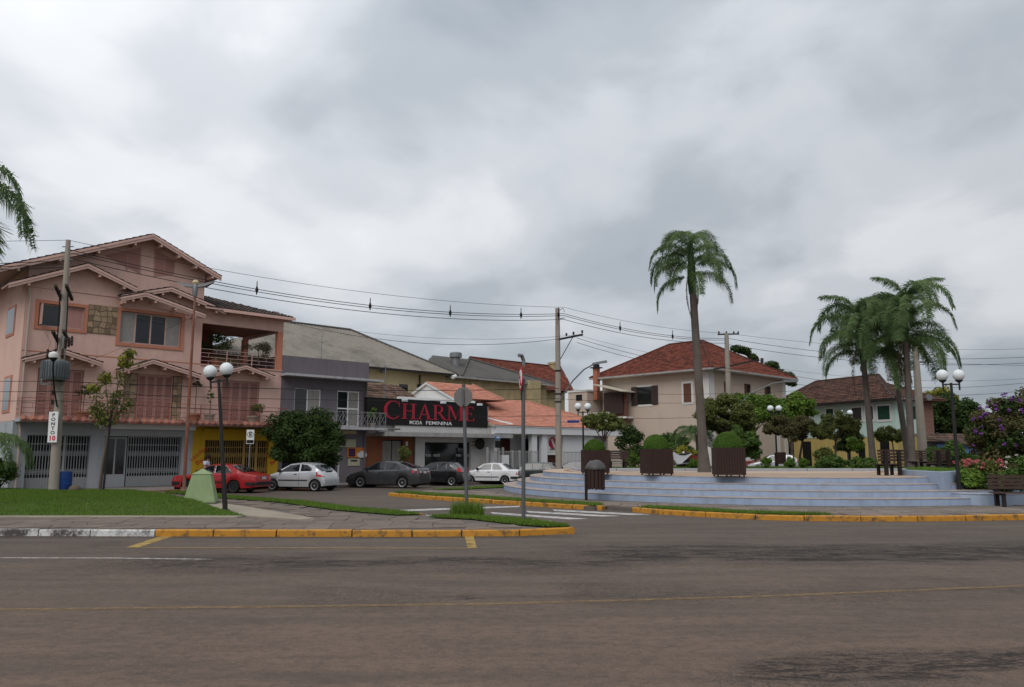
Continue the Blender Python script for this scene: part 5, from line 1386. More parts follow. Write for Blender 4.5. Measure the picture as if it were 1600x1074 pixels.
tiles(E_, D_, C2, C2, .3, .42, .06, .04, 93, tm)
rf = tag(BG.part('roof_tiles', tm, 'tile_redbrown'), kind='stuff')
hc = MB()
for a, b in ((A_, C1), (B_, C1), (D_, C2), (C1, C2)): hc.tube(resample([(a[0], a[1], a[2] + .06), (b[0], b[1], b[2] + .06)], .5), .13, 6)
BG.part('ridge_cap', hc, 'tile_redbrown')
BG.part('soffit', MB().box(-o2 + .02, xr + o2 - .02, -o2 + .02, yl + o2, zE - .1, zE - .02), 'off_white')
BG.part('gutter', MB().box(-o2 - .1, xr + o2 + .1, -o2 - .12, -o2 - .0, zE - .12, zE + .03).box(-o2 - .12, -o2, -o2, yl + o2, zE - .12, zE + .03), 'canopy_grey')
BG.part('downpipe', MB().tube([(-.1, .9, zE - .1), (-.1, .9, 1)], .07, 6), 'off_white')
# stair wing
ay, az = BF.S(941, 618, -2.0); yb = BF.S(888, 618, -2.0)[0]
mb = MB().box(-2.0, 6, yl + .3, yb, -.5, BF.S(915, 612, -2.0)[1])
an = BG.part('stair_wing', mb, 'beige_wall')
BG.part('wing_band', MB().box(-2.08, -2.002, yl + .2, yb + .1, BF.S(900, 661, -2)[1], BF.S(900, 659, -2)[1]).box(-2.08, 6, yl + .2, yb + .1, BF.S(915, 612, -2.0)[1], BF.S(915, 609, -2)[1]), 'off_white', an)
BG.part('window', swapxy(MB().box(BF.S(909, 620, -2.05)[0], BF.S(900, 620, -2.05)[0], -2.06, -1.99, BF.S(905, 626, -2)[1], BF.S(905, 617, -2)[1])), 'glass', an)
y0, y1 = BF.S(978, 630, -1.2)[0], BF.S(940, 630, -1.2)[0]
zt, zb = BF.S(960, 613, -1.2)[1], BF.S(960, 650, -1.2)[1]
pr = BG.part('porch', MB().box(-1.25, -.05, y0, y1, zb - .3, zb - .1), 'off_white')
BG.part('porch_louvre', swapxy(MB().box(y0 + .4, y1 - .3, -1.2, -1.1, zb + .2, zt)), 'shutter_brown', pr)
BG.part('porch_door', swapxy(MB().box(y0, y0 + 1.4, -1.0, -.9, zb - .6, zt)), 'wood_brown', pr)
BG.part('awning', MB().prism([(y0 - .3, zt - .1), (y1 + .2, zt + .75), (y1 + .2, zt + .85), (y0 - .3, zt + .0)], 'x', -2.2, -.02), 'awning', pr)
BG.part('landing_wall', swapxy(MB().box(y0 + .9, y1 + .9, -2.9, -2.6, zb - .9, zb + .3)), 'off_white', pr)
st_ = MB(); y_, z_ = y0 + .9, zb - .4
for k in range(14): st_.box(-2.9, -1.3, y_ - .36, y_, -.5, z_); y_ -= .36; z_ -= .21
BG.part('stair', st_, 'beige_wall', pr)
x0c = BF.S(931, 590, -1.0)[0]; zc0 = BF.S(931, 594, -1.0)[1]; zc1 = BF.S(931, 571, -1.0)[1]
ch = BG.part('chimney', MB().box(-1.15, -.65, x0c - .25, x0c + .25, zc0 - 2, zc1 - .3), 'terracotta')
BG.part('chimney_cap', MB().box(-1.35, -.45, x0c - .45, x0c + .45, zc1 - .3, zc1 - .2).box(-1.1, -.7, x0c - .25, x0c + .25, zc1 - .2, zc1 + .1), 'dark_metal', ch)

# ---------------------------------------------------------------- mint house
mat('mint_wall', (0.43, 0.545, 0.49), 0.85, 0.07, 0.7, 0.15, 30, streak=0.2)
mat('lower_yellow', (0.41, 0.315, 0.11), 0.85, 0.12, 0.7, 0.15, 30, streak=0.25)
mat('shutter_green', (0.012, 0.045, 0.03), 0.6, 0.2, 3)
def brickmat():
    m, t, b, out = new_mat('brick_far')
    tcn = t.nodes.new('ShaderNodeTexCoord'); mp = nd(t, 'ShaderNodeMapping'); mp.inputs['Rotation'].default_value = (R(90), 0, 0)
    t.links.new(tcn.outputs['Object'], mp.inputs[0])
    br = nd(t, 'ShaderNodeTexBrick'); br.inputs['Scale'].default_value = 2.2
    br.inputs['Color1'].default_value = (0.22, 0.10, 0.07, 1); br.inputs['Color2'].default_value = (0.15, 0.065, 0.045, 1); br.inputs['Mortar'].default_value = (0.17, 0.14, 0.12, 1)
    t.links.new(mp.outputs[0], br.inputs['Vector']); t.links.new(br.outputs['Color'], b.inputs['Base Color']); b.inputs['Roughness'].default_value = .9
brickmat()
MF = Frame(at(1406, 740, 68)[:2], 24)
MT = Bld(MF, 'mint_house', 'mint green house with yellow ground floor and brown tiled roof behind the palms', 'house', 0, 0, .3)
zE = MF.L(1406, 624)[1]; yl = MF.S(1218, 640)[0]; xr = MF.L(1456, 640)[0]; xm = MF.L(1438, 640)[0]
zs = MF.S(1360, 683)[1]
MT.part('wall', MB().box(0, xm, 0, yl, zs, zE), 'mint_wall')
MT.part('ground_floor', MB().box(.04, xm - .02, .04, yl - .02, -.3, zs), 'lower_yellow')
MT.part('brick_wing', MB().box(xm, xr, -.1, 9, -.3, zE - .1), 'brick_far')
for a, b, z0, z1 in ((1373, 1390, 656, 634), (1333, 1346, 657, 637), (1354, 1364, 656, 635), (1292, 1302, 650, 639), (1253, 1264, 658, 641)):
    ya, z1_ = MF.S(b, z1); yb, z0_ = MF.S(a, z0)
    o = MT.part('window', swapxy(MB().box(ya - .18, yb + .18, -.06, .01, z0_ - .2, z1_ + .2)), 'off_white')
    MT.part('shutter', swapxy(MB().box(ya, yb, -.08, -.062, z0_, z1_)), 'shutter_green' if a in (1373, 1354, 1292) else 'glass', o)
for a, b, top in ((1232, 1240, 690), (1254, 1267, 690), (1341, 1351, 692), (1375, 1389, 687)):
    ya, z1_ = MF.S(b, top, .04); yb, _ = MF.S(a, top, .04)
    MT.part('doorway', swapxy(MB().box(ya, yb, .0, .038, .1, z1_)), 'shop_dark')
x0, z1_ = MF.L(1425, 635); x1, z0_ = MF.L(1431, 655)
MT.part('window', MB().box(x0, x1, -.05, -.002, z0_, z1_), 'shutter_green')
o2 = .9; A_, D_ = (-o2, -o2, zE), (-o2, yl + o2, zE); B_ = (xr + .9, -o2, zE)
apz = MF.S(1372, 587, 5)[1]; y1 = MF.S(1373, 588, 5)[0]; y2 = MF.S(1275, 594, 5)[0]
C1, C2 = (5, max(3.5, y1), apz), (5, y2, apz)
tm = tiles(D_, A_, C1, C2, .3, .42, .07, .05, 95)
tiles(A_, B_, (xr - 2, C1[1], apz - .3), C1, .3, .42, .07, .05, 96, tm)
tiles((11, yl + o2, zE), D_, C2, C2, .3, .42, .07, .05, 97, tm)
tag(MT.part('roof_tiles', tm, 'tile_brown'), kind='stuff')
hc = MB()
for a, b in ((A_, C1), (D_, C2), (C1, C2)): hc.tube(resample([(a[0], a[1], a[2] + .06), (b[0], b[1], b[2] + .06)], .5), .14, 6)
MT.part('ridge_cap', hc, 'tile_brown')
MT.part('soffit', MB().box(-o2 + .02, xr + .8, -o2 + .02, yl + o2, zE - .12, zE - .03), 'wood_brown')
MT.part('gutter', MB().box(-o2 - .1, -o2, -o2, yl + o2, zE - .12, zE + .02), 'dark_metal')

# small blue shed and walls far right
mat('shed_blue', (0.10, 0.20, 0.42), 0.7, 0.12, 1, streak=0.2)
SHF = Frame(at(1556, 740, 62)[:2], 12)
SHD = Bld(SHF, 'blue_shed', 'low blue shed with a rusty roof beyond the flower bushes', 'shed', 0, 0, .3)
z1_ = SHF.L(1540, 694)[1]
SHD.part('wall', MB().box(-2.6, 0, 0, 3, 0, z1_), 'shed_blue'); SHD.part('shutter', MB().box(-1.6, -.5, -.04, -.002, .5, z1_ - .4), 'slab_grey')
SHD.part('roof', flatroof([(-3, -.4, z1_ + .02), (.4, -.4, z1_ + .02), (.4, 3.4, z1_ + .5), (-3, 3.4, z1_ + .5)], .1), 'tile_old')
SHD.part('window', MB().box(-2.3, -1.7, -.03, -.002, z1_ - .9, z1_ - .5), 'glass')
LWF = Frame(at(1530, 740, 66)[:2], 5)
LWB = Bld(LWF, 'tiled_garden_wall', 'long low garden wall with dark tiled coping right of the mint house', 'wall', 0, 0, .3); LWB.root['kind'] = 'thing'
z1_ = LWF.L(1500, 691)[1]
LWB.part('face', MB().box(-5, 14, 0, .3, 0, z1_), 'canopy_grey')
tag(LWB.part('coping_tiles', tiles((-5, -.5, z1_), (14, -.5, z1_), (14, 1.2, z1_ + .7), (-5, 1.2, z1_ + .7), .3, .42, .06, .04, 98), 'tile_old'), kind='stuff')
# ================================================================ vehicles
def paint(name, c, metal=0.0, rough=0.32, coat=.6, dirt=.12):
    mat(name, c, rough, 0.04, 1.0, metal=metal, coat=coat, dirt=dk((0.20, 0.16, 0.13), .8), dirt_amt=dirt, dirt_scale=1.5)
paint('paint_red', (0.33, 0.014, 0.018), 0, .35)
paint('paint_silver', (0.50, 0.51, 0.525), .4, .30)
paint('paint_graphite', (0.055, 0.056, 0.06), .5, .3)
paint('paint_black', (0.012, 0.012, 0.014), 0, .25)
paint('paint_white', (0.66, 0.66, 0.67), 0, .35)
paint('paint_darkgreen', (0.018, 0.022, 0.021), .2, .3)
paint('paint_maroon', (0.16, 0.025, 0.02), 0, .35)
mat('car_glass', (0.010, 0.012, 0.014), 0.04, 0.1, 1, spec=.7)
mat('tyre', (0.016, 0.016, 0.016), 0.85, 0.2, 10)
mat('alloy', (0.42, 0.43, 0.44), 0.35, 0.08, 5, metal=.7)
mat('rim_black', (0.03, 0.03, 0.032), 0.4, 0.1, 5, metal=.3)
mat('plastic_black', (0.018, 0.018, 0.018), 0.6, 0.15, 5)
mat('chrome', (0.5, 0.5, 0.5), 0.2, 0.05, 5, metal=.9)
mat('lamp_red', (0.40, 0.012, 0.015), 0.2, 0.1, 5, coat=.8)
mat('lamp_clear', (0.55, 0.56, 0.58), 0.15, 0.05, 5, coat=.8)
mat('plate', (0.42, 0.42, 0.42), 0.5, 0.1, 10)
mat('underbody', (0.006, 0.006, 0.006), 0.9, 0.1)
WHEEL = {}
def wheel_meshes(kind, r, w=.19):
    if (kind, r) in WHEEL: return WHEEL[kind, r]
    t = MB().lathe([(r * .66, -w / 2 + .01), (r * .9, -w / 2), (r, -w / 2 + .035), (r, w / 2 - .035), (r * .9, w / 2), (r * .66, w / 2 - .01)], 28, (0, 0, 0), 'y')
    a = t.build('wheel', 'tyre', smooth=40); 
    k = MB(); k.mi = 0
    k.lathe([(r * .70, w / 2 - .035), (r * .70, w / 2 - .002), (r * .60, w / 2 - .010), (r * .58, w / 2 - .05)], 28, (0, 0, 0), 'y')
    ns = {'five': 5, 'steel': 8, 'dark': 6}[kind]
    for i in range(ns):
        an = 2 * math.pi * i / ns; hw_ = {'five': .16, 'steel': .22, 'dark': .14}[kind]
        p = [(r * .10 * math.cos(an - 1.2), r * .10 * math.sin(an - 1.2)), (r * .62 * math.cos(an - hw_), r * .62 * math.sin(an - hw_)), (r * .62 * math.cos(an + hw_), r * .62 * math.sin(an + hw_)), (r * .10 * math.cos(an + 1.2), r * .10 * math.sin(an + 1.2))]
        k.prism([(q[0], q[1]) for q in p], 'y', w / 2 - .045, w / 2 - .018)
    k.lathe([(r * .17, w / 2 - .04), (r * .15, w / 2 - .008), (.001, w / 2 - .004)], 16, (0, 0, 0), 'y')
    k.mi = 1
    k.lathe([(r * .60, w / 2 - .075), (.001, w / 2 - .074)], 20, (0, 0, 0), 'y')
    b = k.build('rim', ['rim_black' if kind == 'dark' else 'alloy', 'underbody'], smooth=35)
    WHEEL[kind, r] = (a.data, b.data); bpy.data.objects.remove(a); bpy.data.objects.remove(b)
    return WHEEL[kind, r]
def car(label, s, loc, rz, pm, group='cars parked in front of the shops'):
    L, Wd, wr = s['L'], s['W'] / 2, s['r']
    xa, xb = s['ax']; ra = wr + .055
    root = thing('parked_car', label, 'car', loc, rz, group)
    dx, dz = zip(*sorted(s['deck'])); gx, gz_ = zip(*sorted(s['roof']))
    deck = lambda x: float(np.interp(x, dx, dz)); 
    def roof(x): return max(deck(x) + .02, float(np.interp(x, gx, gz_))) if gx[0] <= x <= gx[-1] else deck(x) + .02
    def wid(x):
        e0 = max(0, (abs(x) - (L / 2 - .55)) / .55); return Wd * (1 - .13 * e0 * e0)
    def bot(x):
        z = s.get('zb', .20) + .06 * max(0, (abs(x) - (L / 2 - .5)) / .5)
        for c in (xa, xb):
            if abs(x - c) < ra: z = max(z, wr + math.sqrt(max(0, ra * ra - (x - c) ** 2)))
        return z
    X = set(np.linspace(-L / 2, L / 2, 41).round(4)) | set(gx) | set(dx)
    for c in (xa, xb): X |= {round(c + ra * math.sin(k * math.pi / 16), 4) for k in range(-8, 9)}
    X = sorted(X)
    fr = (0, .22, .5, .78, .93, 1.0); ym = (.945, .985, 1.0, .995, .975, .925)
    def sec(x):
        w, d, b, g = wid(x), deck(x), bot(x), roof(x) - deck(x)
        d2 = max(d, b + .02)
        pts = [(w * m, b + (d2 - b) * f) for f, m in zip(fr, ym)]
        y3 = w * .925; y4 = y3 - max(.05, .30 * g); 
        pts += [(y4, d2 + g * .90), (y4 - .10 - .02 * g, d2 + g * .985), (y4 * .5, d2 + g + .012), (0, d2 + g + .02)]
        return pts
    rows = [sec(x) for x in X]; nr = len(rows[0]); V = []
    for x, sct in zip(X, rows):
        V += [(x, y, z) for y, z in sct] + [(x, -y, z) for y, z in sct[-2::-1]]
    n = 2 * nr - 1; F = []
    for i in range(len(X) - 1):
        for j in range(n - 1): F.append((i * n + j, i * n + j + 1, (i + 1) * n + j + 1, (i + 1) * n + j))
    F += [tuple(range(n))[::-1], tuple((len(X) - 1) * n + j for j in range(n))]
    body = MB().add(V, F).build('body', pm, root, 28)
    bm = bmesh.new(); bm.from_mesh(body.data); bmesh.ops.recalc_face_normals(bm, faces=bm.faces); bm.to_mesh(body.data); bm.free()
    MB().box(-L / 2 + .15, L / 2 - .15, -Wd + .12, Wd - .12, .16, .62).build('underbody', 'underbody', root)
    rear = [q for q in sorted(s['deck']) if q[0] < -L / 2 + .35]
    def rearx(z): return float(np.interp(z, [q[1] for q in rear], [q[0] for q in rear]))
    def ysurf(x, z):
        g = roof(x) - deck(x); t = min(1, max(0, (z - deck(x)) / max(.02, g * .90))); y3 = wid(x) * .925
        return y3 - t * max(.05, .30 * g)
    for sgn in (1, -1):
        for poly in s['win']:
            c = (sum(p[0] for p in poly) / len(poly), sum(p[1] for p in poly) / len(poly))
            vs = [(c[0], sgn * (ysurf(*c) + .012), c[1])] + [(x, sgn * (ysurf(x, z) + .010), z) for x, z in poly]
            k = len(poly)
            o = MB().add(vs, [(0, 1 + i, 1 + (i + 1) % k) for i in range(k)]).build('side_window', 'car_glass', root)
            if s.get('trim'):
                MB().tube([(x, sgn * (ysurf(x, z) + .012), z) for x, z in poly + poly[:1]], .012, 5).build('window_trim', s['trim'], o)
        for xs_ in s.get('doors', ()):
            MB().tube([(xs_, sgn * (wid(xs_) * 1.0 + .001), z) for z in (.26, .45, .65)] + [(xs_, sgn * wid(xs_) * .985, deck(xs_) - .06)], .006, 4).build('door_seam', 'underbody', root)
        if s.get('strip'):
            z = s['strip']; MB().box(xb + ra + .06, xa - ra - .04, sgn * Wd - .015, sgn * Wd + .015, z, z + .05).build('side_strip', 'plastic_black', root)
        for hx in s.get('handles', ()):
            MB().box(hx - .09, hx + .09, sgn * Wd * .985 - .02, sgn * Wd * .985 + .022, deck(hx) - .14, deck(hx) - .105).build('door_handle', 'plastic_black', root)
        mx, mz = s['mirror']
        MB().box(mx - .05, mx + .06, sgn * Wd * .96 - .03 if sgn > 0 else -Wd * .96 - .16, Wd * .96 + .16 if sgn > 0 else -Wd * .96 + .03, mz, mz + .13).build('mirror', s.get('mm', 'plastic_black'), root)
        tw, th, tz, td = s['tail']
        xr_ = rearx(tz + th * .5) + .02; yo = wid(xr_) * .985; y_in = yo - tw
        xb0, xb1 = rearx(tz) - .022, rearx(tz + th) - .022; xe = max(xb0, xb1) + td
        tl = MB().add([(xb0, sgn * y_in, tz), (xb0 + .03, sgn * (yo + .004), tz), (xe, sgn * (wid(xe) + .012), tz + .02), (xb1, sgn * y_in, tz + th), (xb1 + .03, sgn * (yo - .002), tz + th), (xe, sgn * (wid(xe) * .985 + .012), tz + th - .01), (xe, sgn * y_in, tz), (xe, sgn * y_in, tz + th)],
               [(0, 1, 4, 3), (1, 2, 5, 4), (3, 4, 5, 7), (0, 6, 2, 1), (0, 3, 7, 6)])
        o = tl.build('tail_light', 'lamp_red', root)
        if s.get('clear'): MB().box(xb0 - .012, xb0 + .03, min(sgn * (y_in + .06), sgn * (y_in + tw * .55)), max(sgn * (y_in + .06), sgn * (y_in + tw * .55)), tz + .03, tz + th * .6).build('reversing_lamp', 'lamp_clear', o)
        xh = L / 2 - .16
        MB().add([(L / 2 - .02, sgn * wid(L / 2 - .02) * .55, .56), (xh + .06, sgn * wid(xh) * .96, .56), (L / 2 - .06, sgn * wid(xh) * .55, .69), (xh, sgn * wid(xh) * .95, .70), (xh - .12, sgn * (wid(xh - .12) * .99 + .005), .60)],
                 [(0, 1, 3, 2), (1, 4, 3)]).build('headlight', 'lamp_clear', root)
        for c in (xa, xb):
            a, b = wheel_meshes(s['rim'], wr)
            wo_ = bpy.data.objects.new('wheel', a); COL.objects.link(wo_); wo_.parent = root
            wo_.location = (c, sgn * (Wd - .115), wr); wo_.rotation_euler = (0, rng.uniform(0, 3), 0 if sgn > 0 else math.pi)
            rm_ = bpy.data.objects.new('rim', b); COL.objects.link(rm_); rm_.parent = wo_
    def screen(x0, x1, nm):
        ts = (.08, .35, .65, .93); VV = []
        for t in ts:
            x = x0 + (x1 - x0) * t; q = sec(x); nx_ = .012 * (1 if x0 > x1 else -1)
            yy, zz = q[7]; y2, z2 = q[8]
            VV += [(x + nx_, yy * .99, zz + .010), (x + nx_, y2, z2 + .010), (x + nx_, 0, q[9][1] + .010), (x + nx_, -y2, z2 + .010), (x + nx_, -yy * .99, zz + .010)]
        MB().add(VV, [(i * 5 + j, i * 5 + j + 1, i * 5 + 6 + j, i * 5 + 5 + j) for i in range(3) for j in range(4)]).build(nm, 'car_glass', root)
    screen(gx[-1], s['wtop'][0], 'windscreen'); screen(gx[0], s['wtop'][1], 'rear_window')
    if s.get('bumper'):
        m_ = s['bumper']
        for sg in (1, -1):
            e0 = sg * L / 2; w_ = wid(e0)
            o = MB().prism([(e0 + sg * .05, -w_ * .9), (e0 + sg * .05, w_ * .9), (e0 - sg * .1, w_ + .10), (e0 - sg * .5, w_ + .105), (e0 - sg * .5, w_), (e0 - sg * .1, w_ - .1), (e0 - sg * .1, -w_ + .1), (e0 - sg * .5, -w_), (e0 - sg * .5, -w_ - .105), (e0 - sg * .1, -w_ - .10)], 'z', .38, .52).build('bumper', m_, root)
    pz = s['pz']; x0_, x1_ = rearx(pz) - .03, rearx(pz + .13) - .03
    MB().add([(x0_, -.2, pz), (x0_, .2, pz), (x1_, .2, pz + .13), (x1_, -.2, pz + .13)], [(0, 3, 2, 1)]).build('number_plate', 'plate', root)
    if s.get('pframe'): MB().box(x1_ - .02, x1_ + .06, -.27, .27, s['pz'] + .14, s['pz'] + .2).build('plate_trim', 'plastic_black', root)
    return root
KA = dict(L=3.66, W=1.66, r=.285, ax=(1.15, -1.30), rim='steel', zb=.22,
          deck=[(1.83, .42), (1.79, .58), (1.62, .72), (1.0, .90), (.0, .95), (-1.1, 1.0), (-1.5, 1.0), (-1.70, .86), (-1.80, .66), (-1.83, .45)],
          roof=[(1.05, .90), (.22, 1.36), (-.3, 1.41), (-.85, 1.38), (-1.10, 1.31), (-1.60, .97)],
          win=[[(.80, .95), (.18, 1.29), (-.36, 1.34), (-.36, .98)], [(-.45, .99), (-.45, 1.34), (-.80, 1.30), (-1.05, 1.16), (-1.10, 1.05), (-.98, 1.01)]],
          doors=(.95, -.40), strip=.52, handles=(-.2,), mirror=(.72, .93), tail=(.17, .26, .72, .16), tx=.17, wtop=(.22, -1.10), pz=.80, pd=.1, pframe=1)
COROLLA = dict(L=4.54, W=1.76, r=.31, ax=(1.33, -1.27), rim='five', zb=.20,
          deck=[(2.27, .42), (2.22, .60), (2.0, .74), (1.2, .94), (0, .98), (-1.2, 1.02), (-1.7, 1.07), (-2.12, 1.07), (-2.2, .96), (-2.25, .75), (-2.27, .45)],
          roof=[(1.30, .95), (.42, 1.42), (-.1, 1.48), (-.65, 1.46), (-1.0, 1.38), (-1.85, 1.08)],
          win=[[(1.02, 1.0), (.36, 1.37), (-.12, 1.42), (-.12, 1.01)], [(-.2, 1.01), (-.2, 1.42), (-.62, 1.40), (-.95, 1.29), (-1.15, 1.10), (-1.05, 1.04)]],
          doors=(.98, -.16, -1.1), handles=(.05, -.95), mirror=(.95, 1.0), mm='paint_graphite', tail=(.42, .17, .83, .34), clear=1, tx=.07, wtop=(.42, -.95), pz=.80)
VOYAGE = dict(L=4.06, W=1.60, r=.275, ax=(1.22, -1.14), rim='five', zb=.24,
          deck=[(2.03, .50), (2.0, .73), (1.9, .79), (.95, .89), (0, .91), (-1.3, .93), (-1.9, .93), (-2.0, .88), (-2.03, .50)],
          roof=[(1.0, .89), (.42, 1.31), (-.1, 1.37), (-.72, 1.35), (-.85, 1.33), (-1.42, .94)],
          win=[[(.78, .94), (.36, 1.27), (-.20, 1.31), (-.20, .95)], [(-.28, .95), (-.28, 1.31), (-.70, 1.29), (-.99, .96)]],
          doors=(.88, -.24), strip=.46, handles=(-.06,), mirror=(.70, .93), tail=(.30, .16, .62, .13), tx=.05, wtop=(.42, -.85), pz=.60, bumper='plastic_black')
DELREY = dict(L=4.48, W=1.68, r=.295, ax=(1.33, -1.12), rim='dark', zb=.24,
          deck=[(2.24, .50), (2.2, .72), (2.1, .78), (1.0, .89), (0, .92), (-1.3, .94), (-1.6, .93), (-2.15, .84), (-2.22, .80), (-2.24, .50)],
          roof=[(1.0, .90), (.45, 1.31), (0, 1.37), (-.6, 1.35), (-.75, 1.33), (-1.55, .95)],
          win=[[(.80, .95), (.40, 1.26), (-.02, 1.31), (-.02, .96)], [(-.1, .96), (-.1, 1.31), (-.62, 1.29), (-1.0, .97)]],
          doors=(.9, -.06, -1.0), strip=.50, handles=(.1,), mirror=(.75, .95), tail=(.28, .15, .60, .14), tx=.05, wtop=(.45, -.75), pz=.64, bumper='plastic_black', trim='chrome')
HATCH = dict(L=3.80, W=1.64, r=.285, ax=(1.2, -1.2), rim='steel', zb=.22,
          deck=[(1.90, .42), (1.85, .60), (1.65, .74), (1.0, .91), (0, .95), (-1.2, .99), (-1.7, .97), (-1.86, .82), (-1.90, .45)],
          roof=[(1.08, .91), (.3, 1.39), (-.2, 1.45), (-1.0, 1.43), (-1.25, 1.38), (-1.74, .98)],
          win=[[(.84, .95), (.24, 1.33), (-.20, 1.38), (-.20, .97)], [(-.28, .98), (-.28, 1.38), (-.78, 1.37), (-.78, .99)], [(-.86, 1.0), (-.86, 1.36), (-1.08, 1.32), (-1.35, 1.05)]],
          doors=(.95, -.24, -.82), handles=(-.1, -.7), mirror=(.75, .95), tail=(.18, .26, .84, .16), tx=.09, wtop=(.3, -1.25), pz=.62)
WAGON = dict(L=4.10, W=1.62, r=.28, ax=(1.25, -1.15), rim='five', zb=.22,
          deck=[(2.05, .45), (2.0, .68), (1.85, .76), (1.0, .90), (0, .93), (-1.3, .96), (-1.9, .94), (-2.03, .80), (-2.05, .45)],
          roof=[(1.05, .90), (.38, 1.35), (-.2, 1.42), (-1.3, 1.40), (-1.50, 1.36), (-1.96, .95)],
          win=[[(.80, .94), (.32, 1.29), (-.20, 1.35), (-.20, .96)], [(-.28, .96), (-.28, 1.35), (-.90, 1.34), (-.90, .97)], [(-.98, .98), (-.98, 1.33), (-1.32, 1.30), (-1.55, .99)]],
          doors=(.9, -.24, -.94), strip=.48, handles=(-.1,), mirror=(.72, .94), tail=(.16, .26, .72, .14), tx=.08, wtop=(.38, -1.5), pz=.60)
RZC = R(162)
def wheel_at(s, px, py, rz=RZC):
    """car origin so that its near rear wheel stands at that spot of the street"""
    z = 0.0
    for _ in range(6): P = gz(px, py, z); z = gnd(*P)
    x_, y_ = s['ax'][1], s['W'] / 2 - .1
    return P[0] - (x_ * math.cos(rz) - y_ * math.sin(rz)), P[1] - (x_ * math.sin(rz) + y_ * math.cos(rz)), z
car('red boxy sedan parked behind the green block', DELREY, wheel_at(DELREY, 365, 771, R(168)), R(168), 'paint_red')
car('small rounded silver hatchback parked under the round dark tree', KA, wheel_at(KA, 492, 768.2), RZC, 'paint_silver')
car('graphite grey sedan with five spoke wheels before the wood panelled shop', COROLLA, wheel_at(COROLLA, 629, 763.3), RZC, 'paint_graphite')
car('black hatchback between the grey sedan and the white car', HATCH, wheel_at(HATCH, 706, 759.5, R(164)), R(164), 'paint_black')
car('old white two door sedan with black bumper', VOYAGE, wheel_at(VOYAGE, 789, 757.5, R(164)), R(164), 'paint_white')
def car_px(s, pxr, Y, rz):
    X = at(pxr, 740, Y)[0]; x_, y_ = -s['L'] / 2, s['W'] / 2 - .3
    P = (X - (x_ * math.cos(rz) - y_ * math.sin(rz)), Y - (x_ * math.sin(rz) + y_ * math.cos(rz)))
    return (*P, gnd(*P))
car('dark green station wagon right of the white sedan', WAGON, car_px(WAGON, 875, 51.8, R(164)), R(164), 'paint_darkgreen')
car('dark hatchback half hidden by the first wooden planter', HATCH, car_px(HATCH, 938, 54.5, R(164)), R(164), 'paint_graphite')
def far_car(label, s, px, Y, rz, pm):
    q = list(car_px(s, px, Y, rz)); q[2] = .35; return car(label, s, q, rz, pm, 'cars parked behind the park')
heightsheet('road', 9, 44, 53, 66, 1.0, 'asphalt', 0.012, 'street behind the park where the silver car stands')
far_car('silver hatchback parked behind the clipped round shrubs', HATCH, 1254, 57.5, R(168), 'paint_silver')
far_car('maroon car mostly hidden by the largest wooden planter', HATCH, 1196, 60.0, R(168), 'paint_maroon')

# motorcycles
def motorcycle(label, loc, rz, pm):
    t = thing('motorcycle', label, 'motorcycle', loc, rz, 'motorcycles behind the planters')
    for x in (.62, -.62):
        w = MB().lathe([(.22, -.045), (.29, -.05), (.31, 0), (.29, .05), (.22, .045)], 20, (x, 0, .31), 'y').build('wheel', 'tyre', t, 40)
        MB().lathe([(.22, -.02), (.22, .02)], 16, (x, 0, .31), 'y').build('rim', 'alloy', w)
    MB().tube([(.62, .06, .31), (.40, .06, .95)], .03, 6).tube([(.62, -.06, .31), (.40, -.06, .95)], .03, 6).build('fork', 'chrome', t)
    MB().prism([(.42, .95), (.35, 1.0), (.05, .82), (-.1, .78), (-.35, .80), (-.85, .92), (-.88, .84), (-.55, .58), (-.2, .32), (.15, .30), (.30, .5)], 'y', -.11, .11).build('body', pm, t)
    MB().prism([(-.02, .80), (-.2, .86), (-.6, .90), (-.78, .95), (-.80, .90), (-.4, .78)], 'y', -.13, .13).build('seat', 'plastic_black', t)
    MB().tube([(.30, -.36, 1.02), (.42, -.12, 1.0), (.42, .12, 1.0), (.30, .36, 1.02)], .018, 6).build('handlebar', 'plastic_black', t)
    MB().lathe([(.09, -.05), (.10, .03), (.02, .09)], 12, (.48, 0, .92), 'x').build('headlight', 'lamp_clear', t)
    for s_ in (1, -1): MB().box(.36, .38, s_ * .34 - .05, s_ * .34 + .05, 1.12, 1.2).build('mirror', 'plastic_black', t)
    MB().tube([(0.2, .13, .25), (-.7, .14, .32)], .045, 8).build('exhaust', 'chrome', t)
motorcycle('white motorcycle left of the tall palm trunk', (*at(1060, 740, 47)[:2], .98), R(200), 'paint_white')
motorcycle('red and black motorcycle beside the white one', (*at(1082, 740, 47.6)[:2], .98), R(165), 'paint_maroon')

# ================================================================ street furniture
# --- twin globe lamps
def lamp_proto():
    t = thing('street_lamp', 'x', 'street lamp', (0, 0, 0), 0, 'twin globe lamps')
    MB().lathe([(.13, 0), (.13, .04), (.075, .06), (.065, 1.2), (.045, 4.05)], 12).build('post', 'black_iron', t, 40)
    MB().box(-.30, .30, -.02, .02, 3.97, 4.02).build('crossbar', 'black_iron', t)
    for s_ in (-1, 1):
        x = .29 * s_
        h = MB().lathe([(.03, 3.78), (.032, 4.05), (.09, 4.09), (.13, 4.13), (.13, 4.16)], 12, (x, 0, 0)).build('lamp_holder', 'black_iron', t, 40)
        MB().lathe([(.10, 4.14)] + [(.205 * math.sin(R(a)), 4.335 - .205 * math.cos(R(a))) for a in range(30, 180, 12)] + [(.001, 4.54)], 24, (x, 0, 0)).build('globe', 'globe_white', t, 60)
    return t
LP = lamp_proto()
def lamp(label, loc, rz=0.0, tilt=0.0, sc=1.0, first=False):
    t = LP if first else copy_tree(LP)
    t['label'] = label; t.location = loc; t.rotation_euler = (0, tilt, rz); t.scale = (sc, sc, sc)
    return t
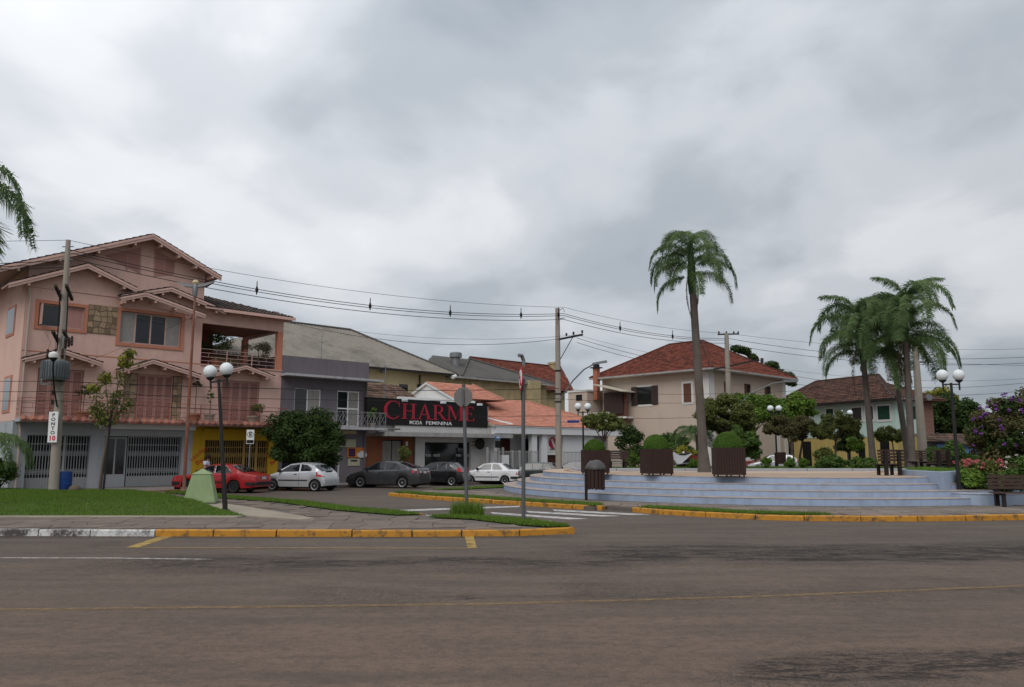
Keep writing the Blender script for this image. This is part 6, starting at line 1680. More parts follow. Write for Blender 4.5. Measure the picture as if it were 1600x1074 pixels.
p = gz(352, 799, .15); lamp('leaning twin globe lamp beside the green block', (*p, .15), R(-14), -.115, 1.0, True)
GZ = .48
for px, Y, z, rz, lb in ((1497, 28.6, .4, -4, 'twin globe lamp behind the blue planter block'), (912, 47.0, .2, 8, 'twin globe lamp before the beige stair wing'),
                         (1215, 54.0, GZ, 5, 'twin globe lamp rising behind the silver car'), (1327, 60, GZ, -12, 'twin globe lamp before the mint house windows'),
                         (1420, 66, GZ, 3, 'twin globe lamp between the palm trunks'), (1160, 57, .7, 86, 'lamp above the leafy trees showing a single globe')):
    X = at(px, 740, Y)[0]; lamp(lb, (X, Y, z), R(rz), 0, 1.0 if Y < 30 else 1.03)

# --- traffic signs
def sign_post(label, px, py, h, tilt=0.0):
    P = gz(px, py, .15); t = thing('traffic_sign', label, 'traffic sign', (*P, .12)); t.rotation_euler = (0, tilt, 0)
    MB().lathe([(.052, 0), (.052, h)], 12).build('post', 'post_grey', t, 40)
    return t, P
t, P = sign_post('grey back of an octagonal stop sign on a grey post', 728.5, 806, 3.75, .0)
oc_ = [(.29 * math.cos(R(22.5 + 45 * k)), 3.38 + .29 * math.sin(R(22.5 + 45 * k))) for k in range(8)]
MB().prism(oc_, 'y', -.064, -.054).build('sign_plate', 'sign_grey', t)
MB().box(-.035, .035, -.055, -.0, 3.15, 3.6).build('bracket', 'post_grey', t)
t.children[1].location.y = .12; t.children[2].location.y = .06; t.rotation_euler = (0, -.035, R(-8))
t, P = sign_post('round red rimmed sign seen edge on atop a grey post', 818, 815, 3.72)
t.rotation_euler = (0, 0, R(-83))
for nm, r0, y0, m in (('sign_plate', .31, -.07, 'red_paint'), ('white_face', .245, -.078, 'white_paint')):
    MB().lathe([(r0, y0), (r0, y0 + .012)], 32, (0, 0, 3.72), 'y').build(nm, m, t)
MB().prism([(-.05, 3.52), (.03, 3.52), (.03, 3.80), (-.08, 3.80), (-.08, 3.86), (-.19, 3.77), (-.08, 3.68), (-.08, 3.73), (-.05, 3.73)], 'y', -.086, -.079).build('arrow', 'black_paint', t)
bar_ = MB().bar((-.18, -.084, 3.9), (.18, -.084, 3.54), .012, .05).build('red_bar', 'red_paint', t)
MB().box(-.04, .04, -.06, .0, 3.15, 3.7).build('bracket', 'black_iron', t)
# parking sign
P = street(9.35, -4.1); t = thing('parking_sign', 'white parking sign with a circled letter E before the yellow shop', 'traffic sign', (*P, .15), R(18))
MB().lathe([(.035, 0), (.035, 2.75)], 8).build('post', 'galv', t)
pl = MB().box(-.19, .19, -.05, -.035, 2.22, 2.95).build('plate', 'white_paint', t)
MB().lathe([(.155, -.056), (.155, -.051)], 24, (0, 0, 2.70), 'y').build('ring', 'black_paint', pl); MB().lathe([(.128, -.060), (.128, -.057)], 24, (0, 0, 2.70), 'y').build('disc', 'white_paint', pl)
text('letter', 'E', .26, 'black_paint', pl, (0, -.062, 2.70), ext=.002, bold=.012)
MB().box(-.17, .17, -.054, -.0501, 2.25, 2.42).build('lower_panel', 'black_board', pl)
# blue sign on the fence
bx0, bz1 = sl(773.5, 681.5, -1.8); bx1, bz0 = sl(781.5, 700, -1.8)
t = Bld(ST, 'blue_sign', 'small blue sign at the fence of the white house', 'sign', bx0, -1.8, bz0)
t.part('panel', MB().box(bx0, bx1, -1.83, -1.8, bz0 + .62, bz1), 'blue_sign'); t.part('lower_panel', MB().box(bx0, bx1, -1.83, -1.8, bz0, bz0 + .5), 'black_board')
t.part('stripe', MB().box(bx0 + .1, bx1 - .06, -1.836, -1.831, bz0 + .68, bz0 + .8), 'poster_white'); t.part('post', MB().box(bx1 - .05, bx1, -1.8, -1.76, -.2, bz1), 'fence_grey')

# --- green concrete block
mat('block_green', (0.245, 0.32, 0.165), 0.9, 0.12, 2.5, 0.35, 30, streak=.2, dirt=(0.17, 0.21, 0.11), dirt_amt=.5, dirt_scale=2.5)
mat('block_foot', (0.12, 0.115, 0.085), 0.95, 0.25, 4, .4, 30)
P = gz(314, 787, .15)
t = thing('concrete_block', 'pale green tapered concrete block with a pyramid top on the pavement', 'block', (*P, .15), R(14))
def frust(a, b, z0, z1): return [(-a, -a, z0), (a, -a, z0), (a, a, z0), (-a, a, z0), (-b, -b, z1), (b, -b, z1), (b, b, z1), (-b, b, z1)]
FQ = [(0, 3, 2, 1), (4, 5, 6, 7), (0, 1, 5, 4), (1, 2, 6, 5), (2, 3, 7, 6), (3, 0, 4, 7)]
bo = MB().add(frust(.53, .30, .05, 1.02), FQ).build('body', 'block_green', t); bv = bo.modifiers.new('b', 'BEVEL'); bv.width = .02; bv.segments = 2
MB().add(frust(.32, .02, 1.022, 1.20), FQ).build('pyramid_top', 'block_green', t)
MB().box(-.56, .56, -.56, .56, -.02, .055).build('footing', 'block_foot', t)

# --- blue barrel, rubble sack at the pole
mat('barrel_blue', (0.012, 0.045, 0.19), 0.5, 0.15, 3, dirt=(0.05, 0.06, 0.09), dirt_amt=.4)
P = at(99, 760, 34.6); bz = lawn_z(P[0], P[1]) - .02
t = thing('barrel', 'blue plastic barrel on the grass beside the transformer pole', 'barrel', (P[0], P[1], bz))
MB().lathe([(.30, 0), (.32, .05), (.325, .27), (.345, .29), (.325, .31), (.325, .52), (.345, .54), (.325, .56), (.32, .78), (.30, .80)], 24).build('body', 'barrel_blue', t, 30)
MB().lathe([(.31, .80), (.31, .83), (.28, .84), (.001, .82)], 24).build('rim', 'barrel_blue', t, 30)
P = at(117, 762, 34.4); t = MB().lathe([(.24, 0), (.26, .08), (.2, .2), (.08, .26), (.001, .26)], 9).build('stone_lump', 'bark', None, 60)
t.location = (P[0], P[1], lawn_z(P[0], P[1]) - .02); tag(t, 'small brown mound on the grass beside the blue barrel', 'stone')

# --- wooden planters
mat('slat_wood', (0.052, 0.027, 0.022), 0.7, 0.25, 4, 0.2, 30, tint=0.25)
mat('bench_wood', (0.060, 0.036, 0.030), 0.7, 0.25, 4, 0.2, 30)
mat('bench_dark', (0.020, 0.015, 0.014), 0.7, 0.2, 4)
def planter(label, px, py, w, h, rz):
    P = gz(px, py, 1.02); t = thing('wooden_planter', label, 'planter', (*P, 1.02), rz, 'wooden planters on the platform')
    a = w / 2; n = 11; sw_ = w / n
    core = MB().box(-a + .03, a - .03, -a + .03, a - .03, .1, h - .06).build('inner_box', 'underbody', t)
    me = None
    for side in range(4):
        for i in range(n):
            if me is None:
                o = MB().box(-sw_ / 2 + .006, sw_ / 2 - .006, -.012, .012, .07, h).build('slat', 'slat_wood', t); me = o.data
            else:
                o = bpy.data.objects.new('slat', me); COL.objects.link(o); o.parent = t
            u = -a + (i + .5) * sw_; o.rotation_euler = (0, 0, side * math.pi / 2)
            o.location = [(u, -a, 0), (a, u, 0), (u, a, 0), (-a, u, 0)][side]
    for sx in (-1, 0, 1):
        for sy in (-1, 1): MB().box(sx * (a - .06) - .025, sx * (a - .06) + .025, sy * (a - .06) - .025, sy * (a - .06) + .025, 0, .1).build('leg', 'black_iron', t)
    return P
PLN = [planter('wooden slat planter with the smallest clipped bush, behind the litter bin', 930, 741.5, .98, 1.0, R(6)),
       planter('middle wooden slat planter on the platform', 1026, 743.0, 1.02, 1.04, R(8)),
       planter('rightmost wooden slat planter beside the tall palm', 1139, 745.0, 1.06, 1.08, R(-6))]
# --- litter bin
def litter_bin(label, loc, rz, sc=1.0):
    t = thing('litter_bin', label, 'litter bin', loc, rz, 'slatted litter bins'); t.scale = (sc,) * 3
    MB().lathe([(.055, 0), (.055, 1.15)], 10, (-.36, 0, 0)).build('post', 'bench_dark', t, 40)
    n = 15; me = None
    for k in range(n):
        a = 2 * math.pi * k / n
        if me is None:
            o = MB().box(-.012, .012, -.055, .055, .40, 1.19).build('slat', 'slat_wood', t); me = o.data
        else: o = bpy.data.objects.new('slat', me); COL.objects.link(o); o.parent = t
        o.location = (.33 * math.cos(a), .33 * math.sin(a), rng.uniform(-.015, .015)); o.rotation_euler = (0, 0, a)
    MB().lathe([(.30, .45), (.31, 1.1)], 18).build('inner_bucket', 'underbody', t)
    return t
P = gz(931, 782, .15)
t = litter_bin('dark slatted litter bin on a post with a grey bag lid, on the grass', (*P, .15), R(4))
mat('bag_grey', (0.075, 0.07, 0.068), 0.5, 0.2, 5)
lid = MB().lathe([(.37, 1.13), (.40, 1.19), (.36, 1.25), (.30, 1.36), (.2, 1.45), (.06, 1.48), (.001, 1.48)], 22).build('bag_lid', 'bag_grey', t, 60)
for v in lid.data.vertices:
    k = math.sin(v.co.x * 23 + v.co.y * 17) * .018; v.co += Vector((k, k * .6, k * .8))
P = at(1221, 740, 53.6); litter_bin('small slatted litter bin at the foot of a lamp behind the park bed', (P[0], P[1], .75), 0)

# --- benches
def bench(label, loc, rz, w=1.5):
    t = thing('park_bench', label, 'bench', loc, rz, 'slatted park benches')
    for s_ in (-1, 1):
        x = s_ * (w / 2 - .28)
        MB().box(x - .06, x + .06, .18, .30, 0, .98).build('back_post', 'bench_dark', t); MB().box(x - .05, x + .05, -.30, -.2, 0, .42).build('leg', 'bench_dark', t)
        MB().box(x - .04, x + .04, -.3, .19, .36, .42).build('seat_bearer', 'bench_dark', t)
    for k in range(4): MB().box(-w / 2, w / 2, -.32 + k * .13, -.215 + k * .13, .425, .46).build('seat_slat', 'bench_wood', t)
    for k in range(4): MB().box(-w / 2, w / 2, .145, .178, .56 + k * .12, .65 + k * .12).build('back_slat', 'bench_wood', t)
    return t
P = gz(1390, 743, 1.02); bench('dark bench on the platform edge seen from behind', (*P, 1.02), R(182 + 8), 1.15)
P = at(1468, 740, 33.5); bench('dark bench above the tall blue planter block', (P[0], P[1], 1.02), R(180 + 25), 1.15)
P = at(1437, 740, 41); bench('small bench among the palm trunks', (P[0], P[1], 1.02), R(10), 1.2)
P = at(1592, 780, 26.2); bench('wooden bench before the flower bed at the photo edge', (P[0], P[1], .155), R(-8), 1.7)
P = at(965, 740, 42); bench('bench between the first two wooden planters', (P[0], P[1], 1.02), R(0), 1.3)

# ================================================================ poles and wires
def insul(mb, c): mb.lathe([(.03, 0), (.075, .03), (.04, .06), (.08, .09), (.045, .12), (.085, .15), (.04, .2)], 10, c)
Q1 = at(84, 767, 34.2); z1 = 11.3
t = thing('utility_pole', 'concrete pole with a ribbed transformer and a vertical sign before the pink house', 'utility pole', (Q1[0], 34.2, .1))
TX = -.25
MB().lathe([(.215, 0), (.10, z1)], 12).build('pole', 'concrete_pole', t, 40)
t.rotation_euler = (0, math.atan2(TX, z1), 0)
for zz, yo in ((8.95, -.35), (6.95, -.35)):
    for k, dx in enumerate((-.15, .32)):
        o = MB().bar((dx - .28, .5, zz - .28), (dx + .28, -1.0, zz + .05), .11, .12).build('crossarm', 'bark_dark', t)
for dx in (.05, .42): MB().tube([(dx, -.5, 8.9), (dx - .12, -.25, 6.3)], .03, 6).build('stay', 'wire', t)
mb = MB()
for k in range(9): mb.lathe([(.03, 0), (.09, .02), (.09, .05), (.03, .07)], 10, (.55 + .13 * (k % 3), -.75, 6.35 + .13 * (k // 3) + .05 * (k % 3)), 'x')
MB().box(.48, .52, -.8, -.7, 6.3, 6.8).build('insulator_stub', 'galv', t); tag(mb.build('insulators', 'porcelain', t, 40), kind='stuff')
mat('transformer', (0.15, 0.17, 0.18), 0.55, 0.12, 4, metal=.25, streak=.3)
tk = MB().lathe([(.43, -.42), (.45, -.38), (.45, .38), (.41, .43), (.001, .45)], 24, (0, -.42, 5.35)).build('transformer_tank', 'transformer', t, 40)
mb = MB()
for k in range(30):
    a = 2 * math.pi * k / 30; c, s_ = math.cos(a), math.sin(a); rr_, w_ = .55, .016
    mb.add([(c * .5 - s_ * w_, s_ * .5 - .42 + c * w_, 5.0), (c * rr_ - s_ * w_, s_ * rr_ - .42 + c * w_, 5.02), (c * rr_ - s_ * w_, s_ * rr_ - .42 + c * w_, 5.72), (c * .5 - s_ * w_, s_ * .5 - .42 + c * w_, 5.76),
            (c * .5 + s_ * w_, s_ * .5 - .42 - c * w_, 5.0), (c * rr_ + s_ * w_, s_ * rr_ - .42 - c * w_, 5.02), (c * rr_ + s_ * w_, s_ * rr_ - .42 - c * w_, 5.72), (c * .5 + s_ * w_, s_ * .5 - .42 - c * w_, 5.76)],
           [(0, 1, 2, 3), (7, 6, 5, 4), (1, 5, 6, 2), (3, 2, 6, 7), (0, 4, 5, 1)])
tag(mb.build('cooling_fins', 'transformer', tk), kind='stuff')
for dx in (-.32, 0, .32):
    b_ = MB(); insul(b_, (dx, -.5, 5.85)); b_.tube([(dx, -.5, 6.0), (dx, -.5, 6.28)], .05, 8); b_.build('bushing', 'porcelain', tk, 40)
    MB().tube([(dx, -.5, 6.25), (dx * .7, -.5, 6.6), (dx * 1.3, -.6, 7.0)], .008, 4).build('jumper', 'wire', tk)
MB().bar((-.75, -.1, 4.8), (-.75, -.1, 5.7), .06).bar((-.75, -.1, 5.7), (0, -.1, 5.7), .06).bar((-.75, -.1, 4.8), (.3, -.1, 4.8), .06).build('bracket', 'galv', t)
MB().tube([(0.05, -.2, 3.8), (.12, -.6, 4.5), (.3, -1.1, 5.3), (.45, -1.35, 5.75)], .035, 8).build('lamp_arm', 'black_iron', t)
MB().lathe([(.16, 0), (.19, .1), (.17, .2), (.05, .26), (.001, .26)], 14, (.47, -1.4, 5.78)).build('lamp_cap', 'white_paint', t, 40)
MB().lathe([(.06, -.16), (.16, -.02), (.17, .0)], 14, (.47, -1.4, 5.78)).build('lamp_bowl', 'dark_metal', t, 40)
for zz in (10.4, 10.7, 11.0): MB().tube([(-.25, 0, zz), (.25, 0, zz)], .025, 6).build('step_peg', 'galv', t)
for zz in (4.0, 4.4): MB().lathe([(.06, -.1), (.06, .1)], 8, (-.2, -.15, zz)).build('rack_insulator', 'porcelain', t)
TP = Vector((Q1[0] + TX, 34.2, z1 + .1))
# vertical sign on the pole
t = thing('pole_sign', 'narrow white vertical sign reading PONTO 10 strapped to the transformer pole', 'sign', (Q1[0] - .06, 34.2 - .3, 2.35), R(2)); t.rotation_euler = (0, -.02, 0)
pl = MB().box(-.20, .20, -.02, 0, 0, 1.32).build('plate', 'white_paint', t)
for i, c in enumerate('PONTO'): text('letter', c, .20, 'purple_ink', pl, (0, -.022, 1.17 - .19 * i), ext=.002, sx=1.15, bold=.006)
text('letter', '1', .28, 'red_paint', pl, (-.085, -.022, .17), ext=.002, bold=.012); text('letter', '0', .28, 'red_paint', pl, (.065, -.022, .17), ext=.002, bold=.012)
# pole with lamp arm by the white house
Q2 = at(872, 600, 50.2); h2 = at(872, 482, 50.2)[2]
t = thing('utility_pole', 'concrete pole with a long street lamp arm before the white house', 'utility pole', (Q2[0], Q2[1], -.15))
MB().lathe([(.215, 0), (.145, h2 + .15)], 12).build('pole', 'concrete_pole', t, 40)
MB().bar((.1, -.1, 9.35), (1.6, -.5, 9.6), .1, .12).build('crossarm', 'dark_metal', t)
MB().tube([(.95, -.3, 9.45), (.15, -.12, 8.05)], .03, 6).build('brace', 'galv', t)
for k in (.55, 1.0, 1.55):
    b_ = MB(); insul(b_, (k, -.1 - .26 * k, 9.45 + .15 * k)); b_.build('insulator', 'porcelain', t, 40)
MB().tube([(.12, -.1, 5.4), (.9, -.5, 6.6), (1.6, -.9, 7.3), (2.2, -1.2, 7.6)], .045, 8).build('lamp_arm', 'galv', t)
MB().add([(2.1, -1.12, 7.56), (2.1, -1.28, 7.56), (3.0, -1.7, 7.66), (3.0, -1.5, 7.66), (2.1, -1.12, 7.68), (2.1, -1.28, 7.68), (2.95, -1.68, 7.8), (2.95, -1.52, 7.8)], [(0, 3, 2, 1), (4, 5, 6, 7), (0, 1, 5, 4), (1, 2, 6, 5), (2, 3, 7, 6), (3, 0, 4, 7)]).build('lamp_head', 'galv', t)
MB().tube([(.1, 0, h2 + .0), (.35, -.1, h2 + .15), (.45, -.12, h2 - .1)], .02, 6).tube([(.1, 0, h2 - .55), (.45, -.1, h2 - .5)], .025, 6).build('top_bracket', 'dark_metal', t)
MB().box(.55, 1.3, -.5, -.3, 3.95, 4.1).build('street_plate', 'barrel_blue', t); MB().tube([(.1, -.2, 4.02), (.6, -.4, 4.02)], .02, 6).build('plate_arm', 'galv', t)
for zz in (5.3, 5.8, 7.3): MB().lathe([(.2, -.05), (.2, .05)], 12, (0, 0, zz)).build('band', 'dark_metal', t)
Q3 = at(1138, 600, 62); h3 = at(1138, 521, 62)[2]
t = thing('utility_pole', 'concrete pole with two crossarms rising before the beige house', 'utility pole', (Q3[0], Q3[1], .3))
MB().lathe([(.30, 0), (.17, h3 - .3)], 12).build('pole', 'concrete_pole', t, 40)
MB().bar((-.7, 0, h3 - .4), (1.0, 0, h3 - .35), .1, .1).build('crossarm', 'dark_metal', t); MB().bar((-1.1, .2, h3 - 3.2), (2.3, -.5, h3 - 2.5), .12, .12).build('crossarm', 'dark_metal', t)
for k in (-.6, 0, .6, .95):
    b_ = MB(); insul(b_, (k, 0, h3 - .34)); b_.build('insulator', 'porcelain', t, 40)
MB().tube([(.1, -.1, 4.7), (1.5, -.6, 6.2), (3.2, -1.1, 7.0), (4.0, -1.3, 7.1)], .05, 8).build('lamp_arm', 'galv', t)
MB().box(3.9, 5.0, -1.5, -1.2, 7.05, 7.25).build('lamp_head', 'galv', t)
Q4 = at(1434, 600, 50); h4 = 8.9
t = thing('utility_pole', 'pale concrete pole standing among the palm trunks', 'utility pole', (Q4[0], Q4[1], .6))
MB().lathe([(.30, 0), (.17, h4)], 12).build('pole', 'concrete_pole', t, 40)
MB().bar((-.8, 0, 7.1), (.8, 0, 7.1), .08, .08).build('crossarm', 'dark_metal', t)
MB().lathe([(.2, -.05), (.2, .05)], 10, (.5, -.3, 4.8), 'y').build('meter_box', 'galv', t)
# rusty mast with two lamps before the pink house
P = gz(287, 769, .15); mh = at(287, 452, P[1])[2]
t = thing('lamp_mast', 'tall rusty mast with two wing shaped street lamps before the pink house', 'street lamp', (*P, .12))
MB().lathe([(.16, 0), (.13, .15), (.075, .2), (.07, 4), (.045, mh)], 12).build('mast', 'rust_pole', t, 40)
for k in range(4): MB().box(.1 * math.cos(k * 1.57) - .06, .1 * math.cos(k * 1.57) + .06, .1 * math.sin(k * 1.57) - .02, .1 * math.sin(k * 1.57) + .02, 0, .25).build('foot_plate', 'rust_pole', t)
MB().lathe([(.09, -.5), (.12, -.3), (.14, .0), (.10, .12)], 12, (0, 0, mh)).build('lamp_hub', 'galv', t, 40)
MB().lathe([(.12, .1), (.16, .2), (.1, .3), (.001, .33)], 12, (0, 0, mh)).build('photo_cell', 'cream_band', t, 40)
for s_ in (-1, 1):
    MB().add([(s_ * .1, -.06, mh - .05), (s_ * .1, .06, mh - .05), (s_ * .5, -.14, mh + .0), (s_ * .5, .14, mh + .0), (s_ * .86, -.05, mh + .2), (s_ * .86, .05, mh + .2),
              (s_ * .1, -.06, mh + .08), (s_ * .1, .06, mh + .08), (s_ * .5, -.14, mh + .14), (s_ * .5, .14, mh + .14), (s_ * .86, -.05, mh + .26), (s_ * .86, .05, mh + .26)],
             [(0, 1, 3, 2), (2, 3, 5, 4), (6, 8, 9, 7), (8, 10, 11, 9), (0, 2, 8, 6), (2, 4, 10, 8), (1, 7, 9, 3), (3, 9, 11, 5), (4, 5, 11, 10), (0, 6, 7, 1)]).build('lamp_head', 'galv', t, 40)
# dark stake by the young tree
P = at(161, 771, 33.2)
t = MB().lathe([(.045, 0), (.04, 3.4)], 8).build('stake', 'black_iron', None, 40); t.location = (P[0], P[1], lawn_z(P[0], P[1]) - .05); t.rotation_euler = (0, .03, 0)
tag(t, 'thin dark post standing beside the young tree on the lawn', 'post')

def cat(a, b, sag, n=26):
    a, b = Vector(a), Vector(b)
    return [a + (b - a) * (i / n) - Vector((0, 0, 4 * sag * (i / n) * (1 - i / n))) for i in range(n + 1)]
def span(label, a, b, sag, spacers, drops=(0.0, .42, .55, .80), r=.018, name='cable_bundle'):
    t = thing(name, label, 'cable', tuple(a), 0, 'overhead lines')
    off = Vector(a)
    for i, d in enumerate(drops):
        pts = [p - off - Vector((0, 0, d)) for p in cat(a, b, sag * (1 if i else .7))]
        MB().tube(pts, r * (.6 if i == 0 else 1), 5).build('cable', 'wire', t)
    for f in spacers:
        c = Vector(a) + (Vector(b) - Vector(a)) * f - off - Vector((0, 0, 4 * sag * f * (1 - f)))
        o = MB().lathe([(.012, .02), (.025, -.1), (.025, -.25), (.08, -.42), (.085, -.48), (.04, -.60), (.03, -.68), (.001, -.72)], 8, tuple(c)).build('spacer', 'wire', t)
        o.scale = (1, 1, 1)
    return t
T2 = Vector((Q2[0] + .4, Q2[1] - .1, h2 + .05)); T3 = Vector((Q3[0], Q3[1], h3 + .0)); T4 = Vector((52, 66, 11.2))
span('power cable bundle from the transformer pole to the lamp arm pole', TP, T2, .95, (.30, .52, .70, .88, .985))
span('power cable bundle from the lamp arm pole to the pole before the beige house', T2, T3, .45, (.30, .62))
span('power cable bundle running right from the pole before the beige house', T3, T4, 1.3, (.33, .83), (0.0, .4, .9))
span('power cables leaving the transformer pole to the left edge', TP, TP + Vector((-24, -4, -.3)), .5, (), (0.0, .95, 1.1, 1.25))
A2 = Vector((Q2[0] + 1.2, Q2[1] - .4, 9.45))
span('pair of thinner wires above the grey hipped roof', Vector((*street(13.2, -.5), 9.75)), A2, .9, (), (0, .10), .014, 'wire_pair')
span('three thin wires from the lamp arm pole crossarm towards the beige roof', A2, Vector((Q3[0] + 1.5, Q3[1] - .3, h3 - 2.7)), .5, (), (0, .2, .5), .014, 'wire_group')
span('three thin wires running right from the crossarm before the beige house', Vector((Q3[0] + 2.0, Q3[1] - .5, h3 - 2.6)), Vector((40, 60, 7.6)), .9, (), (0, .3, .9), .014, 'wire_group')
Lz = [Vector((Q1[0] - .1, 34.0, z)) for z in (5.0, 4.55, 4.15)]
for k, (a, zz, lb) in enumerate(((Lz[0], 6.0, 'upper'), (Lz[1], 5.35, 'middle'), (Lz[2], 4.25, 'lower'))):
    span(lb + ' low telephone cable crossing the pink facade to the lamp arm pole', a, Vector((Q2[0], Q2[1] - .2, zz)), .35, (), (0,), .022 if k else .03, 'telephone_cable')
    span(lb + ' low telephone cable left of the transformer pole', a, a + Vector((-22, -5, .3)), .3, (), (0,), .02, 'telephone_cable')
    span(lb + ' low telephone cable right of the lamp arm pole', Vector((Q2[0], Q2[1] - .2, zz)), Vector((Q3[0], Q3[1], zz + .6)), .3, (), (0,), .02, 'telephone_cable')
    if k < 2: span(lb + ' telephone cable running on right towards the mint house', Vector((Q3[0], Q3[1], zz + .6)), Vector((Q4[0], Q4[1], zz + .8)), .4, (), (0,), .018, 'telephone_cable')
span('single wire from the palm trunks to the right edge', Vector((Q4[0], Q4[1], 7.7)), Vector((42, 46, 7.0)), .2, (), (0,), .014, 'wire')
span('thin drop wire slanting from the mast towards the pink balcony', Vector((*gz(287, 769, .15), 8.2)), Vector((*street(1.2, -.2), 5.9)), .15, (), (0,), .012, 'wire')

# ================================================================ person behind the block
mat('skin', (0.20, 0.10, 0.07), 0.6, 0.1, 5)
mat('shirt', (0.50, 0.50, 0.60), 0.8, 0.15, 5, .2, 60, dirt=(0.20, 0.15, 0.32), dirt_amt=.5, dirt_scale=5)
mat('trousers', (0.03, 0.035, 0.05), 0.85, 0.2, 5)
mat('hair', (0.012, 0.009, 0.008), 0.7, 0.2, 20)
def skin_mesh(name, verts, edges, radii, m, parent, rootv=0, sub=2):
    me = bpy.data.meshes.new(name); me.from_pydata(verts, edges, [])
    o = bpy.data.objects.new(name, me); COL.objects.link(o); o.parent = parent
    md = o.modifiers.new('skin', 'SKIN'); sv = me.skin_vertices[0].data if me.skin_vertices else None
    if sv is None:
        bm = bmesh.new(); bm.from_mesh(me); bm.verts.layers.skin.verify(); bm.to_mesh(me); bm.free(); sv = me.skin_vertices[0].data
    for i, r in enumerate(radii): sv[i].radius = r if isinstance(r, tuple) else (r, r); sv[i].use_root = (i == rootv)
    md.use_smooth_shade = True
    s_ = o.modifiers.new('sub', 'SUBSURF'); s_.levels = sub; s_.render_levels = sub
    me.materials.append(MATS[m]); return o
P = at(322, 740, 39.6)
t = thing('person', 'person in a white and purple shirt walking behind the green block', 'person', (P[0], P[1], 0.02), R(-8))
# facing +x; y is the person's left
V = [(0, 0, .93), (.01, 0, 1.12), (.02, 0, 1.34), (.03, 0, 1.46), (.06, 0, 1.53), (.08, 0, 1.60),
     (.02, .17, 1.41), (-.06, .23, 1.15), (.07, .24, .93), (.02, -.17, 1.41), (.08, -.23, 1.16), (.26, -.22, .99),
     (0, .095, .90), (.12, .10, .50), (.02, .10, .10), (.16, .10, .04), (0, -.095, .90), (-.02, -.10, .50), (-.20, -.10, .13), (-.08, -.10, .05),
     (.10, 0, 1.68), (.10, 0, 1.76)]
E_ = [(0, 1), (1, 2), (2, 3), (3, 4), (4, 5), (5, 20), (20, 21), (2, 6), (6, 7), (7, 8), (2, 9), (9, 10), (10, 11), (0, 12), (12, 13), (13, 14), (14, 15), (0, 16), (16, 17), (17, 18), (18, 19)]
RD = [(.115, .15), (.105, .14), (.11, .16), .085, .055, .06, .062, .048, .034, .062, .048, .034, .088, .062, .043, .04, .088, .062, .043, .04, .085, .07]
V += [(.09, .245, .86), (.28, -.22, .92)]; E_ += [(8, 22), (11, 23)]; RD += [.032, .032]
for hb, (hx, hy, hz), sd in ((22, (.09, .245, .86), 1), (23, (.28, -.22, .92), -1)):
    for k, (dy, ln) in enumerate(((-.026, .075), (-.009, .085), (.009, .08), (.026, .065))):
        i = len(V); V += [(hx + .012, hy + dy, hz - .045), (hx + .03, hy + dy, hz - .045 - ln * .55), (hx + .022, hy + dy, hz - .045 - ln)]; E_ += [(hb, i), (i, i + 1), (i + 1, i + 2)]; RD += [.011, .0095, .008]
    i = len(V); V += [(hx + .045, hy - .02 * sd, hz - .01), (hx + .06, hy - .022 * sd, hz - .05)]; E_ += [(hb, i), (i, i + 1)]; RD += [.012, .0095]
bd = skin_mesh('body', V, E_, RD, 'skin', t)
sh = skin_mesh('shirt', [(0, 0, .88), (.01, 0, 1.10), (.02, 0, 1.34), (.03, 0, 1.47), (.02, .18, 1.42), (-.03, .225, 1.24), (.02, -.18, 1.42), (.06, -.225, 1.25)], [(0, 1), (1, 2), (2, 3), (2, 4), (4, 5), (2, 6), (6, 7)], [(.14, .18), (.125, .16), (.13, .18), .075, .08, .068, .08, .068], 'shirt', t)
tr = skin_mesh('trousers', [(0, 0, .95), (0, .095, .88), (.12, .10, .50), (.02, .10, .13), (0, -.095, .88), (-.02, -.10, .50), (-.19, -.10, .16)], [(0, 1), (1, 2), (2, 3), (0, 4), (4, 5), (5, 6)], [(.135, .17), .105, .078, .066, .105, .078, .066], 'trousers', t)
MB().lathe([(.001, .125), (.06, .11), (.095, .06), (.102, .0), (.095, -.05), (.07, -.09)], 16, (.085, 0, 1.70)).build('hair', 'hair', t, 60)
MB().lathe([(.001, .03), (.012, .0), (.001, -.03)], 8, (.19, 0, 1.655)).build('nose', 'skin', t, 60)
for s_ in (-1, 1): MB().lathe([(.001, -.03), (.015, 0), (.001, .03)], 8, (.10, s_ * .09, 1.66)).build('ear', 'skin', t, 60); MB().lathe([(.001, -.008), (.01, 0), (.001, .008)], 8, (.178, s_ * .035, 1.68)).build('eye', 'hair', t, 60)
MB().box(.165, .178, -.025, .025, 1.605, 1.613).build('mouth', 'red_brick_wall', t)
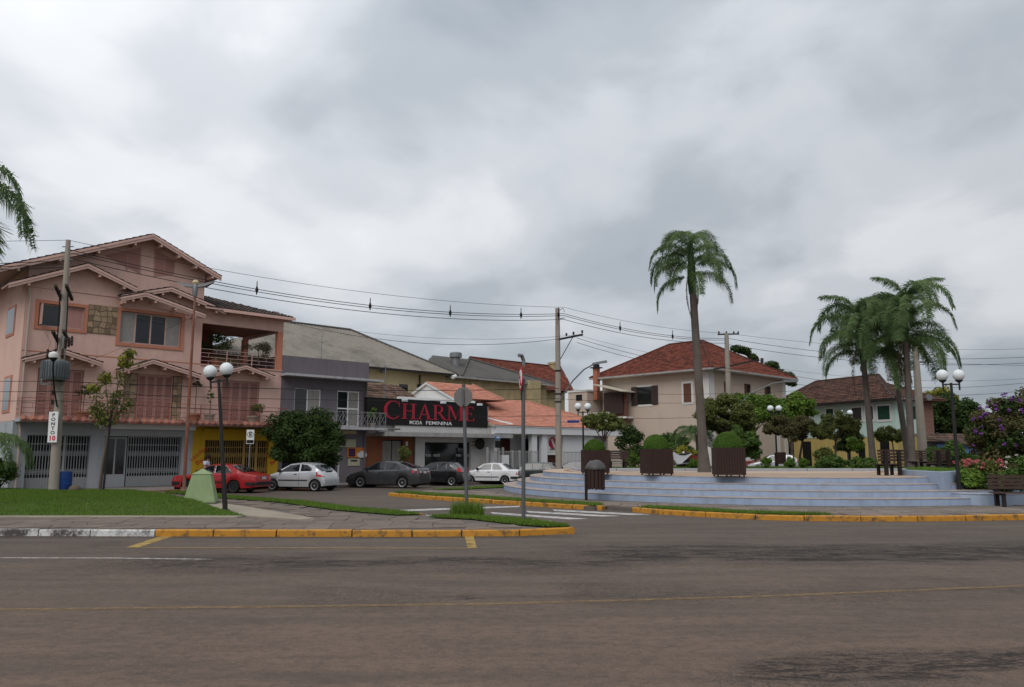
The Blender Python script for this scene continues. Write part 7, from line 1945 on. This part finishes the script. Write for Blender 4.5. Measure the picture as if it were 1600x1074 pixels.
# ================================================================ vegetation
def leaves(name, clusters, n, size, m, parent, seed, flat=.35, asp=2.2, shell=.55, droop=0.0):
    """leaf blades scattered through clusters [(c, (rx,ry,rz), weight)]"""
    r_ = np.random.default_rng(seed)
    C = np.array([c[0] for c in clusters], float); S = np.array([c[1] if isinstance(c[1], tuple) else (c[1],) * 3 for c in clusters], float)
    w = np.array([(c[2] if len(c) > 2 else 1) * np.prod(s) ** (2 / 3) for c, s in zip(clusters, S)]); w /= w.sum()
    k = r_.choice(len(C), n, p=w)
    d = r_.normal(size=(n, 3)); d /= np.linalg.norm(d, axis=1)[:, None]
    rad = (shell + (1 - shell) * r_.random(n)) * np.where(r_.random(n) < .75, 1, r_.random(n))
    p = C[k] + d * S[k] * rad[:, None]
    nrm = d * .8 + r_.normal(size=(n, 3)) * .6 + np.array([0, 0, flat * 2]); nrm /= np.linalg.norm(nrm, axis=1)[:, None]
    a = r_.normal(size=(n, 3)) + np.array([0, 0, -droop * 3]); a -= nrm * (a * nrm).sum(1)[:, None]; a /= np.linalg.norm(a, axis=1)[:, None]
    b = np.cross(nrm, a); L = size * r_.uniform(.65, 1.35, n)[:, None]; Wd = L / asp
    v = np.stack([p - a * L * .5, p + b * Wd * .5 - nrm * L * .06, p + a * L * .5 - nrm * L * .12, p - b * Wd * .5 - nrm * L * .06], 1)
    tint = np.clip(r_.normal(.45, .22, n), 0, 1)
    return mesh_np(name, v.reshape(-1, 3), np.arange(n * 4).reshape(n, 4), m, parent, tint)
def blob_clusters(c, rx, ry, rz, k, r, seed, low=-.6):
    r_ = np.random.default_rng(seed); out = []
    for _ in range(k):
        while True:
            d = r_.normal(size=3); d /= np.linalg.norm(d)
            if d[2] > low: break
        q = r_.uniform(.55, .95)
        out.append(((c[0] + d[0] * rx * q, c[1] + d[1] * ry * q, c[2] + d[2] * rz * q), tuple(np.array([r * r_.uniform(.7, 1.3), r * r_.uniform(.7, 1.3), r * r_.uniform(.55, 1.0)]))))
    return out
def tree(label, loc, trunk_h, crown_c, crown_r, n, leaf, m, seed, k=16, cr=.6, tr=.09, name='tree', cat='tree', bark='bark', core=0, asp=2.2, lean=(0, 0), group=None, extra=None, droop=0., low=-.6):
    t = thing(name, label, cat, loc, 0, group); r_ = random.Random(seed)
    cl = blob_clusters(crown_c, *crown_r, int(k * 2.2), cr * .82, seed, low)
    if extra: cl += extra
    mb = MB(); top = (crown_c[0] * .5 + lean[0], crown_c[1] * .5 + lean[1], trunk_h)
    pts = [(0, 0, -.1), (lean[0] * .3 + r_.uniform(-.04, .04), r_.uniform(-.04, .04), trunk_h * .45), top]
    mb.tube(pts, [tr * 1.25, tr, tr * .75], 8)
    for c, s_ in [q[:2] for q in cl][::2][:12]:
        mid = ((top[0] + c[0]) / 2 + r_.uniform(-.1, .1), (top[1] + c[1]) / 2 + r_.uniform(-.1, .1), (top[2] + c[2]) / 2 + .08)
        mb.tube([top, mid, c], [tr * .5, tr * .3, tr * .1], 5, False)
    mb.build('trunk', bark, t, 60)
    if core: cl.append((crown_c, tuple(q * .75 for q in crown_r), core))
    leaves('crown', cl, int(n * 1.3), leaf, m, t, seed, asp=asp, droop=droop)
    return t
def bush(label, loc, rad, n, leaf, m, seed, k=9, cr=.35, name='shrub', cat='shrub', group=None, asp=2.0, extra=None):
    t = thing(name, label, cat, loc, 0, group); mb = MB(); r_ = random.Random(seed)
    cl = blob_clusters((0, 0, rad[2] * .95), rad[0] * .75, rad[1] * .75, rad[2] * .75, k, cr, seed, -.5) + [((0, 0, rad[2] * .85), tuple(q * .7 for q in rad), .6)]
    for c, s_ in [q[:2] for q in cl][:6]: mb.tube([(r_.uniform(-.05, .05), r_.uniform(-.05, .05), 0), (c[0] * .5, c[1] * .5, c[2] * .6), c], [.03, .02, .008], 5, False)
    mb.build('stems', 'bark_dark', t)
    leaves('foliage', cl, n, leaf, m, t, seed, asp=asp)
    if extra:
        for nm, mm, nn, sz in extra:
            r2 = np.random.default_rng(seed + 5); q = []
            for _ in range(nn):
                d = r2.normal(size=3); d /= np.linalg.norm(d)
                if d[1] > .4: d[1] *= -1
                if d[2] < -.2: d[2] *= -1
                q.append(((d[0] * rad[0] * 1.0, d[1] * rad[1] * 1.0, rad[2] * .95 + d[2] * rad[2] * .95), (sz, sz, sz * .8)))
            leaves(nm, q, nn * 16, sz * .9, mm, t, seed + 9, asp=1.3)
    return t

# --- palms
FROND = []
def make_frond(i, L=3.3, e0=58, drp=125, seed=0, n=95, ll=.62, m='frond'):
    r_ = np.random.default_rng(seed); pts = []; p = np.array([0., 0, 0]); st = L / 24
    for k in range(25):
        pts.append(p.copy()); a = R(e0 - drp * min(1, (k / 24) / .85) ** 1.05); p = p + st * np.array([math.cos(a), 0, math.sin(a)])
    V, F, T = [], [], []
    for j in range(24):
        w = .035 * (1 - j / 26); o = len(V)
        V += [pts[j] + (0, w, 0), pts[j] + (0, -w, -.0), pts[j + 1] + (0, -w * .95, 0), pts[j + 1] + (0, w * .95, 0)]; F.append((o, o + 1, o + 2, o + 3)); T.append(.7)
    for k in range(n):
        f = .12 + .88 * k / n; q = f * 24; j = min(23, int(q)); b = pts[j] + (pts[j + 1] - pts[j]) * (q - j); tg = pts[j + 1] - pts[j]; tg /= np.linalg.norm(tg)
        ln = ll * (1.0 - .55 * max(0, (f - .55) / .45)) * (.55 + .45 * min(1, f / .3)) * r_.uniform(.8, 1.15)
        for s_ in (1, -1):
            up = r_.uniform(-.5, 1.3); d = np.array([tg[0] * .55, s_ * 1.0, up * .7 + tg[2] * .4]); d /= np.linalg.norm(d)
            p1 = b + d * ln * .42; d2 = d * .55 + np.array([0, 0, -1.0]) * r_.uniform(.25, .95); d2 /= np.linalg.norm(d2); p2 = p1 + d2 * ln * .70
            wv = np.cross(d, tg); wv = tg * .5 + wv * .3; wv /= np.linalg.norm(wv); w = .019
            o = len(V); V += [b - wv * w * .6, b + wv * w * .6, p1 + wv * w, p1 - wv * w, p2 + wv * .004, p2 - wv * .004]
            F += [(o, o + 1, o + 2, o + 3), (o + 3, o + 2, o + 4, o + 5)]; tn = float(np.clip(r_.normal(.45, .22), 0, 1)); T += [tn, tn]
    o = mesh_np('frond', np.array(V), np.array(F), m, None, np.array(T)); me = o.data; bpy.data.objects.remove(o); return me
FR = [make_frond(0, 3.9, 86, 166, 1, 170, .70), make_frond(1, 4.1, 68, 146, 2, 170, .72), make_frond(2, 4.0, 48, 130, 3, 170, .72), make_frond(3, 3.6, 15, 98, 4, 160, .70), make_frond(4, 2.9, 88, 90, 5, 130, .62)]
FRD = make_frond(5, 3.6, -58, 31, 6, 90, .42, 'frond_dead')
def palm(label, loc, h, r0, seed, fronds=17, sc=1.0, lean=(0, 0), dead=2, group='palms', bend=0.0, spec=None):
    t = thing('palm_tree', label, 'palm tree', loc, 0, group); r_ = random.Random(seed)
    mb = MB(); pts, rr = [], []
    for k in range(33):
        f = k / 32; pts.append((lean[0] * f + bend * math.sin(f * 3.1), lean[1] * f, -.1 + h * f)); rr.append(r0 * (1.35 - .5 * min(1, f / .12) if f < .12 else .87 - .22 * f) * (1 + .025 * (k % 2)))
    mb.tube(pts, rr, 14); mb.build('trunk', 'palm_trunk', t, 60)
    MB().lathe([(r0 * .66, -1.3), (r0 * .85, -.6), (r0 * .7, .2), (r0 * .4, .9), (.05, 1.5)], 12, (lean[0], lean[1], h)).build('crownshaft', 'frond', t, 60)
    top = Vector((lean[0], lean[1], h + .5))
    lst = spec or [(360 * k * .382 % 360, (4, 0, 1, 1, 2, 3, 0, 2, 3, 1, 3, 2, 1, 3, 2, 0, 3)[k % 17]) for k in range(fronds + 6)]
    for az, kk in lst:
        o = bpy.data.objects.new('frond', FR[kk]); COL.objects.link(o); o.parent = t
        o.location = top + Vector((0, 0, r_.uniform(-.25, .25) + sc * (.35, -.1, -.6, -1.15, .5)[kk])); o.rotation_euler = (r_.uniform(-.12, .12), r_.uniform(-.1, .1), R(az + r_.uniform(-12, 12))); s_ = sc * r_.uniform(.88, 1.1); o.scale = (s_,) * 3
    for k in range(dead):
        o = bpy.data.objects.new('dead_frond', FRD); COL.objects.link(o); o.parent = t; o.location = top + Vector((0, 0, -.4)); o.rotation_euler = (0, r_.uniform(.1, .3), R((178, -5, 90, 230)[k % 4])); o.scale = (sc,) * 3
        o['label'] = 'withered brown frond hanging down'
    return t
P = at(1101, 740, 36.5)
tl = at(1085, 480, 36.5)
palm('tall single palm with a thick grey trunk behind the planters', (P[0], P[1], 1.0), 9.7, .25, 3, sc=.72, lean=(-.30, 0), dead=2,
     spec=[(180, 1), (172, 2), (160, 2), (200, 2), (10, 1), (-8, 2), (20, 2), (150, 0), (35, 0), (90, 4), (265, 1), (285, 2), (75, 1), (188, 3), (0, 3), (262, 3), (205, 3), (120, 1), (340, 2), (225, 1)])
P = at(1366, 740, 43); palm('left palm of the cluster, before the mint house', (P[0], P[1], 1.0), 7.2, .205, 11, 20, .93, (-.15, .2), 1)
P = at(1422, 740, 46); palm('palm in the middle of the cluster with a rusty hanging frond', (P[0], P[1], 1.0), 8.2, .20, 17, 6, .90, (-.55, .2), 3)
P = at(1426, 740, 41); palm('front right palm of the cluster beside the pale pole', (P[0], P[1], 1.0), 7.5, .215, 23, 21, .95, (.25, .2), 1)
P = at(-150, 740, 22.5); palm('palm at the left edge of which only hanging fronds show', (P[0], P[1], .15), 8.5, .24, 29, 18, 1.0, (0, 0), 0,
     spec=[(10, 1), (-8, 2), (-30, 1), (30, 0), (-45, 2), (60, 1), (90, 2), (120, 1), (150, 2), (180, 1), (200, 2), (230, 1), (255, 2), (280, 1), (310, 0), (340, 0)])
P = at(-58, 740, 34); t = thing('young_palm', 'low young palm arching in at the left edge of the lawn', 'palm tree', (P[0], P[1], .3))
for az in (-18, 8, 40, 100, 170, 240, -50):
    o = bpy.data.objects.new('frond', FR[1]); COL.objects.link(o); o.parent = t; o.location = (0, 0, 1.5); o.rotation_euler = (0, 0, R(az)); o.scale = (.95, .6, .85)
MB().lathe([(.18, -.1), (.16, 1.0), (.1, 1.6)], 10).build('trunk', 'palm_trunk', t, 40)
bush('dark leafy shrub at the left edge before the grey shop', (*at(-2, 760, 35)[:2], .25), (.95, .7, .85), 3500, .12, 'leaf_green', 61)

# --- trees along the street
q = street(14.2, -5.5); Yt = q[1]
P = at(472, 740, 43.0)
tree('dense round dark green tree behind the silver hatchback', (P[0], P[1], .1), 1.7, (0, 0, 2.55), (2.05, 1.9, 1.85), 26000, .17, 'leaf_dark', 101, 46, .62, .14, bark='bark_dark', core=.5, low=-.85)
P = at(155, 771, 33.3); zb = lawn_z(P[0], P[1])
t = thing('young_tree', 'slender young tree with sparse yellow green leaves on the lawn', 'tree', (P[0], P[1], zb - .05)); mb = MB(); r_ = random.Random(4); cl = []
mb.tube([(0, 0, 0), (.06, 0, 1.2), (.18, 0, 2.3), (.2, 0, 2.9)], [.075, .06, .05, .04], 8)
for k, (dx, dz, yel) in enumerate(((-.75, 4.3, 0), (-.15, 4.9, 0), (.45, 5.0, 1), (.85, 5.9, 1), (1.35, 5.4, 2), (-.45, 3.5, 0), (.65, 3.8, 0), (.2, 4.2, 0), (-.95, 3.6, 3))):
    dy = r_.uniform(-.4, .4); a, b = (.2, 0, 2.5 + .1 * (k % 4)), (.2 + dx, dy, dz)
    mb.tube([a, (a[0] + dx * .4, dy * .5, a[2] + (dz - a[2]) * .55), b], [.04, .025, .008], 6, False)
    for f in (.45, .65, .85, 1.0):
        if yel == 2 and f < 1: continue
        cl.append(((a[0] + dx * f * .95, dy * f, a[2] + (dz - a[2]) * f), (.30, .28, .24) if yel != 2 else (.12, .12, .15), 1))
mb.build('trunk', 'bark', t, 60)
leaves('crown', cl + [((.0, 0, 3.1), (.62, .5, .42), 1.6)], 1150, .165, 'leaf_young', t, 7, asp=2.4, droop=.3)
leaves('young_leaves', [((.2 + .55, 0, 5.55), (.38, .3, .35)), ((-.1, 0, 4.8), (.35, .3, .25)), ((.9, 0, 5.9), (.28, .25, .2)), ((-.55, 0, 4.4), (.3, .3, .25))], 420, .2, 'leaf_yellow', t, 8, asp=2.2, droop=.3)
P = street(20.9, -1.6); bush('slim potted shrub before the wood panelled shop front', (*P, -.05), (.55, .5, 1.5), 2600, .13, 'leaf_olive', 71, 8, .34)
# --- park trees
def ptree(label, px, Y, zb, th, cpx, cpy, rx, rz, n, leaf, m, seed, **k):
    P = at(px, 740, Y); c = at(cpx, cpy, Y)
    return tree(label, (P[0], Y, zb), th, (c[0] - P[0], 0, c[2] - zb), (rx, rx * .85, rz), n, leaf, m, seed, group='trees of the park', **k)
ptree('small flat crowned tree with drooping leaves behind the first planter', 943, 45, .3, 2.2, 943, 661, 1.25, .65, 5200, .18, 'leaf_olive', 111, k=18, cr=.36, tr=.07, droop=.6)
bush('dark bush below the beige stair', (*at(988, 740, 60)[:2], -.1), (1.5, 1.2, 2.3), 7500, .2, 'leaf_dark', 112, 14, .6)
bush('dark green bush right of the stair', (*at(1032, 740, 59)[:2], .2), (1.5, 1.1, 1.9), 6000, .2, 'leaf_dark', 113, 12, .55)
bush('leafy bush under the left house windows', (*at(1062, 740, 58)[:2], .2), (1.3, 1.1, 2.0), 5200, .2, 'leaf_green', 114, 11, .5)
bush('yellow green bush between the second and third planters', (*at(1070, 740, 49)[:2], 1.0), (1.15, .8, .78), 3600, .16, 'leaf_yellow', 115, 10, .36)
ptree('broad olive tree above the rightmost planter', 1148, 49, .9, 2.1, 1136, 655, 2.1, 1.45, 17000, .17, 'leaf_olive', 116, k=36, cr=.5, tr=.09)
ptree('dark dense tree directly behind the rightmost planter', 1160, 47, 1.0, 1.2, 1158, 697, 1.15, 1.15, 8000, .17, 'leaf_green', 117, k=18, cr=.45, tr=.08)
ptree('bright light green tree before the beige right facade', 1185, 63, .4, 3.2, 1176, 643, 2.9, 1.45, 15000, .24, 'leaf_bright', 118, k=26, cr=.7, tr=.1)
ptree('light green tree at the corner between beige and mint houses', 1238, 66, .4, 3.4, 1238, 640, 2.0, 1.35, 8000, .26, 'leaf_bright', 119, k=18, cr=.65, tr=.1)
ptree('thin brownish tree with a bare trunk right of the silver car', 1241, 48, .9, 1.9, 1222, 668, 1.2, .85, 5600, .15, 'leaf_brown', 120, k=18, cr=.36, tr=.05)
ptree('brownish tree before the yellow ground floor', 1252, 50, .9, 1.7, 1257, 672, .95, 1.0, 5200, .15, 'leaf_brown', 121, k=16, cr=.38, tr=.08, bark='bark_dark')
ptree('open crowned tree before the mint house', 1307, 48, .9, 1.7, 1306, 672, 1.55, 1.15, 9000, .15, 'leaf_olive', 122, k=30, cr=.36, tr=.07)
ptree('dark tree right of the open crowned one', 1330, 51, .9, 1.4, 1327, 692, .95, 1.15, 6500, .16, 'leaf_dark', 123, k=16, cr=.42, tr=.07)
bush('bright green bush before the mint house', (*at(1341, 740, 46)[:2], 1.9), (.62, .5, .55), 1700, .16, 'leaf_bright', 124, 7, .26)
ptree('small umbrella shaped tree between the palm trunks', 1398, 49, .9, 1.7, 1393, 680, 1.0, .55, 3400, .15, 'leaf_olive', 125, k=16, cr=.32, tr=.05)
bush('reddish shrub in the bed left of the palms', (*at(1288, 740, 44)[:2], 1.0), (.75, .6, .7), 2500, .14, 'leaf_olive', 126, 8, .3)
bush('pale green shrub row in the park bed', (*at(1302, 740, 42)[:2], 1.0), (1.3, .6, .42), 3200, .15, 'leaf_green', 127, 10, .28)
bush('leafy ground shrub beside the left palm of the cluster', (*at(1347, 740, 41)[:2], 1.0), (.85, .6, .38), 2000, .14, 'leaf_green', 128, 8, .25)
for px, Y, r0, lb in ((1083, 41, .40, 'clipped round shrub left of the tall palm'), (1197, 42, .42, 'clipped round shrub left of the silver car'), (1236, 42, .42, 'left of two touching clipped shrubs'), (1255, 42.3, .42, 'right of two touching clipped shrubs'), (990, 45, .62, 'wide clipped shrub between the first two planters')):
    bush(lb, (*at(px, 740, Y)[:2], 1.02), (r0, r0, r0 * .88), 2600, .075, 'topiary', int(px), 10, r0 * .35, 'clipped_shrub', 'shrub', 'clipped round shrubs in the park bed')
P = at(1092, 740, 52); t = thing('cycad', 'feathery low palm plant left of the tall palm trunk', 'palm tree', (P[0], P[1], 3.0))
for az in range(0, 360, 40):
    o = bpy.data.objects.new('frond', FR[1 + (az // 40) % 2]); COL.objects.link(o); o.parent = t; o.rotation_euler = (0, 0, R(az)); o.scale = (.62,) * 3
MB().lathe([(.16, -2.4), (.14, .1)], 10).build('trunk', 'palm_trunk', t)
# topiary on the planters
for i, (P, rx, rz, zz, lb) in enumerate(((PLN[0], .45, .42, .92, 'low clipped bush in the planter behind the litter bin'), (PLN[1], .52, .50, 1.0, 'clipped round bush in the middle wooden planter'), (PLN[2], .55, .54, 1.02, 'largest clipped round bush, in the rightmost wooden planter'))):
    t = thing('topiary', lb, 'topiary', (P[0], P[1], 1.02 + zz), 0, 'clipped bushes in the planters')
    leaves('foliage', [((0, 0, .12), (rx, rx, rz))], 13000, .042, 'topiary', t, 200 + i, shell=.95, asp=2.2)
    MB().lathe([(.001, .12 - rz * .93)] + [(rx * .93 * math.sin(R(a)), .12 - rz * .93 * math.cos(R(a))) for a in range(15, 180, 15)] + [(.001, .12 + rz * .93)], 20).build('inner_growth', 'topiary', t, 60)
    MB().tube([(0, 0, -.4), (0, 0, .2)], .03, 6).build('stem', 'bark_dark', t)
# background trees
tree('dark green trees beyond the brick wall of the mint house', (*at(1487, 740, 74)[:2], .3), 3.5, (0, 0, 4.6), (3.2, 2.5, 2.6), 16000, .3, 'leaf_dark', 131, 30, .95, .2, bark='bark_dark')
tree('yellowish tree peeking above the mint roof', (*at(1476, 740, 84)[:2], .3), 5, (0, 0, 6.6), (2.2, 2, 2.2), 6500, .3, 'leaf_yellow', 132, 18, .8, .2)
bush('green shrub behind the bench on the right', (*at(1487, 740, 48)[:2], .6), (1.7, 1.2, 1.15), 6500, .18, 'leaf_green', 133, 14, .45)
bush('low bush between shrub and blue shed', (*at(1512, 740, 52)[:2], .4), (1.4, 1.0, .9), 4000, .18, 'leaf_green', 134, 10, .4)
tree('distant dark tree above the garden wall', (*at(1556, 740, 88)[:2], .3), 2, (0, 0, 3.2), (2.8, 2, 1.7), 6000, .3, 'leaf_dark', 135, 16, .8, .15)
# umbrella pines behind the beige roof
P = at(1195, 740, 100); t = thing('umbrella_pine', 'dark pine with flat tiers of needles behind the beige roof', 'tree', (P[0], P[1], 0)); mb = MB(); cl = []
mb.tube([(0, 0, 0), (0, 0, 9), (.3, 0, 14)], [.35, .28, .2], 8)
for px, py, rx in ((1205, 570, 1.0), (1217, 582, .8), (1229, 587, 1.1), (1163, 548, .9), (1152, 545, 1.0), (1176, 558, .7), (1234, 597, .8)):
    c = at(px, py, 100); c = (c[0] - P[0], 0, c[2]); mb.tube([(0, 0, max(6, c[2] - 3)), (c[0] * .6, 0, c[2] - .8), (c[0], 0, c[2] - .1)], [.15, .1, .05], 5, False)
    cl += [((c[0], 0, c[2]), (rx, rx, .55)), ((c[0] + .6, .4, c[2] - .25), (rx * .6, rx * .6, .4))]
mb.build('trunk', 'bark_dark', t); leaves('crown', cl, 7000, .28, 'leaf_dark', t, 140)
# banana like plants behind the orange roof
t = thing('banana_plant', 'green banana plants behind the orange roof beside the pole', 'plant', (*street(41.0, 8.0), 0)); r_ = random.Random(9); mb = MB()
for k in range(22):
    az = r_.uniform(0, 6.28); bx_, by_ = r_.uniform(-2.4, 2.4), r_.uniform(-1, 1); z0 = r_.uniform(3.6, 5.4); L = r_.uniform(1.2, 2.0); w = .28
    pts = [Vector((bx_ + math.cos(az) * L * f * .7, by_ + math.sin(az) * L * f * .7, z0 + L * (f * 1.0 - f * f * .95))) for f in (0, .25, .5, .75, 1)]
    sd = Vector((-math.sin(az), math.cos(az), 0)); vs = []
    for f, p_ in zip((.25, .9, 1, .8, .1), pts): vs += [p_ - sd * w * f + Vector((0, 0, .06)), p_, p_ + sd * w * f + Vector((0, 0, .06))]
    mb.add(vs, [(i * 3 + j, i * 3 + j + 1, i * 3 + 4 + j, i * 3 + 3 + j) for i in range(4) for j in range(2)], r_.random()); mb.tube([(bx_ * .8, by_ * .8, 0), (bx_, by_, z0 + .05)], .08, 6)
mb.build('leaves', 'leaf_green', t)

# --- flower bed on the right
Pc = at(1586, 740, 33.5)
t = tree('large purple flowering shrub tree at the right edge', (Pc[0] + .6, 33.5, .4), 1.3, (.1, 0, 2.15), (2.35, 1.6, 1.75), 21000, .16, 'leaf_brown', 151, 34, .55, .12, 'flowering_tree', core=.3, low=-.9,
     extra=[((-1.9, 0, 3.0), (.4, .4, .35)), ((-1.2, 0, 3.6), (.4, .4, .3)), ((-2.1, 0, 2.3), (.45, .4, .4)), ((.3, 0, 4.0), (.6, .5, .4))])
leaves('green_leaves', blob_clusters((.1, 0, 2.1), 2.4, 1.7, 1.8, 22, .5, 152, -.9), 8000, .16, 'leaf_dark', t, 153)
r2 = np.random.default_rng(8); q = []
for _ in range(95):
    d = r2.normal(size=3); d /= np.linalg.norm(d); d[1] = -abs(d[1]) * .9; d[2] = abs(d[2]) if r2.random() < .75 else d[2]
    q.append(((.1 + d[0] * 2.55, d[1] * 1.9, 2.2 + d[2] * 1.95), (.085, .085, .07)))
leaves('blossoms', q, 95 * 13, .10, 'petal_purple', t, 154, asp=1.25)
for px, Y, rad, m, lb, fl in ((1512, 31.5, (.75, .6, .62), 'leaf_green', 'bush with red and pink blossoms behind the lamp', [('blossoms', 'petal_pink', 20, .10)]),
                          (1548, 30.5, (.95, .6, .65), 'leaf_olive', 'flowering bush with coral blossoms in the middle of the bed', [('blossoms', 'petal_pink', 13, .09)]),
                          (1590, 30.2, (1.0, .6, .72), 'leaf_brown', 'reddish leaved bush above the bench', [('blossoms', 'petal_white', 5, .07)]),
                          (1536, 28.9, (.62, .4, .36), 'leaf_dark', 'low plant with white and pink flower heads behind the low wall', [('blossoms', 'petal_white', 14, .085), ('red_blossoms', 'petal_pink', 6, .085)]),
                          (1512, 28.8, (.42, .4, .5), 'leaf_bright', 'bright green broad leaved plant at the lamp foot', None),
                          (1572, 28.7, (.8, .5, .42), 'leaf_green', 'green bush beside the bench', None), (1625, 29, (1.1, .7, .8), 'leaf_green', 'leafy bush behind the bench at the edge', None),
                          (1600, 33, (1.6, .9, 1.0), 'leaf_dark', 'dark undergrowth below the purple flowering tree', None), (1540, 34.5, (1.5, .8, .8), 'leaf_green', 'green bushes between bed and blue shed', None)):
    bush(lb, (*at(px, 740, Y)[:2], .46), rad, int(5200 * rad[0]), .13, m, int(px + Y), 10, .3, 'flower_bush', 'bush', 'plants of the flower bed', extra=fl)

# --- potted plants on the balconies
def pot(label, x, y, z, pr, ph, pm, rad, n, m, seed, stem=0.0, fl=None):
    P = street(x, y); t = thing('potted_plant', label, 'potted plant', (*P, z), 0, 'potted plants on the balconies')
    MB().lathe([(pr * .7, 0), (pr * .95, ph * .8), (pr * 1.1, ph * .82), (pr * 1.1, ph), (pr * .9, ph), (pr * .85, ph * .9), (.001, ph * .88)], 16).build('pot', pm, t, 35)
    cl = blob_clusters((0, 0, ph + stem + rad[2]), *rad, 8, rad[0] * .45, seed)
    MB().tube([(0, 0, ph * .8), (.02, 0, ph + stem + rad[2])], .025, 6).build('stem', 'bark', t)
    leaves('foliage', cl, n, .11, m, t, seed)
    if fl: leaves('blossoms', cl, 40, .08, fl, t, seed + 1, asp=1.2)
    return t
BX = lambda px, py: sl(px, py, -.7)[0]
pot('square terracotta pot with a small bonsai tree above the grey shop', BX(131, 640), -.55, 3.53, .33, .40, 'terracotta', (.40, .3, .28), 420, 'leaf_dark', 301, .7)
pot('red pot with a short plant above the tube light', BX(180, 645), -.5, 3.53, .30, .48, 'terracotta', (.3, .3, .35), 420, 'leaf_green', 302, .15)
pot('clay pot with a tall standard plant and pink blossoms beside the mast', BX(306, 650), -.55, 3.53, .30, .46, 'terracotta', (.28, .28, .45), 620, 'leaf_dark', 303, 1.35, 'petal_pink')
pot('grey carved pot with a cactus like plant', BX(329, 655), -.55, 3.53, .27, .5, 'pot_stone', (.16, .16, .55), 300, 'leaf_green', 304, .35)
pot('wide pale pot with a bushy plant at the right shutter door', BX(399, 655), -.5, 3.53, .36, .46, 'pot_stone', (.5, .4, .28), 620, 'leaf_green', 305, .15)
pot('large dark leafy plant on the veranda', 9.35, 1.0, 6.8, .3, .4, 'terracotta', (.95, .6, .55), 2400, 'leaf_dark', 306, .35)
pot('pale airy shrub in a black pot on the veranda', 12.1, 1.2, 6.8, .26, .42, 'plastic_black', (.8, .6, .62), 1500, 'leaf_pale', 307, .25)
pot('leafy potted plant at the end of the grey house balcony', 19.2, -.6, 3.5, .2, .28, 'pot_stone', (.4, .35, .42), 800, 'leaf_bright', 308, .1)
